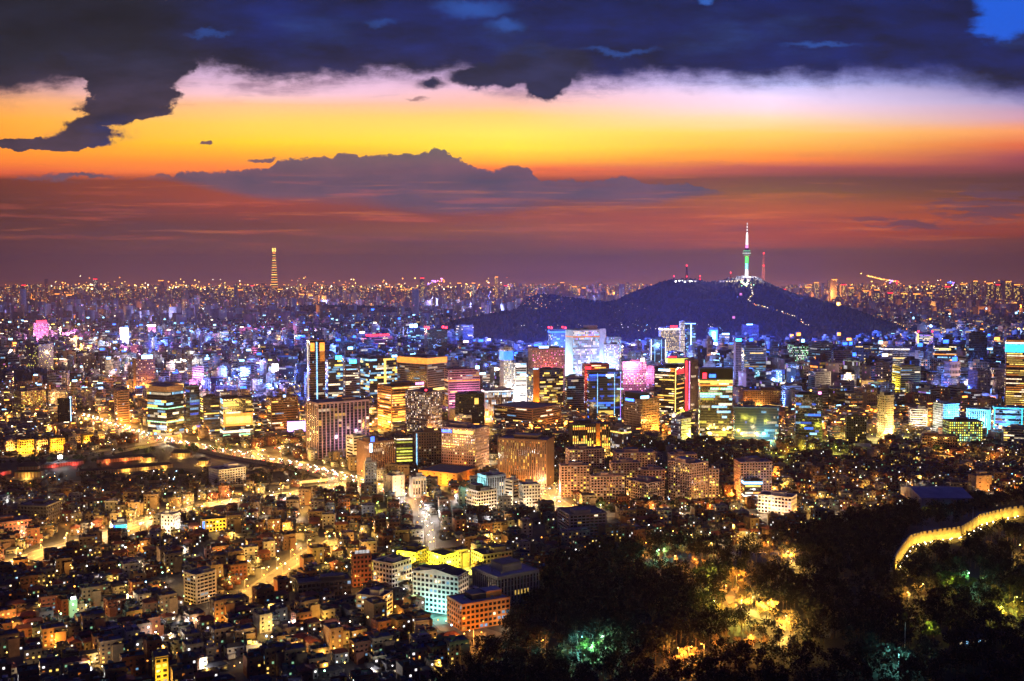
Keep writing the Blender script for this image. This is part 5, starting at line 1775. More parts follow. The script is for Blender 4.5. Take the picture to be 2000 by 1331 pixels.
HP = []
for i, (wl, rk, fl, w, d) in enumerate((('brick', 'green', 2, 10, 9), ('cream', 'grey', 3, 11, 9), ('grey', 'tile', 1, 12, 7), ('brick', 'grey', 3, 10, 10), ('tan', 'green', 3, 12, 9), ('white', 'grey', 4, 12, 10), ('grey', 'green', 2, 10, 8),
                                        ('brick', 'red', 2, 11, 9), ('cream', 'tile', 1, 13, 7), ('dark', 'grey', 2, 10, 9), ('brown', 'green', 4, 12, 11), ('white', 'red', 2, 10, 8), ('tan', 'grey', 5, 14, 10), ('brown', 'tile', 1, 10, 8),
                                        ('grey', 'grey', 3, 11, 10), ('brick', 'green', 4, 13, 10), ('cream', 'green', 2, 9, 9), ('dark', 'tile', 1, 14, 7), ('tan', 'red', 2, 12, 8), ('grey', 'pale', 2, 9, 8), ('brown', 'red', 3, 10, 9), ('white', 'tile', 2, 11, 7))):
    HP.append(house_proto(i, wl, rk, fl, w, d, 500 + i))

# ------------------------------------------------------------------ filling the plots
rng = random.Random(5)
PL = []         # (proto, x, y, angle, scale, zone)


def flow(x, y):
    return 0.42 + 0.35 * math.sin(x / 310.0 + 1.0) * math.cos(y / 420.0) + 0.12 * math.sin(x / 90.0 + y / 70.0)


def district(u, v, x, y):
    if v >= 940 and u < 1120:
        return 'house'
    if v > 868 and u > 1460:
        return 'house'
    if v > 905:
        return 'house'
    if v > 862:
        return 'low'
    if v > 806:
        return 'low' if (u < 590 or u > 985) else 'office'
    if u < 590 and v > 742:
        return 'lowmid'
    return 'office'


def zone_of(u, v):
    if v > 800:
        return 'a' if rng.random() < .8 else 'm'
    if u < 180:
        return 'm' if rng.random() < .7 else 'a'
    if u < 560:
        return rng.choice('mmba') if v > 700 else rng.choice('bmbm')
    if u < 1500:
        return rng.choice('bbbm') if v < 780 else rng.choice('ba')
    return rng.choice('bbma') if v > 680 else rng.choice('am')


def visible(u, v, pad=40):
    return -pad < u < 2000 + pad and v < 1331 + 60


# near houses on bent lattices with lanes
st = 12.6
for i in range(-75, 90):
    for j in range(30, 150):
        x0, y0 = i * st, j * st
        x = x0 + 26 * math.sin(y0 / 130.0) + rng.uniform(-1.2, 1.2)
        y = y0 + 22 * math.sin(x0 / 110.0 + 1) + rng.uniform(-1.2, 1.2)
        u, v = topx((x, y, 0))
        if not visible(u, v) or v < 862 or y < 600:
            continue
        if district(u, v, x, y) not in ('house', 'low'):
            continue
        if j % 4 == 0 and rng.random() < .8:
            continue
        if i % 6 == 0 and rng.random() < .7:
            continue
        if rng.random() < .05:
            continue
        p = rng.choice(HP)
        if v < 1010 and u > 1450 and p['h'] > 10 and rng.random() < .6:
            p = HP[rng.choice((0, 2, 6, 8, 13))]
        a = 0.35 + 0.25 * math.cos(y0 / 130.0) + rng.choice((0, 0, PI / 2)) + rng.uniform(-.05, .05)
        if occ_rect(x, y, p['w'] / 2 * .86, p['d'] / 2 * .86, a, 0.0, test=True):
            continue
        PL.append((p, x, y, a, (rng.uniform(.9, 1.08), rng.uniform(.9, 1.08), rng.uniform(.9, 1.12)), 'h'))
        occ_rect(x, y, p['w'] / 2 - 3.4, p['d'] / 2 - 3.4, a, 0.0)

# offices, flats and low blocks farther out
y = 1600.0
while y < 5200:
    stp = 27 if y < 2100 else (33 if y < 3200 else 46)
    x = -0.62 * y
    while x < 0.62 * y:
        xx, yy2 = x + rng.uniform(-.25, .25) * stp, y + rng.uniform(-.25, .25) * stp
        x += stp
        u, v = topx((xx, yy2, 0))
        if not visible(u, v, 60) or v > 862:
            continue
        dis = district(u, v, xx, yy2)
        if namsan(xx, yy2) > 1 or MOUND_A(xx, yy2) > 2:
            continue
        zn = zone_of(u, v)
        p = rng.choice(PROT[zn])
        f = max(1, abs(yy2) / F)
        if dis == 'low':
            hh_ = rng.uniform(7, 15)
        elif dis == 'lowmid':
            hh_ = rng.choice((8, 10, 12, 16, 22, 30)) * rng.uniform(.8, 1.2)
        else:
            hh_ = rng.choice((12, 18, 25, 32, 42, 55) if v < 760 else (10, 14, 20, 28)) * rng.uniform(.8, 1.2)
            if u > 1430 and 690 < v < 800:
                hh_ = rng.uniform(30, 72) * (1 if v < 780 else .6)
            if 590 < u < 1000 and 700 < v < 790:
                hh_ = rng.uniform(24, 58)
            if u < 560:
                hh_ = min(hh_, 42)
            if 880 < u < 1700 and v < 700:
                hh_ = min(hh_, 34)
        sc = (rng.uniform(.65, 1.1), rng.uniform(.7, 1.1), 1)
        if dis in ('low',):
            sc = (sc[0] * .7, sc[1] * .8, 1)
        big = u > 1430 and v < 810 or (560 < u < 1430 and v < 790)
        if big:
            if rng.random() < .14:
                continue
            sc = (sc[0] * 1.22, sc[1] * 1.1, 1)
        sz = hh_ / p['h']
        if sz < .5:
            p = rng.choice([q for q in PROT[zn] if q['h'] <= 32])
            sz = hh_ / p['h']
        a = flow(xx, yy2) + rng.choice((0, PI / 2)) + rng.uniform(-.1, .1)
        if occ_rect(xx, yy2, p['w'] / 2 * sc[0], p['d'] / 2 * sc[1], a, 1.0, test=True):
            continue
        occ_rect(xx, yy2, p['w'] / 2 * sc[0], p['d'] / 2 * sc[1], a, 0.0)
        PL.append((p, xx, yy2, a, (sc[0], sc[1], sz), 'o'))
    y += stp


def apparent(q):
    p, x, y, a, s, k = q
    return p['w'] * s[0] * p['h'] * s[2] / (y * y)


mass_h, mass_o = Mass(), Mass()
THINGS = []
cnt = {}
for cat_ in ('house', 'office building', 'apartment block'):
    L_ = sorted([q for q in PL if q[0]['cat'] == cat_ and -10 < topx((q[1], q[2], 0))[0] < 2010 and topx((q[1], q[2], 8))[1] < 1325], key=apparent, reverse=True)
    used = sum(1 for H in HEROES if H.root.get('category') == cat_)
    lim = 300 - used
    sel = set(id(q) for q in L_[:lim])
    for q in PL:
        if q[0]['cat'] != cat_:
            continue
        p, x, y, a, s, k = q
        if id(q) in sel:
            THINGS.append((clone(p['root'], (x, y, 0), a, s), q))
        else:
            (mass_h if cat_ == 'house' else mass_o).add(p['arr'], (x, y, 0), a, s)
print('plots', len(PL), 'things', len(THINGS), 'mass', mass_h.n, mass_o.n)
mass_h.build('dense_low_houses', 'packed low houses filling the slopes and back lanes')
mass_o.build('dense_city_blocks', 'packed city blocks between and beyond the towers')
for P_ in HP + sum(PROT.values(), []):
    for k in KIDS_OF[P_['root'].name]:
        for g in SUB[k.name]:
            D.objects.remove(g)
        D.objects.remove(k)
    nm_ = P_['root']
    P_['root'] = None
    D.objects.remove(nm_)

# labels: look, then the nearest landmark and how it stands to it
_seen = {}
ORD = 'nearest,second nearest,third nearest,fourth nearest,fifth nearest,sixth nearest,seventh nearest,eighth nearest,ninth nearest,tenth nearest,eleventh nearest,twelfth nearest'.split(',')
tmp = {}
for o, q in THINGS:
    p, x, y, a, s, k = q
    best = min(LAND, key=lambda l: (l[0] - x) ** 2 + (l[1] - y) ** 2)
    dx, dy = x - best[0], y - best[1]
    if abs(dx) > abs(dy) * 1.0:
        rel = 'to the right of' if dx > 0 else 'to the left of'
    else:
        rel = 'behind' if dy > 0 else 'in front of'
    tmp.setdefault((p['look'], rel, best[2]), []).append((math.hypot(dx, dy), o, q))
for (look, rel, lm), L_ in tmp.items():
    L_.sort(key=lambda t: t[0])
    for i, (dd, o, q) in enumerate(L_):
        if len(L_) > 1:
            lab = '%s, %s %s %s' % (look, ORD[min(i, 11)].replace(' nearest', '') if i else 'nearest', rel, lm)
        else:
            lab = '%s %s %s' % (look, rel, lm)
        wds = lab.split()
        if len(wds) > 16:
            lab = lab.replace(' flat ', ' ').replace(' roof sign', ' sign').replace('to the ', '')
        if len(lab.split()) > 16:
            lab = lab.replace('the ', '')
        if len(lab.split()) > 16:
            lab = lab.replace(' house with', ',').replace(' roof', ' roof')
        lab = ' '.join(lab.split()[:16])
        tag(o, lab, q[0]['cat'], {'house': 'low houses of the old quarter', 'office building': 'office buildings between the towers', 'apartment block': 'apartment blocks between the offices'}[q[0]['cat']])

# ------------------------------------------------------------------ the far city: a mass of blocks and lights out to the horizon
nr = np.random.RandomState(3)


def far_mass():
    V_, F_, M_, off = [], [], [], 0
    mats = [wallm('pink'), wallm('tan'), wallm('white'), E('Y3'), E('O3'), E('W3'), E('C3'), E('P3'), E('O2'), E('Y2'), E('B3')]
    n = 9000
    for q in range(n):
        t = nr.rand()
        yp = 646 - 84 * t ** 0.95
        d_ = F * CAM_Z / (yp - 529)
        xp = nr.uniform(-60, 2060)
        p = gp(xp, yp)
        if namsan(p.x, p.y) > 0 or (p.y < 5300 and 860 < xp < 1760 and yp > 600):
            continue
        if MOUND_B(p.x, p.y) > 4:
            continue
        w = nr.uniform(14, 45)
        dd = nr.uniform(12, 25)
        tall = nr.rand() < (.20 if xp < 1000 else .42)
        h = nr.uniform(36, 85) if tall else nr.uniform(8, 28)
        if nr.rand() < .012:
            h *= 1.9
        a = nr.uniform(-.7, .7)
        ca, sa = math.cos(a), math.sin(a)
        c8 = np.array([(0, 0, 0), (w, 0, 0), (w, dd, 0), (0, dd, 0), (0, 0, h), (w, 0, h), (w, dd, h), (0, dd, h)], float)
        vs = [c8]
        fs = [(4, 5, 6, 7), (0, 1, 5, 4), (1, 2, 6, 5), (2, 3, 7, 6), (3, 0, 4, 7)]
        ms = [nr.randint(3)] * 5
        right = xp > 1500
        near_ = d_ < 7000
        pal = (3, 4, 8, 9, 4, 3, 5) if (right or d_ > 8000) else (5, 6, 3, 7, 9, 10, 5, 8)
        k = nr.randint(1, 4) + (nr.randint(2, 7) if tall else 0)
        base = 8
        sz = d_ / 4200.0
        for _ in range(k):
            ww, hh2 = nr.uniform(1.5, 4.2) * sz, nr.uniform(1.0, 2.0) * sz
            ww, hh2 = min(ww, w * .7), min(hh2, h * .4)
            zz_ = nr.uniform(.1, .95) * (h - hh2)
            if nr.rand() < .72:
                u0 = nr.uniform(0, w - ww)
                vs.append(np.array([(u0, -.4, zz_), (u0 + ww, -.4, zz_), (u0 + ww, -.4, zz_ + hh2), (u0, -.4, zz_ + hh2)]))
            else:
                ww = min(ww, dd * .8)
                u0 = nr.uniform(0, dd - ww)
                vs.append(np.array([(-.4, u0, zz_), (-.4, u0, zz_ + hh2), (-.4, u0 + ww, zz_ + hh2), (-.4, u0 + ww, zz_)]))
            fs.append((base, base + 1, base + 2, base + 3))
            ms.append(pal[nr.randint(len(pal))])
            base += 4
        v = np.concatenate(vs)
        x, y = v[:, 0] * ca - v[:, 1] * sa + p.x, v[:, 0] * sa + v[:, 1] * ca + p.y
        V_.append(np.stack([x, y, v[:, 2]], 1))
        F_ += [tuple(i + off for i in f) for f in fs]
        M_ += ms
        off += len(v)
    o = np_mesh('distant_city', np.concatenate(V_), F_, M_, mats, 'stuff')
    o['label'] = 'hazy mass of far city blocks and lights reaching the horizon'


far_mass()

# street lamps and signs too many to count: small lamps as tiny cubes
LV, LF, LM, LMAT = [], [], [], []
CUBE = np.array([(-1, -1, -1), (1, -1, -1), (1, 1, -1), (-1, 1, -1), (-1, -1, 1), (1, -1, 1), (1, 1, 1), (-1, 1, 1)], float) * .5
CF = [(0, 3, 2, 1), (4, 5, 6, 7), (0, 1, 5, 4), (1, 2, 6, 5), (2, 3, 7, 6), (3, 0, 4, 7)]


def bulb(p, s, m):
    if m not in LMAT:
        LMAT.append(m)
    k = len(LV) * 8
    LV.append(CUBE * np.array([s, s, s]) + np.array(p))
    LF.extend([tuple(i + k for i in f) for f in CF])
    LM.extend([LMAT.index(m)] * 6)


def spark(x, y, px_, letter, pw, dist=None, z=6.0):
    """a lamp seen at photograph pixel (x, y), about px_ photograph pixels wide"""
    if dist is None:
        p = gp(x, y, z)
    else:
        p = at_dist(x, y, dist)
    bulb(p, px_ * p.y / F, SG(letter, pw))


pick = lambda s: s[nr.randint(len(s))]
# far carpet of lamps
def clump(x, y):
    """patchiness of the far lights: bright quarters, dark parks and river"""
    p = gp(x, y)
    a = math.sin(p.x / 420 + 1.3 * math.sin(p.y / 900)) + math.sin(p.y / 610 + 1.1 * math.sin(p.x / 700)) + .8 * math.sin((p.x + p.y) / 260)
    return 1 / (1 + math.exp(-2.2 * a))


for _ in range(10500):
    x, y = nr.uniform(-20, 2020), 556 + 90 * nr.rand() ** 1.25
    if nr.rand() > clump(x, y):
        continue
    if x > 880 and x < 1760 and y > np.interp(x, [q[0] for q in SKYL], [q[1] for q in SKYL]) - 3:
        continue
    if 420 < x < 870 and 600 < y < 617:
        continue
    s_ = 'OOOOYYOY' if x > 1500 or y < 600 else 'WKCYOOYWBY'
    spark(x, y, nr.uniform(.4, 1.05) * (1 if nr.rand() < .95 else 1.9), pick(s_), pick((2, 3, 5, 9)), z=14)
# lamps standing on far hillsides above the horizon haze
for _ in range(420):
    x = pick((nr.uniform(100, 470), nr.uniform(560, 1000), nr.uniform(1560, 2000)))
    y = 566 - abs(nr.normal(0, 9))
    if 1200 < x < 1700 and y > 540:
        continue
    spark(x, y, nr.uniform(.8, 1.7), pick('OYOYW'), pick((3, 6, 9)), dist=13500 + nr.uniform(-1500, 1500))
# bridge over the far river
bd = 11600.0
P0, P1 = at_dist(505, 576.5, bd), at_dist(822, 573.5, bd)
br = thing('river_bridge', (P0.x, P0.y, 0), math.atan2(P1.y - P0.y, P1.x - P0.x), 'far river bridge traced by a row of orange lamps', 'bridge')
LB = (Vector((P1.x, P1.y, 0)) - Vector((P0.x, P0.y, 0))).length
b = MB(); b.box(0, LB, -12, 12, P0.z - 16, P0.z - 12, wallm('grey')); b.build('deck', br)
b = MB()
for i in range(14):
    b.box(LB * i / 13 - 4, LB * i / 13 + 4, -8, 8, 0, P0.z - 16, wallm('grey'))
b.build('piers', br)
b = MB()
for i in range(92):
    s_ = nr.uniform(3, 7)
    b.box(LB * (i + nr.uniform(-.3, .3)) / 91, LB * (i + .0) / 91 + s_, -13, -10, P0.z - 9, P0.z - 9 + s_, SG('O', 3))
b.build('bridge_lamps', br)['kind'] = 'stuff'
for _ in range(160):
    x = nr.uniform(520, 830)
    spark(x, nr.uniform(577, 596), nr.uniform(.6, 1.4), 'O', 2, z=10)
for _ in range(60):
    x = nr.uniform(735, 860); spark(x, 566 + nr.uniform(-1.5, 1.5), nr.uniform(.8, 1.8), pick('YO'), 3, dist=13500)
# winding hill road, upper right
for i in range(70):
    t = i / 69
    spark(1695 + 60 * t + nr.uniform(-1, 1), 538 + 13 * t ** .7 + nr.uniform(-1, 1), nr.uniform(.9, 2.0), pick('YOY'), 3, dist=12500)
for x, y, l, s_ in ((1741, 550, 'V', 4), (1753, 552, 'R', 4), (1577, 569, 'O', 3), (1855, 553, 'B', 4), (1863, 554, 'V', 3), (845, 551, 'V', 4), (853, 549, 'P', 4), (862, 547, 'P', 4), (838, 555, 'V', 3), (865, 549, 'O', 4)):
    for k in range(4):
        spark(x + nr.uniform(-3, 3), y + nr.uniform(-3, 3), s_ * .5, l, 4, dist=11000)

# hazy far towers one can tell apart
FT = [(47, 585, 557, 8), (112, 590, 574, 9), (135, 592, 576, 11), (158, 592, 577, 10), (187, 585, 545, 8), (315, 588, 548, 10), (452, 592, 563, 13), (470, 592, 566, 10), (590, 600, 575, 10), (607, 600, 577, 9), (493, 588, 558, 6), (758, 590, 560, 9),
      (825, 590, 543, 8), (897, 590, 553, 8), (925, 588, 553, 7), (970, 585, 541, 6), (988, 590, 558, 7), (1098, 580, 552, 8), (1122, 590, 560, 8), (1140, 592, 562, 8), (1530, 586, 565, 10), (1578, 590, 561, 12), (1594, 588, 552, 9), (1629, 592, 546, 11),
      (1647, 592, 556, 11), (1662, 594, 562, 9), (1690, 598, 568, 12), (1712, 598, 566, 10), (1738, 600, 572, 12), (1765, 600, 573, 12), (1790, 600, 574, 14), (1815, 600, 572, 10), (1850, 596, 560, 12), (1880, 592, 555, 10), (1904, 594, 549, 9),
      (1932, 596, 553, 12), (1948, 596, 556, 9), (1968, 598, 550, 12), (1985, 598, 556, 12)]
ordn = 'first second third fourth fifth sixth seventh eighth ninth tenth eleventh twelfth thirteenth fourteenth fifteenth sixteenth seventeenth eighteenth nineteenth twentieth'.split()
ordn += ['twenty-' + q for q in ordn[:9]] + ['thirtieth'] + ['thirty-' + q for q in ordn[:9]] + ['fortieth']
FT.sort()
for i, (x, yb, yt, wpx) in enumerate(FT):
    p = gp(x, yb)
    w = wpx * p.y / F
    hgt = at_dist(x, yt, math.hypot(p.x, p.y)).z
    o = thing('distant_tower', (p.x, p.y, 0), nr.uniform(-.3, .3), '%s far hazy tower on the horizon, counting along the skyline from the west' % ordn[i], 'distant tower', 'far hazy towers along the skyline')
    b = MB(); b.box(-w / 2, w / 2, 0, w * .7, 0, hgt, wallm('violet')); b.box(-w * .3, w * .3, w * .1, w * .5, hgt, hgt * 1.06, wallm('violet')); b.build('wall', o)
    b = MB()
    pm_ = E('Y3') if x > 1500 or i % 3 == 0 else E('O2') if i % 2 else E('W3')
    nn = 5
    for r_ in range(int(hgt / 9)):
        for c_ in range(nn):
            if nr.rand() < .33:
                b.box(-w / 2 + (c_ + .15) * w / nn, -w / 2 + (c_ + .75) * w / nn, -.9, -.1, r_ * 9 + 2, r_ * 9 + 6.5, pm_)
    wo_ = b.build('windows', o)
    if wo_:
        wo_['kind'] = 'stuff'
    b = MB(); b.box(-w / 2, w / 2, -1.5, 0, hgt - 5, hgt + 1, SG('O', 3) if i % 4 else SG('R', 3)); b.build('roof_sign', o)

# ------------------------------------------------------------------ lamps on the dark hill
def hill_spark(x, y, px_, letter, pw):
    d_ = ray(x, y)
    t = 3300.0
    while t < 4600:
        q = (d_[0] * t, d_[1] * t, CAM_Z + d_[2] * t)
        if q[2] <= namsan(q[0], q[1]) + 5:
            bulb(q, px_ * q[1] / F, SG(letter, pw))
            return
        t += 8


for x in range(1318, 1366, 7):
    hill_spark(x + nr.uniform(-2, 2), 549 + nr.uniform(0, 2), 2.6, 'K', 5)
for x in range(1405, 1450, 5):
    hill_spark(x, 548 + nr.uniform(0, 2), 1.4, 'W', 3)
for _ in range(26):
    hill_spark(1455 + nr.normal(0, 5), 554 + nr.normal(0, 2.5), nr.uniform(1.2, 3), pick('WYKG'), 4)
wall_path = [(1466, 556), (1468, 566), (1470, 575), (1462, 586), (1473, 595), (1485, 598), (1498, 601), (1524, 607), (1534, 613), (1548, 617), (1564, 622), (1568, 633), (1582, 636)]
for (xa, ya), (xb, yb) in zip(wall_path, wall_path[1:]):
    for k in range(4):
        t = k / 4
        hill_spark(xa + (xb - xa) * t + nr.uniform(-1, 1), ya + (yb - ya) * t + nr.uniform(-1, 1), nr.uniform(.7, 1.7), pick('WYWO'), 3)
for _ in range(40):
    hill_spark(nr.uniform(1180, 1260), nr.uniform(590, 640), .8, 'W', 1.2) if nr.rand() < .25 else None
for k in range(60):
    hill_spark(1000 + nr.uniform(0, 460), 640 + nr.uniform(-6, 8), nr.uniform(.6, 1.4), pick('WKC'), 2)
for k in range(90):
    hill_spark(1020 + abs(nr.normal(0, 45)), 574 + abs(nr.normal(0, 16)), nr.uniform(.5, 1.2), pick('WYO'), 2)
cabs = [(1447, 573, 1442, 588), (1433, 618, 1430, 630)]
for i, (xa, ya, xb, yb) in enumerate(cabs):
    A_, B_ = at_dist(xa, ya, 4200 - i * 350), at_dist(xb, yb, 4180 - i * 350)
    o = thing('cable_car', A_, 0, ('upper cable car climbing the dark hill with red lit cabin', 'lower cable car leaving the city with red lit cabin')[i], 'cable car')
    b = MB(); b.box(-4, 4, -3, 3, -8, 0, SG('P', .9)); b.build('cabin', o)
    b = MB(); b.tube((0, 0, 0), (3, 0, 6), .5, .5, dark_steel); b.tube((-60, 0, -40), (60, 0, 52), .35, .35, dark_steel); b.build('hanger', o)

# ------------------------------------------------------------------ street lamps with their real light
lp = []
b = MB(); b.tube((0, 0, 0), (0, 0, 8.6), .12, .09, steel, 5); b.tube((0, 0, 8.6), (1.5, 0, 9), .08, .06, steel, 4); b.box(-.3, .3, -.3, .3, 0, .4, steel)
pole_me = b.mesh('pole')
HEADS = {}
LAMPN = [0]
LCOL = {'O': cO, 'Y': cY, 'W': cW, 'K': cK, 'G': cG, 'L': cL, 'T': cT, 'B': cB}
LNAME = {'O': 'orange', 'Y': 'amber', 'W': 'warm white', 'K': 'white', 'G': 'green', 'L': 'lime', 'T': 'teal', 'B': 'blue'}
LAMPS = []
LANE = {}


def street_lamp(p, letter, kw, rz, where, hs=.8, pw=12, r=1.2, glow_only=False):
    o = thing('street_lamp', p, rz)
    k = D.objects.new('pole', pole_me); C.objects.link(k); k.parent = o
    key = (letter, hs, pw)
    if key not in HEADS:
        b = MB(); b.box(-.5 * hs, .5 * hs, -.35 * hs, .35 * hs, -.3 * hs, .2 * hs, SG(letter, pw)); HEADS[key] = b.mesh('lamp_head')
    k = D.objects.new('lamp_head', HEADS[key]); C.objects.link(k); k.parent = o; k.location = (1.6, 0, 9)
    if kw and not glow_only:
        l = point_light((2.2, 0, 8.2), LCOL[letter], kw, r, parent=o)
    LAMPS.append((o, where, letter))


def lamps_along(name, every, letter, kw, where, sides=(1, -1), hs=.8, start=0):
    Q, nrm, w = ROADS[name]
    acc, i, s = every * .5, 0, 0
    for i in range(len(Q) - 1):
        seg = (Q[i + 1] - Q[i]).length
        acc += seg
        if acc >= every:
            acc -= every
            s += 1
            sd_ = sides[s % len(sides)]
            p = Q[i] + nrm[i] * sd_ * (w / 2 + 1.2)
            u, v = topx(p)
            if not (-30 < u < 2030):
                continue
            ang = math.atan2(-nrm[i].y * sd_, -nrm[i].x * sd_)
            street_lamp(p + Vector((0, 0, .15)), letter if isinstance(letter, str) and len(letter) == 1 else letter[s % len(letter)], kw, ang, where, hs)


# resample roads finely so lamps space out evenly
for k_, (Q, nrm, w) in list(ROADS.items()):
    Q2, N2 = [], []
    for i in range(len(Q) - 1):
        n = max(1, int((Q[i + 1] - Q[i]).length / 4))
        for j in range(n):
            Q2.append(Q[i].lerp(Q[i + 1], j / n)); N2.append(nrm[i].lerp(nrm[i + 1], j / n).normalized())
    Q2.append(Q[-1]); N2.append(nrm[-1])
    ROADS[k_] = (Q2, N2, w)
lamps_along('boulevard', 24, 'YOYW', 52, 'the boulevard')
lamps_along('cross_avenue', 26, 'YO', 50, 'the cross avenue')
lamps_along('orange_street', 16, 'OWY', 36, 'the orange street')
lamps_along('ring_street', 28, 'OYW', 26, 'the ring street')
lamps_along('market_street', 14, 'YOYW', 50, 'the market street')
lamps_along('slope_street', 16, 'YO', 26, 'the slope street')
lamps_along('white_lane', 16, 'KWY', 9, 'the white lane')
lamps_along('tower_street', 34, 'YL', 60, 'the tower street')
lamps_along('garden_lane', 24, 'L', 22, 'the garden lane')
lamps_along('east_lane', 26, 'YY', 40, 'the east lane')
lamps_along('mid_street', 32, 'YO', 60, 'the street between the towers')
lamps_along('palace_lane', 40, 'YO', 12, 'the palace lane')
lamps_along('hospital_lane', 22, 'YW', 4, 'the hospital lane')

# lane lamps among the houses
kk = 0
for _ in range(3000):
    u, v = nr.uniform(0, 2000), nr.uniform(940, 1330)
    if u > 1000 and v > 1010 or (u > 1000 and v < 940) or u > 860 and v > 1180:
        continue
    if kk > 230:
        break
    p = gp(u, v)
    i, j = int((p.x - GX0) / GC), int((p.y - GY0) / GC)
    if OCC[i, j] or OCC[i + 1, j] or OCC[i, j + 1]:
        continue
    if any((o.location - p).length < 13 for o, _, _ in LAMPS[-60:]):
        continue
    if in_poly(p.x, p.y, NPOLY):
        continue
    kk += 1
    l = 'YYOYWYOYK'[kk % 9]
    big = 1.0 if v < 1120 else (.42 if nr.rand() < .8 else .9)
    kwv = round(17.0 * big, 1)
    if kk % 4:
        o = thing('lane_lamp', p, nr.uniform(0, 6.28))
        if l not in LANE:
            b = MB(); b.tube((0, 0, -5.5), (0, 0, .2), .09, .07, dark_steel, 4); b.tube((0, 0, .1), (.5, 0, .25), .05, .05, dark_steel, 4)
            b2 = MB(); b2.box(.35, .85, -.25, .25, -.2, .25, SG(l, 16))
            LANE[l] = (b.mesh('bracket'), b2.mesh('lantern'))
        for nm2, me_ in zip(('bracket', 'lantern'), LANE[l]):
            k = D.objects.new(nm2, me_); C.objects.link(k); k.parent = o; k.location = (0, 0, 5.4)
        point_light((1.2, 0, 5.2), LCOL[l], kwv, .8, parent=o)
        tag(o, '%s lantern low over a lane between the packed houses' % LNAME[l], 'lantern', '%s lanterns in the house lanes' % LNAME[l])
    else:
        street_lamp(p, l, kwv, nr.uniform(0, 6.28), 'the lanes between the houses', .65)
for x, y, l in ((450, 1100, 'Y'), (480, 1085, 'Y'), (540, 1020, 'Y'), (620, 1002, 'Y'), (560, 1045, 'O'), (690, 1030, 'Y'), (655, 1060, 'Y'), (180, 1040, 'W'), (250, 1048, 'Y'), (350, 1055, 'Y'), (420, 1085, 'Y'), (100, 1098, 'Y'),
                (30, 1128, 'O'), (640, 1120, 'Y'), (590, 1092, 'Y'), (490, 1118, 'Y'), (270, 1085, 'O'), (300, 1262, 'K'), (245, 1185, 'W'), (212, 1200, 'Y'), (300, 1225, 'Y'), (860, 1015, 'K'), (830, 1004, 'K'), (930, 1010, 'Y'),
                (560, 990, 'K'), (500, 1000, 'Y'), (600, 968, 'K'), (660, 965, 'Y'), (740, 1000, 'L'), (380, 1010, 'Y'), (315, 1290, 'Y'), (380, 1235, 'W'), (20, 1240, 'O'), (720, 1270, 'O'), (620, 1290, 'O'), (450, 1150, 'Y'), (780, 990, 'K'), (700, 1180, 'O')):
    street_lamp(gp(x, y), l, 30.0 if y < 1150 else 13.0, nr.uniform(0, 6.28), 'the lanes between the houses', .9, 16)
# east quarter
kk = 0
for _ in range(2000):
    u, v = nr.uniform(1480, 2000), nr.uniform(872, 1005)
    p = gp(u, v)
    i, j = int((p.x - GX0) / GC), int((p.y - GY0) / GC)
    if OCC[i, j] or OCC[i + 1, j] or OCC[i, j + 1] or in_poly(p.x, p.y, NPOLY):
        continue
    if any((o.location - p).length < 28 for o, _, _ in LAMPS[-40:]):
        continue
    kk += 1
    if kk > 34:
        break
    street_lamp(p, 'OYOWO'[kk % 5], 9.0, nr.uniform(0, 6.28), 'the east quarter lanes', .75)

# park drive lamps on the near hill, palace lamps and floodlight
PARK = [(1262, 1078, 'O', 7), (1283, 1092, 'G', 6), (1318, 1104, 'O', 8), (1360, 1112, 'O', 4), (1385, 1140, 'L', 10), (1435, 1040, 'Y', 9), (1465, 1058, 'Y', 9), (1500, 1075, 'O', 9), (1535, 1098, 'Y', 9), (1545, 1118, 'Y', 5), (1438, 1145, 'O', 9), (1418, 1165, 'O', 8),
        (1448, 1195, 'Y', 10), (1470, 1185, 'Y', 8), (1395, 1196, 'L', 5), (1440, 1215, 'L', 7), (1500, 1205, 'Y', 8), (1530, 1228, 'Y', 10), (1520, 1250, 'Y', 9), (1325, 1295, 'O', 9), (1345, 1290, 'O', 7), (1375, 1285, 'O', 5), (1460, 1268, 'O', 2.5),
        (1065, 1275, 'O', 3.5), (1135, 1270, 'T', 6), (1160, 1285, 'G', 9), (1172, 1268, 'G', 5), (1980, 1190, 'L', 8), (1960, 1210, 'L', 6), (1990, 1085, 'Y', 7), (1755, 1302, 'T', 4), (1800, 1165, 'Y', 3.5), (1775, 1180, 'Y', 3), (1890, 1140, 'G', 3), (1850, 1155, 'L', 2.5), (1810, 1250, 'L', 3),
        (1333, 1064, 'G', 2.5), (1352, 1060, 'Y', 4), (1367, 1074, 'Y', 5), (1393, 1080, 'Y', 5), (1415, 1082, 'W', 3), (1200, 1044, 'O', 5), (1520, 935, 'O', 14), (1430, 975, 'O', 12), (1510, 965, 'O', 12), (1990, 965, 'Y', 6), (905, 1262, 'O', 3.0), (945, 1258, 'O', 4)]
for x, y, l, kw in PARK:
    p = hp(x, y + 3)
    street_lamp(p, l, kw * 5.5, nr.uniform(0, 6.28), 'the wooded park', .6, 14)
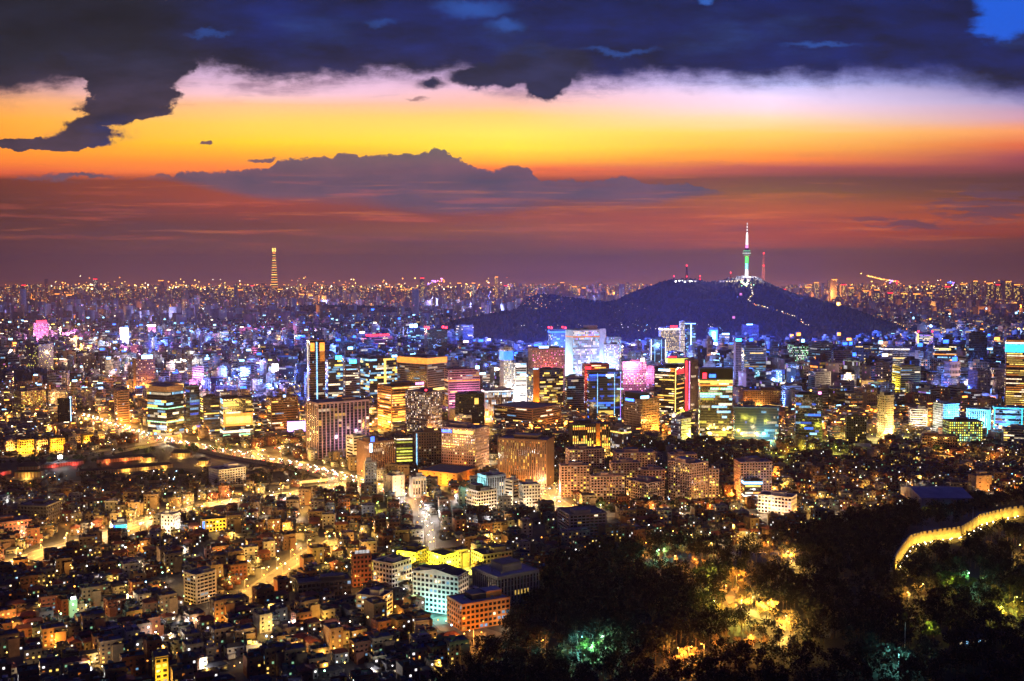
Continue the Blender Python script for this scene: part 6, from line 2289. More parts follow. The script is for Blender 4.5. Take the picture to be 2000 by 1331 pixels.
for x, y, l, kw in ((185, 848, 'Y', 30), (215, 826, 'Y', 34), (160, 818, 'O', 26), (262, 971, 'O', 3), (220, 967, 'O', 3), (124, 985, 'O', 3), (182, 970, 'Y', 2), (265, 871, 'Y', 4), (290, 877, 'L', 3), (182, 890, 'W', 3), (220, 891, 'K', 3), (330, 870, 'K', 4), (328, 882, 'O', 3), (352, 878, 'L', 3),
                  (50, 950, 'O', 3), (110, 945, 'Y', 3), (60, 960, 'O', 3), (20, 955, 'O', 3), (150, 960, 'O', 2), (298, 935, 'K', 1.5), (330, 948, 'W', 1.5), (62, 700, 'K', 0), (870, 1120, 'L', 6)):
    if kw:
        street_lamp(gp(x, y), l, kw, nr.uniform(0, 6.28), 'the palace grounds', .7, 12)
fl = thing('floodlight_mast', gp(118, 910), 0, 'dazzling floodlight mast standing behind the palace gate hall', 'floodlight')
b = MB(); b.tube((0, 0, 0), (0, 0, 11), .2, .15, steel, 5); b.build('pole', fl)
b = MB(); b.box(-2.4, 2.4, -.6, .6, 9.6, 13.2, SG('K', 30)); b.build('lamp_head', fl)
point_light(gp(118, 913) + Vector((0, 0, 12)), cK, 22, 1.5)
fl = thing('floodlight_mast', gp(772, 848), 0, 'blinding starry floodlight at the foot of the orange striped block', 'floodlight')
b = MB(); b.tube((0, 0, 0), (0, 0, 11), .2, .15, steel, 5); b.build('pole', fl)
b = MB(); b.box(-4.5, 4.5, -1, 1, 9, 15, SG('K', 30)); b.build('lamp_head', fl)
point_light(gp(772, 850) + Vector((0, 0, 13)), cW, 160, 2)

# give each lamp its label; those that nothing tells apart share one
by = {}
for o, where, l in LAMPS:
    tag(o, '%s street lamp on a thin grey pole along %s' % (LNAME[l], where), 'street lamp', '%s lamps along %s' % (LNAME[l], where))

# coloured light of shop fronts and signs filling the streets of the city centre
DL = []
for _ in range(900):
    u, v = nr.uniform(0, 2000), 662 + 190 * nr.rand()
    p = gp(u, v, 0)
    i, j = int((p.x - GX0) / GC), int((p.y - GY0) / GC)
    if not (1 < i < OCC.shape[0] - 1 and 1 < j < OCC.shape[1] - 1) or OCC[i, j] or namsan(p.x, p.y) > 1:
        continue
    if any((Vector(q) - p).length < (60 if v > 740 else 110) for q in DL):
        continue
    if len(DL) > 230:
        break
    DL.append(p)
    if v > 800 or (v > 745 and u < 300):
        l = pick((cO, cO, cY, cW)); kw = 45
    elif u < 260:
        l = pick((cO, cP, cW, cK)); kw = 170
    elif u < 560:
        l = pick((cB, cB, (.06, .12, 1), (.4, .4, 1), cK, cP)); kw = 260
    elif u < 1900:
        l = pick((cB, (.06, .14, 1), cB, (.2, .35, 1), cW)); kw = 170
    else:
        l = pick((cB, cW, cB, (.3, .45, 1))); kw = 120
    if v < 720:
        kw *= 2.4
    if v < 800:
        kw *= 1.5
    point_light(p + Vector((0, 0, 9 if v > 790 else nr.uniform(16, 52))), tuple(l), float(round(kw)), 2.5)
    for _ in range(3):
        q = p + Vector((nr.uniform(-14, 14), nr.uniform(-14, 14), nr.uniform(4, 14)))
        bulb(q, nr.uniform(1, 3.2), SG({cO: 'O', cY: 'Y', cW: 'W', cP: 'P', cK: 'K'}.get(tuple(l), 'C'), 9))
# blue lights without fixtures, added high over the district to tint the hill
for u, v in ((960, 705), (1060, 700), (1160, 700), (1260, 700), (1360, 700), (1460, 700), (1560, 705)):
    point_light(gp(u, v) + Vector((0, 0, 190)), (.06, .12, 1), 4200.0, 12)
for _ in range(60):  # unseen lights added over the far city to brighten its walls
    u, v = nr.uniform(-20, 2020), nr.uniform(574, 640)
    p = gp(u, v)
    if namsan(p.x, p.y) > 0 or (p.y < 5300 and 860 < u < 1760):
        continue
    point_light(p + Vector((0, 0, 70)), cO if (u > 1400 or v < 600) else pick(((.4, .4, 1), (.3, .35, 1), cO)), 3000.0 if v < 600 else 900.0, 10)
# small lamps, lit shop signs and traffic of the middle distance
for _ in range(2600):
    u, v = nr.uniform(0, 2000), 645 + 215 * nr.rand() ** 1.1
    p = gp(u, v)
    if namsan(p.x, p.y) > 0 or MOUND_A(p.x, p.y) > 1:
        continue
    i, j = int((p.x - GX0) / GC), int((p.y - GY0) / GC)
    if 0 < i < OCC.shape[0] and 0 < j < OCC.shape[1] and OCC[i, j]:
        if nr.rand() < .8:
            continue
    s_ = 'OYYWOW' if v > 790 else ('WKCBKYCWPB' if u < 1560 else 'OYWOCWY')
    bulb(p + Vector((0, 0, nr.uniform(3, 16))), nr.uniform(.5, 1.9) * (p.y / 2300) ** .6, SG(pick(s_), pick((3, 6, 9))))
for _ in range(1100):
    u, v = nr.uniform(0, 2000), 930 + 400 * nr.rand() ** 1.3
    p = gp(u, v)
    if in_poly(p.x, p.y, NPOLY) or p.y < 620:
        continue
    bulb(p + Vector((0, 0, nr.uniform(3, 9))), nr.uniform(.35, .9), SG(pick('YOWYKOGC'), pick((2, 5, 9))))
o = np_mesh('city_lamps', np.concatenate(LV), LF, LM, LMAT, 'stuff')
o['label'] = 'countless small lamps and signs glowing in the streets'

# ------------------------------------------------------------------ palace
def hipped(b, x0, x1, y0, y1, z, rise, over, m, curl=.7):
    """tiled hip roof with upturned eaves"""
    n = 8
    cx0, cx1, cyy_ = x0 + (y1 - y0) * .45, x1 - (y1 - y0) * .45, (y0 + y1) / 2
    def edge(ax, ay, bx, by):
        return [(ax + (bx - ax) * t / n, ay + (by - ay) * t / n, z + curl * (2 * abs(t / n - .5)) ** 3) for t in range(n + 1)]
    X0, X1, Y0, Y1 = x0 - over, x1 + over, y0 - over, y1 + over
    for (a, c_, r0, r1) in (((X0, Y0), (X1, Y0), (cx0, cyy_), (cx1, cyy_)), ((X1, Y0), (X1, Y1), (cx1, cyy_), (cx1, cyy_)), ((X1, Y1), (X0, Y1), (cx1, cyy_), (cx0, cyy_)), ((X0, Y1), (X0, Y0), (cx0, cyy_), (cx0, cyy_))):
        E_ = edge(*a, *c_)
        for t in range(n):
            q0 = (r0[0] + (r1[0] - r0[0]) * t / n, r0[1] + (r1[1] - r0[1]) * t / n, z + rise)
            q1 = (r0[0] + (r1[0] - r0[0]) * (t + 1) / n, r0[1] + (r1[1] - r0[1]) * (t + 1) / n, z + rise)
            m0 = tuple((E_[t][k] + q0[k]) / 2 - (.35 if k == 2 else 0) for k in range(3))
            m1 = tuple((E_[t + 1][k] + q1[k]) / 2 - (.35 if k == 2 else 0) for k in range(3))
            b.face([E_[t], E_[t + 1], m1, m0], m)
            b.face([m0, m1, q1, q0], m)
    b.box(cx0, cx1, cyy_ - .3, cyy_ + .3, z + rise - .2, z + rise + .5, m)


def palace_hall(p, w, d, rz, label, tiers=1, name='palace_hall', big=1.0):
    o = thing(name, p, rz, label, 'palace hall')
    redm = paint('palace_red', (.30, .07, .03))
    b = MB(); b.box(-w / 2 - 3, w / 2 + 3, -d / 2 - 3, d / 2 + 3, 0, 1.6, stone); b.build('stone_base', o)
    z = 1.6
    for t in range(tiers):
        s_ = 1 - .22 * t
        ww, dd = w * s_, d * s_
        hh2 = (5.2 if t == 0 else 3.2) * big
        b = MB(); b.box(-ww / 2 + .6, ww / 2 - .6, -dd / 2 + .6, dd / 2 - .6, z, z + hh2, wallm('cream')); b.build('wall', o)
        b = MB()
        n = max(4, int(ww / 3.4))
        for i in range(n + 1):
            for sy_ in (-1, 1):
                x = -ww / 2 + ww * i / n
                c_ = MB(); c_.cyl(0, 0, .28, 0, hh2, redm, 6)
                if not (i or sy_ > 0):
                    cme = c_.mesh('column')
                k_ = D.objects.new('column', cme); C.objects.link(k_); k_.parent = o; k_.location = (x, sy_ * dd / 2, z)
        b.box(-ww / 2, ww / 2, -dd / 2 - .2, -dd / 2 + .2, z + hh2 - .8, z + hh2 - .05, paint('palace_green', (.06, .2, .14)))
        b.build('beam', o)
        b = MB(); hipped(b, -ww / 2, ww / 2, -dd / 2, dd / 2, z + hh2, (3.4 if t == tiers - 1 else 2.0) * big, 2.2 * big, roof_tile); b.build('roof', o)
        z += hh2 + (1.6 if t < tiers - 1 else 0)
    point_light(Vector(p) + Vector((math.sin(rz) * (d / 2 + 5), -math.cos(rz) * (d / 2 + 5), 2)), cY, 6, .6)
    point_light(Vector(p) + Vector((-math.cos(rz) * (w / 2 + 4) + math.sin(rz) * 2, -math.sin(rz) * (w / 2 + 4), 2)), cY, 5, .6)
    return o


palace_hall(gp(58, 934), 30, 15, .10, 'two-tiered palace gate hall with curved tiled roofs, lit gold from below', 2, 'palace_gate_hall', 1.45)


def gallery(a, b_, label, light=True, w=8.0, h=4.8):
    A_, B_ = gp(*a), gp(*b_)
    L_ = (B_ - A_).length
    o = thing('palace_gallery', A_, math.atan2(B_.y - A_.y, B_.x - A_.x), label, 'palace gallery')
    b = MB(); b.box(0, L_, 1.4, w, 0, h, wallm('cream')); b.build('wall', o)
    b = MB()
    n = max(3, int(L_ / 3.2))
    b.cyl(0, .3, .22, 0, h, paint('palace_red', (.30, .07, .03)), 6)
    cme = b.mesh('column')
    for i in range(n + 1):
        k_ = D.objects.new('column', cme); C.objects.link(k_); k_.parent = o; k_.location = (L_ * i / n, 0, 0)
    b = MB(); hipped(b, 0, L_, 0, w, h, 2.0, 1.0, roof_tile, .3); b.build('roof', o)
    if light:
        m = max(1, int(L_ / 22))
        for i in range(m):
            p = A_.lerp(B_, (i + .5) / m)
            nv = Vector((B_.y - A_.y, -(B_.x - A_.x), 0)).normalized()
            point_light(p + nv * 3.5 + Vector((0, 0, 1.2)), light if isinstance(light, tuple) else cY, 4.5, .5)
    return o


gallery((228, 925), (338, 914), 'long golden lit gallery at the palace square')
gallery((85, 916), (165, 907), 'red lit gallery running behind the gate hall', cR)
gallery((190, 906), (298, 897), 'rear gallery of the square with red glow', (1, .2, .05))
gallery((-20, 932), (22, 927), 'short gallery west of the gate hall with red glow', cR)
gallery((150, 930), (225, 924), 'unlit gallery between gate hall and square', False)
palace_hall(gp(292, 902), 14, 9, .2, 'small lit hall at the corner of the palace square')
palace_hall(gp(398, 909), 12, 8, .1, 'small red lit hall at the open side of the square')
palace_hall(gp(355, 894), 24, 5, .1, 'low bright hall in the middle of the palace square')
for i, (x, y, w) in enumerate(((175, 945, 20), (215, 938, 24), (270, 932, 16), (310, 942, 22), (360, 930, 20), (430, 940, 26), (500, 930, 24), (540, 920, 20))):
    o = thing('palace_storehouse', gp(x, y), .1 + .05 * i, '%s unlit storehouse with dark tiled roof in the palace park' % ordn[i], 'storehouse', 'unlit palace storehouses')
    b = MB(); b.box(-w / 2, w / 2, -3.5, 3.5, 0, 3.4, wallm('tan')); b.build('wall', o)
    b = MB(); hipped(b, -w / 2, w / 2, -3.5, 3.5, 3.4, 2.2, 1.0, roof_tile, .3); b.build('roof', o)


# stone walls round the palace park
def long_wall(pix, h, th, name, label, cat, m=stone, cap=True, pts=None, crenel=False):
    P = pts or [gp(*p) for p in pix]
    o = thing(name, P[0], 0, label, cat)
    b, c_ = MB(), MB()
    for A_, B_ in zip(P, P[1:]):
        A2, B2 = A_ - P[0], B_ - P[0]
        n = Vector((-(B_.y - A_.y), B_.x - A_.x, 0)).normalized() * th / 2
        up = Vector((0, 0, h))
        dn = Vector((0, 0, -1.5))
        b.face([A2 - n + dn, B2 - n + dn, B2 - n + up, A2 - n + up], m)
        b.face([B2 + n + dn, A2 + n + dn, A2 + n + up, B2 + n + up], m)
        b.face([A2 - n + up, B2 - n + up, B2 + n + up, A2 + n + up], m)
        if crenel:
            L_ = (B2 - A2).length
            k = max(1, int(L_ / 4.6))
            for i in range(k):
                q0, q1 = A2.lerp(B2, (i + .12) / k) + up, A2.lerp(B2, (i + .72) / k) + up
                t = n * .45
                u2 = Vector((0, 0, 1.9))
                s0 = [q0 - n, q1 - n, q1 - n + t, q0 - n + t]
                s0 = [q + Vector((0, 0, .01)) for q in s0]
                s1 = [q + u2 for q in s0]
                for f in ((s0[0], s0[1], s1[1], s1[0]), (s0[2], s0[3], s1[3], s1[2]), (s1[0], s1[1], s1[2], s1[3]), (s0[1], s0[2], s1[2], s1[1]), (s0[3], s0[0], s1[0], s1[3])):
                    c_.face(f, m)
        elif cap:
            n2 = n * 1.9
            z1, z2 = Vector((0, 0, h)), Vector((0, 0, h + .55))
            c_.face([A2 - n2 + z1, B2 - n2 + z1, B2 + z2, A2 + z2], roof_tile)
            c_.face([B2 + n2 + z1, A2 + n2 + z1, A2 + z2, B2 + z2], roof_tile)
    b.build('wall', o)
    c_.build('battlements' if crenel else 'coping', o)
    return o


long_wall([(-30, 903), (100, 897), (215, 888), (325, 868), (440, 894), (560, 916), (640, 938)], 4, .9, 'palace_wall', 'long tile-capped stone wall along the north side of the palace', 'wall')
long_wall([(-30, 966), (120, 968), (330, 962), (450, 952), (560, 948), (640, 940)], 3.5, .9, 'park_wall', 'long tile-capped wall on the house side of the palace park', 'wall')

# fortress wall on the near hill
WP = [(1745, 1106), (1752, 1093), (1762, 1078), (1775, 1060), (1800, 1053), (1840, 1047), (1875, 1042), (1895, 1030), (1910, 1018), (1935, 1012), (1965, 1004), (2010, 998)]
pts = [hp(x, y + 8) for x, y in WP]
fine_pts = []
for A_, B_ in zip(pts, pts[1:]):
    for k in range(4):
        q = A_.lerp(B_, k / 4)
        q.z = near_z(q.x, q.y)
        fine_pts.append(q)
long_wall(None, 7.5, 2.2, 'fortress_wall', 'crenellated fortress wall lit bright gold, winding over the near hill', 'wall', stone, pts=fine_pts, crenel=True)
for i in range(0, len(fine_pts) - 1, 1):
    A_, B_ = fine_pts[i], fine_pts[i + 1]
    nv = Vector((B_.y - A_.y, -(B_.x - A_.x), 0)).normalized()
    q = A_.lerp(B_, .5) + nv * (4.0 if i % 2 else 7.5)
    q.z = near_z(q.x, q.y) + .6
    o = thing('wall_lamp', q, 0, 'small golden ground lamp at the foot of the fortress wall', 'lamp', 'ground lamps along the fortress wall')
    b = MB(); b.box(-.3, .3, -.3, .3, -.6, 0, dark_steel); b.build('housing', o)
    b = MB(); b.box(-.3, .3, -.3, .3, 0, .45, SG('W', 14)); b.build('lens', o)
    point_light(q + Vector((0, 0, 1.1)), (1, .56, .05), 2.6 if i % 2 else 1.4, .4)
# paths round the wall
for nm_, pp, w in (('hill_path', [(1740, 1118), (1736, 1095), (1748, 1070), (1770, 1055)], 2.5), ('hill_path', [(1750, 1108), (1775, 1114), (1815, 1122)], 2.0), ('park_drive', [(1440, 1150), (1425, 1170), (1445, 1190), (1500, 1212), (1545, 1235), (1525, 1262), (1440, 1275), (1340, 1298)], 7),
                 ('park_drive', [(1430, 1030), (1470, 1055), (1520, 1082), (1560, 1112)], 6), ('hill_path', [(1258, 1090), (1300, 1106), (1340, 1116), (1372, 1126)], 4), ('hill_path', [(1372, 1205), (1420, 1208), (1450, 1222)], 3), ('tail_light_road', [(1610, 1248), (1622, 1226), (1645, 1213)], 6)):
    b = MB()
    P = []
    src = [hp(*q) for q in pp]
    for A_, B_ in zip(src, src[1:]):
        for k in range(8):
            P.append(A_.lerp(B_, k / 8))
    P.append(src[-1])
    for i in range(len(P) - 1):
        A_, B_ = P[i], P[i + 1]
        n = Vector((-(B_.y - A_.y), B_.x - A_.x, 0)).normalized() * w / 2
        q = [A_ + n, A_ - n, B_ - n, B_ + n]
        q = [Vector((t.x, t.y, near_z(t.x, t.y) + .25)) for t in q]
        b.face(q, asphalt if 'drive' in nm_ or 'road' in nm_ else paving)
    tag(b.build('park_drive' if 'road' in nm_ else nm_), kind='structure')

# tall sports net frame with green glow, and a viewing deck in the park
nf = hp(1145, 1300)
o = thing('sports_net', nf, .1, 'green netted sports cage glowing in the black wood', 'sports cage')
netm = paint('pale_net_steel', (.30, .36, .34))
b = MB()
for i in range(9):
    b.tube((-12 + i * 3, 0, 0), (-12 + i * 3, 0, 12), .09, .09, netm)
for k in range(7):
    b.tube((-12, 0, k * 2), (12, 0, k * 2), .05, .05, netm)
for i in range(5):
    b.tube((-12, i * 3, 0), (-12, i * 3, 12), .09, .09, netm)
b.build('frame', o)
dk = hp(1372, 1203)
o = thing('viewing_deck', dk, .3, 'white lattice railing at the tip of the lime lit lawn', 'railing')
b = MB()
for i in range(7):
    b.tube((i * 1.6, math.sin(i / 2) * 2, 0), (i * 1.6, math.sin(i / 2) * 2, 4.5 - .4 * abs(i - 4)), .13, .13, paint('white_paint', (.75, .75, .72)))
for k in range(4):
    for i in range(6):
        b.tube((i * 1.6, math.sin(i / 2) * 2, 1 + k), ((i + 1) * 1.6, math.sin((i + 1) / 2) * 2, 1 + k), .08, .08, MATS['white_paint'])
b.build('rails', o)
pv = hp(1890, 1255)
o = thing('park_pavilion', pv, .2, 'dark dome-roofed pavilion among dim trees near the lower right', 'pavilion')
b = MB(); b.box(-12, 12, -6, 6, 0, 4, wallm('grey')); b.build('wall', o)
b = MB(); hipped(b, -12, 12, -6, 6, 4, 3, 1.5, roof_tile, .2); b.build('roof', o)
for i in range(5):
    b = MB(); b.box(-9 + i * 4, -7.8 + i * 4, -6.15, -6.02, 1.4, 3, E('C3') if i % 2 else E('W2')); b.build('window', o)
for i, (x, yb, yt) in enumerate(((1767, 1268, 1216), (1976, 1112, 1078), (1346, 1305, 1262), (1430, 1275, 1256), (1472, 1262, 1248), (925, 1262, 1228), (1900, 1015, 990))):
    p = hp(x, yb)
    o = thing('flag_pole', p, 0, ['tall thin pole rising beside the dome-roofed pavilion', 'thin pole at the east edge above the lit path', 'pole among orange lit trees at the lower drive', 'pole where the lower drive bends', 'pole beside the sharp bend of the drive',
                                  'flag pole in the college yard', 'pole standing over the fortress wall'][i], 'pole')
    hgt = max(5, at_dist(x, yt, math.hypot(p.x, p.y)).z - p.z)
    b = MB(); b.tube((0, 0, -.5), (0, 0, hgt), .22, .12, paint('white_paint', (.75, .75, .72)), 5); b.build('pole', o)

# ------------------------------------------------------------------ trees
def bare_tree(seed, H_=9.0):
    """winter tree: tapered trunk, limbs and a haze of twigs"""
    rg = random.Random(seed)
    tr, cr = MB(), MB()

    def grow(p, d_, ln, r, lvl):
        q = p + d_ * ln
        (tr if lvl < 2 else cr).tube(p, q, r, r * .62, bark if lvl < 2 else twigs, 4 if lvl < 2 else 3)
        if lvl >= 4:
            return
        n = (4, 4, 3, 3)[lvl]
        for i in range(n):
            ax = Vector((rg.uniform(-1, 1), rg.uniform(-1, 1), rg.uniform(-.1, .9)))
            nd = (d_ * .55 + ax.normalized() * .75)
            nd.z = abs(nd.z) * .8 + .12
            nd.normalize()
            st_ = p.lerp(q, rg.uniform(.55, 1.0) if lvl else rg.uniform(.6, 1))
            grow(st_, nd, ln * rg.uniform(.55, .8), r * .68, lvl + 1)
    grow(Vector((0, 0, -.3)), Vector((rg.uniform(-.08, .08), rg.uniform(-.08, .08), 1)).normalized(), H_ * .36, .26, 0)
    root = thing('winter_tree', (0, 0, -500))
    tr.build('trunk', root)
    cr.build('crown', root)
    return root


def leafy_tree(seed, H_=9.0, r=3.4, n=210, m=None):
    rg = random.Random(seed)
    m = m or leafm
    root = thing('pine_tree', (0, 0, -500))
    t = MB(); t.tube((0, 0, -.5), (.2, .1, H_ * .8), .28, .08, bark, 5)
    for i in range(6):
        a = i * 1.05; z = H_ * (.35 + .08 * i)
        t.tube((0, 0, z), (math.cos(a) * r * .6, math.sin(a) * r * .6, z + 1), .1, .04, bark, 3)
    t.build('trunk', root)
    c_ = MB()
    cl = [(rg.uniform(-.6, .6) * r, rg.uniform(-.6, .6) * r, H_ * rg.uniform(.45, .95), rg.uniform(.35, .6) * r) for _ in range(9)]
    for i in range(n):
        q = rg.choice(cl)
        dv2 = Vector((rg.gauss(0, 1), rg.gauss(0, 1), rg.gauss(0, .8))).normalized() * q[3] * rg.uniform(.6, 1.1)
        c0 = Vector(q[:3]) + dv2
        s_ = rg.uniform(.35, .8)
        u_ = Vector((rg.uniform(-1, 1), rg.uniform(-1, 1), rg.uniform(-1, 1))).normalized()
        v_ = u_.orthogonal().normalized()
        c_.face([c0 - u_ * s_, c0 + v_ * s_ * .7, c0 + u_ * s_, c0 - v_ * s_ * .7], m)
    c_.build('crown', root)
    return root


BT = [proto(lambda i=i: bare_tree(900 + i, 8 + i % 3)) for i in range(5)]
LT = [proto(lambda i=i: leafy_tree(950 + i, 8 + i % 3)) for i in range(4)]
LTA = [flatten(t) for t in LT]
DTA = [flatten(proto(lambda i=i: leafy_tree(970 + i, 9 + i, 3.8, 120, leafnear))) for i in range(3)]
BTA = [flatten(t) for t in BT]
TREES = []
tr_ = random.Random(77)
clusters = [  # photograph ellipse, how many, bare?, label, group
    (1300, 1092, 50, 14, 12, 1, 'bare tree lit orange and green at the dark park corner'), (1360, 1112, 20, 10, 5, 1, 'bare tree in red orange light beside the hill path'), (1460, 1052, 36, 20, 16, 1, 'bare tree glowing gold above the upper drive'),
    (1520, 1085, 42, 24, 28, 1, 'bare tree glowing amber along the upper drive'), (1440, 1150, 26, 24, 20, 1, 'bare tree lit orange where the drive curls'), (1455, 1180, 18, 16, 12, 1, 'bare tree lit gold where the middle drive begins'), (1492, 1200, 26, 12, 16, 1, 'bare tree lit gold along the middle drive'),
    (1540, 1225, 24, 26, 16, 1, 'bare tree lit gold at the sharp bend'), (1345, 1290, 34, 14, 12, 1, 'bare tree lit deep orange at the lower drive'), (1440, 1268, 60, 10, 12, 1, 'dim bare tree along the lower drive'),
    (1410, 1200, 26, 8, 6, 1, 'bare tree lit lime green near the white railing'), (1150, 1290, 26, 16, 10, 0, 'bushy tree lit emerald beside the sports cage'), (1085, 1282, 24, 10, 7, 1, 'bare tree in faint orange light left of the sports cage'.replace('left of', 'beside')),
    (1980, 1200, 26, 24, 14, 1, 'bare tree lit lime at the east edge'), (1788, 1172, 30, 12, 10, 1, 'bare tree lit yellow on the black slope'), (1870, 1150, 40, 16, 12, 0, 'shrubby tree with green light on the black slope'), (1820, 1255, 20, 8, 5, 0, 'bushy tree lit lime behind the pavilion'),
    (1910, 1240, 22, 14, 8, 1, 'bare reddish tree beyond the pavilion'), (1520, 950, 30, 26, 18, 1, 'bare tree glowing orange beside the last estate wing'), (1425, 968, 14, 18, 9, 1, 'bare tree glowing orange between two estate wings'), (1350, 996, 90, 8, 14, 0, 'dark roadside tree below the estate'),
    (1170, 998, 70, 8, 14, 0, 'dark roadside tree at the start of the ring street'), (1230, 1040, 60, 16, 12, 1, 'bare tree in the gardens below the ring street'), (80, 955, 80, 12, 22, 1, 'bare tree in orange light before the palace gate hall'), (200, 972, 60, 10, 12, 1, 'bare tree by the lane lamps below the palace'),
    (15, 990, 20, 12, 10, 1, 'thin bare tree at the west edge'), (400, 880, 60, 8, 12, 0, 'dark tree along the palace side of the boulevard'), (480, 935, 60, 10, 12, 0, 'dark tree in the palace park'), (110, 905, 90, 6, 14, 0, 'dark tree behind the palace gate hall'), (1640, 900, 120, 18, 18, 0, 'dark tree in the dark garden'),
    (1830, 880, 60, 8, 8, 0, 'dark tree beside the brown school')]
NT = 0
for (cx_, cyy2, rx_, ry_, n, bare, lab) in clusters:
    for i in range(n):
        for _try in range(6):
            a, r_ = tr_.uniform(0, 2 * PI), math.sqrt(tr_.random())
            p = hp(cx_ + rx_ * r_ * math.cos(a), cyy2 + ry_ * r_ * math.sin(a))
            ii, jj = int((p.x - GX0) / GC), int((p.y - GY0) / GC)
            if p.z > .5 or in_poly(p.x, p.y, NPOLY) or (jj < 0) or not OCC[ii, jj] or lab.endswith('palace park') or 'palace' in lab or 'estate' in lab:
                break
        c_ = clone((BT if bare else LT)[tr_.randrange(5 if bare else 4)], p, tr_.uniform(0, 6.28), tuple([tr_.uniform(.75, 1.25)] * 3))
        c_.name = 'winter_tree' if bare else 'pine_tree'
        tag(c_, lab, 'tree', 'trees: ' + lab)
        NT += 1
print('trees', NT)
# the black wood on the near hill
mf = Mass()
placed = 0
for _ in range(60000):
    if placed > 3600:
        break
    x, y = tr_.uniform(-130, 640), tr_.uniform(470, 1250)
    if not in_poly(x, y, NPOLY):
        continue
    z = near_z(x, y)
    u, v = topx((x, y, z))
    if not (-40 < u < 2060) or v > 1400:
        continue
    lit = False
    for (cx_, cyy2, rx_, ry_, n, bare, lab) in clusters[:17]:
        if abs(u - cx_) < rx_ and -ry_ - 2 < v - cyy2 < ry_ + (22 if v < 1110 else 12) and tr_.random() < .95:
            lit = True
    if lit:
        continue
    if 1738 < u < 2010 and min(abs(v - np.interp(u, [q[0] for q in WP], [q[1] + 10 for q in WP])), 99) < 26:
        continue
    if 1775 < u < 2000 and 1000 < v < 1105 and tr_.random() < .55:
        continue
    s_ = tr_.uniform(.8, 1.35)
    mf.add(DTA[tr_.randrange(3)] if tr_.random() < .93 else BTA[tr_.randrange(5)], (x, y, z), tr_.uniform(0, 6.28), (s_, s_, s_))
    placed += 1
print('wood', placed)
mf.build('black_wood', 'black woodland covering the near hill')
mp = Mass()
for _ in range(900):
    u, v = tr_.uniform(-10, 640), tr_.uniform(884, 966)
    if not in_poly(u, v, [(-60, 965), (-60, 900), (210, 887), (330, 866), (450, 894), (560, 916), (650, 942), (560, 950), (330, 962)]):
        continue
    if in_poly(u, v, [(225, 940), (225, 895), (345, 886), (430, 882), (530, 905), (455, 925)]) or (10 < u < 110 and 915 < v < 950) or (u < 225 and 900 < v < 935 and tr_.random() < .6):
        continue
    if mp.n > 260:
        break
    p = gp(u, v)
    s_ = tr_.uniform(.6, 1.1)
    mp.add(DTA[tr_.randrange(3)] if tr_.random() < .6 else LTA[tr_.randrange(4)] if tr_.random() < .5 else BTA[tr_.randrange(5)], (p.x, p.y, 0), tr_.uniform(0, 6.28), (s_, s_, s_))
mp.build('palace_woods', 'dark trees massed through the palace park')
# wood on the south hill and mounds: small clumps
cv, cf, off = [], [], 0
rs = np.random.RandomState(9)
ico_v = []
for i in range(15000):
    x, y = rs.uniform(-420, 1900), rs.uniform(3450, 4700)
    z = namsan(x, y)
    if z < 3:
        continue
    ico_v.append((x, y, z))
for fn, c_, n in ((MOUND_A, (pm.x - 60, pm.y + 30, 230), 500), (MOUND_B, (pb.x, pb.y + 300, 1000), 1600)):
    for i in range(n):
        x, y = c_[0] + rs.uniform(-1, 1) * c_[2], c_[1] + rs.uniform(-1, 1) * min(c_[2], 500)
        z = fn(x, y)
        if z > 2:
            ico_v.append((x, y, z))
oc = np.array([(1, 0, 0), (0, 1, 0), (-1, 0, 0), (0, -1, 0), (0, 0, 1)], float)
V_ = []
F_ = []
for k, p in enumerate(ico_v):
    s_ = rs.uniform(5, 10)
    a = rs.uniform(0, 1.5)
    ca, sa = math.cos(a), math.sin(a)
    v = oc * s_ * np.array([1, 1, 1.1]) * rs.uniform(.7, 1.25, (5, 1))
    V_.append(np.stack([v[:, 0] * ca - v[:, 1] * sa + p[0], v[:, 0] * sa + v[:, 1] * ca + p[1], v[:, 2] + p[2]], 1))
    k5 = k * 5
    F_ += [(k5, k5 + 1, k5 + 4, k5 + 4), (k5 + 1, k5 + 2, k5 + 4, k5 + 4), (k5 + 2, k5 + 3, k5 + 4, k5 + 4), (k5 + 3, k5, k5 + 4, k5 + 4)]
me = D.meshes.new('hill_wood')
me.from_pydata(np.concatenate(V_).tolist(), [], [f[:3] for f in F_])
me.materials.append(paint('far_wood_blue_glow', (.016, .028, .08), vary=.4, scale=.01))  # bluish wood colour carries the hill's blue glow and haze
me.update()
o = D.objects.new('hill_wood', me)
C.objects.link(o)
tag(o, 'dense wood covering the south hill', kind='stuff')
for t in BT + LT:
    for k in KIDS_OF[t.name]:
        D.objects.remove(k)
    D.objects.remove(t)
low_ = [o for o in D.objects if o.parent is None and o.location.z < -400]
for k in [k for k in D.objects if k.parent in low_]:
    D.objects.remove(k)
for o in low_:
    D.objects.remove(o)

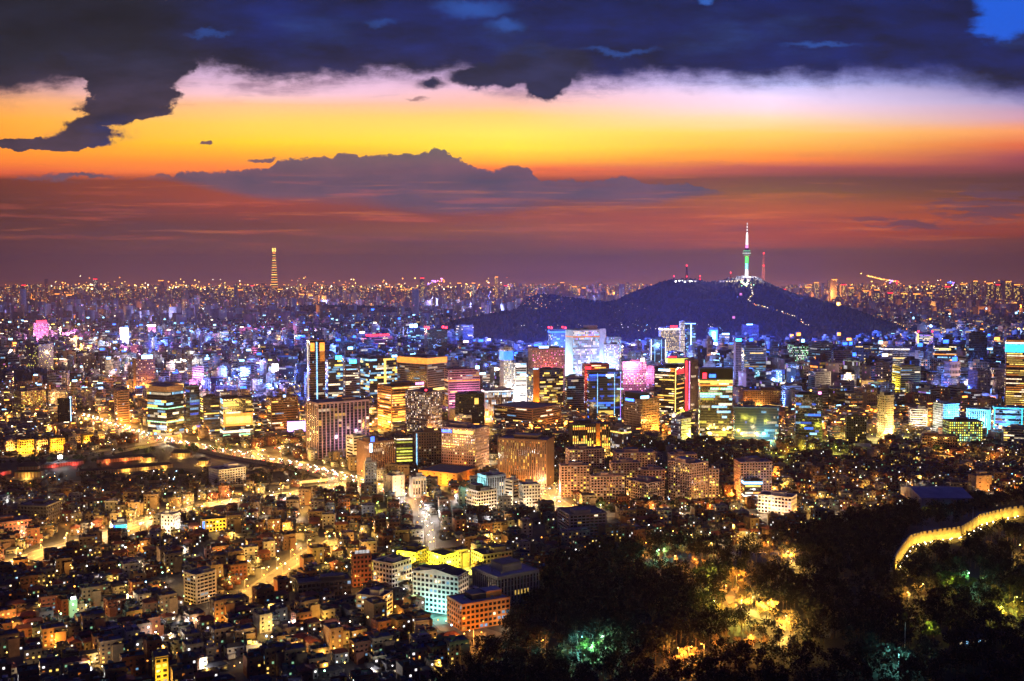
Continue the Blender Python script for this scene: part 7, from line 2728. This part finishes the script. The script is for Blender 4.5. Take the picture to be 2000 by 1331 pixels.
# ------------------------------------------------------------------ cars on the boulevard and avenues
def car_mesh_parts():
    out = {}
    for col_, nm_ in (((.6, .6, .6), 'silver'), ((.04, .04, .045), 'black'), ((.7, .7, .7), 'white'), ((.55, .30, .03), 'orange')):
        b = MB()
        m = paint('car_' + nm_, col_, rough=.3, spec=.6, vary=.05)
        b.box(-2.2, 2.2, -.9, .9, .35, .95, m)
        b.prism([(-1.3, -.85), (1.1, -.85), (1.1, .85), (-1.3, .85)], .95, 1.5, m, .78)
        out[nm_] = b.mesh('body')
    b = MB(); b.prism([(-1.2, -.88), (1.0, -.88), (1.0, .88), (-1.2, .88)], .98, 1.42, glass, .82); gl_ = b.mesh('glazing')
    b = MB(); b.prism([(.33 * math.cos(t * PI / 4), .33 * math.sin(t * PI / 4)) for t in range(8)], -.11, .11, dark_steel); wh = b.mesh('wheel')
    b = MB(); b.box(0, .12, -.28, .28, 0, .3, SG('K', 22)); hl = b.mesh('headlight')
    b = MB(); b.box(-.12, 0, -.28, .28, 0, .25, SG('R', 12)); tl = b.mesh('tail_light')
    return out, gl_, wh, hl, tl


bodies, cgl, cwh, chl, ctl = car_mesh_parts()
cr_ = random.Random(4)
for rn, every, n_l, lab in (('boulevard', 5, 5, 'the boulevard'), ('cross_avenue', 6, 3, 'the cross avenue'), ('market_street', 10, 1, 'the market street'), ('orange_street', 8, 1, 'the orange street'), ('ring_street', 14, 1, 'the ring street')):
    Q, nrm, w = ROADS[rn]
    for lane in range(-n_l, n_l + 1):
        if lane == 0:
            continue
        i = cr_.randrange(0, every)
        while i < len(Q):
            if cr_.random() < .62:
                p = Q[i] + nrm[i] * (lane - .5 * (1 if lane > 0 else -1)) * (w / 2 - 1) / n_l
                dirv = Vector((nrm[i].y, -nrm[i].x, 0)) * (1 if lane > 0 else -1)
                if topx(p)[0] > -5:
                    nm_ = cr_.choice(list(bodies))
                    o = thing('car', p + Vector((0, 0, .04)), math.atan2(dirv.y, dirv.x), '%s car driving on %s with its lamps lit' % (nm_, lab), 'car', '%s cars on %s' % (nm_, lab))
                    for nm2, me_, loc in (('body', bodies[nm_], (0, 0, 0)), ('window', cgl, (0, 0, 0)), ('headlight', chl, (2.2, .6, .55)), ('headlight', chl, (2.2, -.6, .55)), ('tail_light', ctl, (-2.2, .6, .6)), ('tail_light', ctl, (-2.2, -.6, .6))):
                        k = D.objects.new(nm2, me_); C.objects.link(k); k.parent = o; k.location = loc
                    for sx_ in (-1.4, 1.4):
                        for sy_ in (-.82, .82):
                            k = D.objects.new('wheel', cwh); C.objects.link(k); k.parent = o; k.location = (sx_, sy_, .33); k.rotation_euler = (PI / 2, 0, 0)
            i += every

# ------------------------------------------------------------------ the air: evening haze over the whole city
hz = MB()
hz.box(-26000, 26000, -800, 30000, -1.0, 620, roof_grey)
ho = hz.build('haze')
ho.data.materials.clear()
hm = D.materials.new('haze_air')
hm.use_nodes = True
t = hm.node_tree
t.nodes.clear()
pv_ = t.nodes.new('ShaderNodeVolumePrincipled')
pv_.inputs['Color'].default_value = (0.92, 0.70, 0.72, 1)
pv_.inputs['Density'].default_value = 2.8e-5
pv_.inputs['Anisotropy'].default_value = 0.1
mo = t.nodes.new('ShaderNodeOutputMaterial')
t.links.new(pv_.outputs[0], mo.inputs['Volume'])
ho.data.materials.append(hm)
ho['kind'] = 'stuff'
ho['label'] = 'thin violet evening haze over the city'
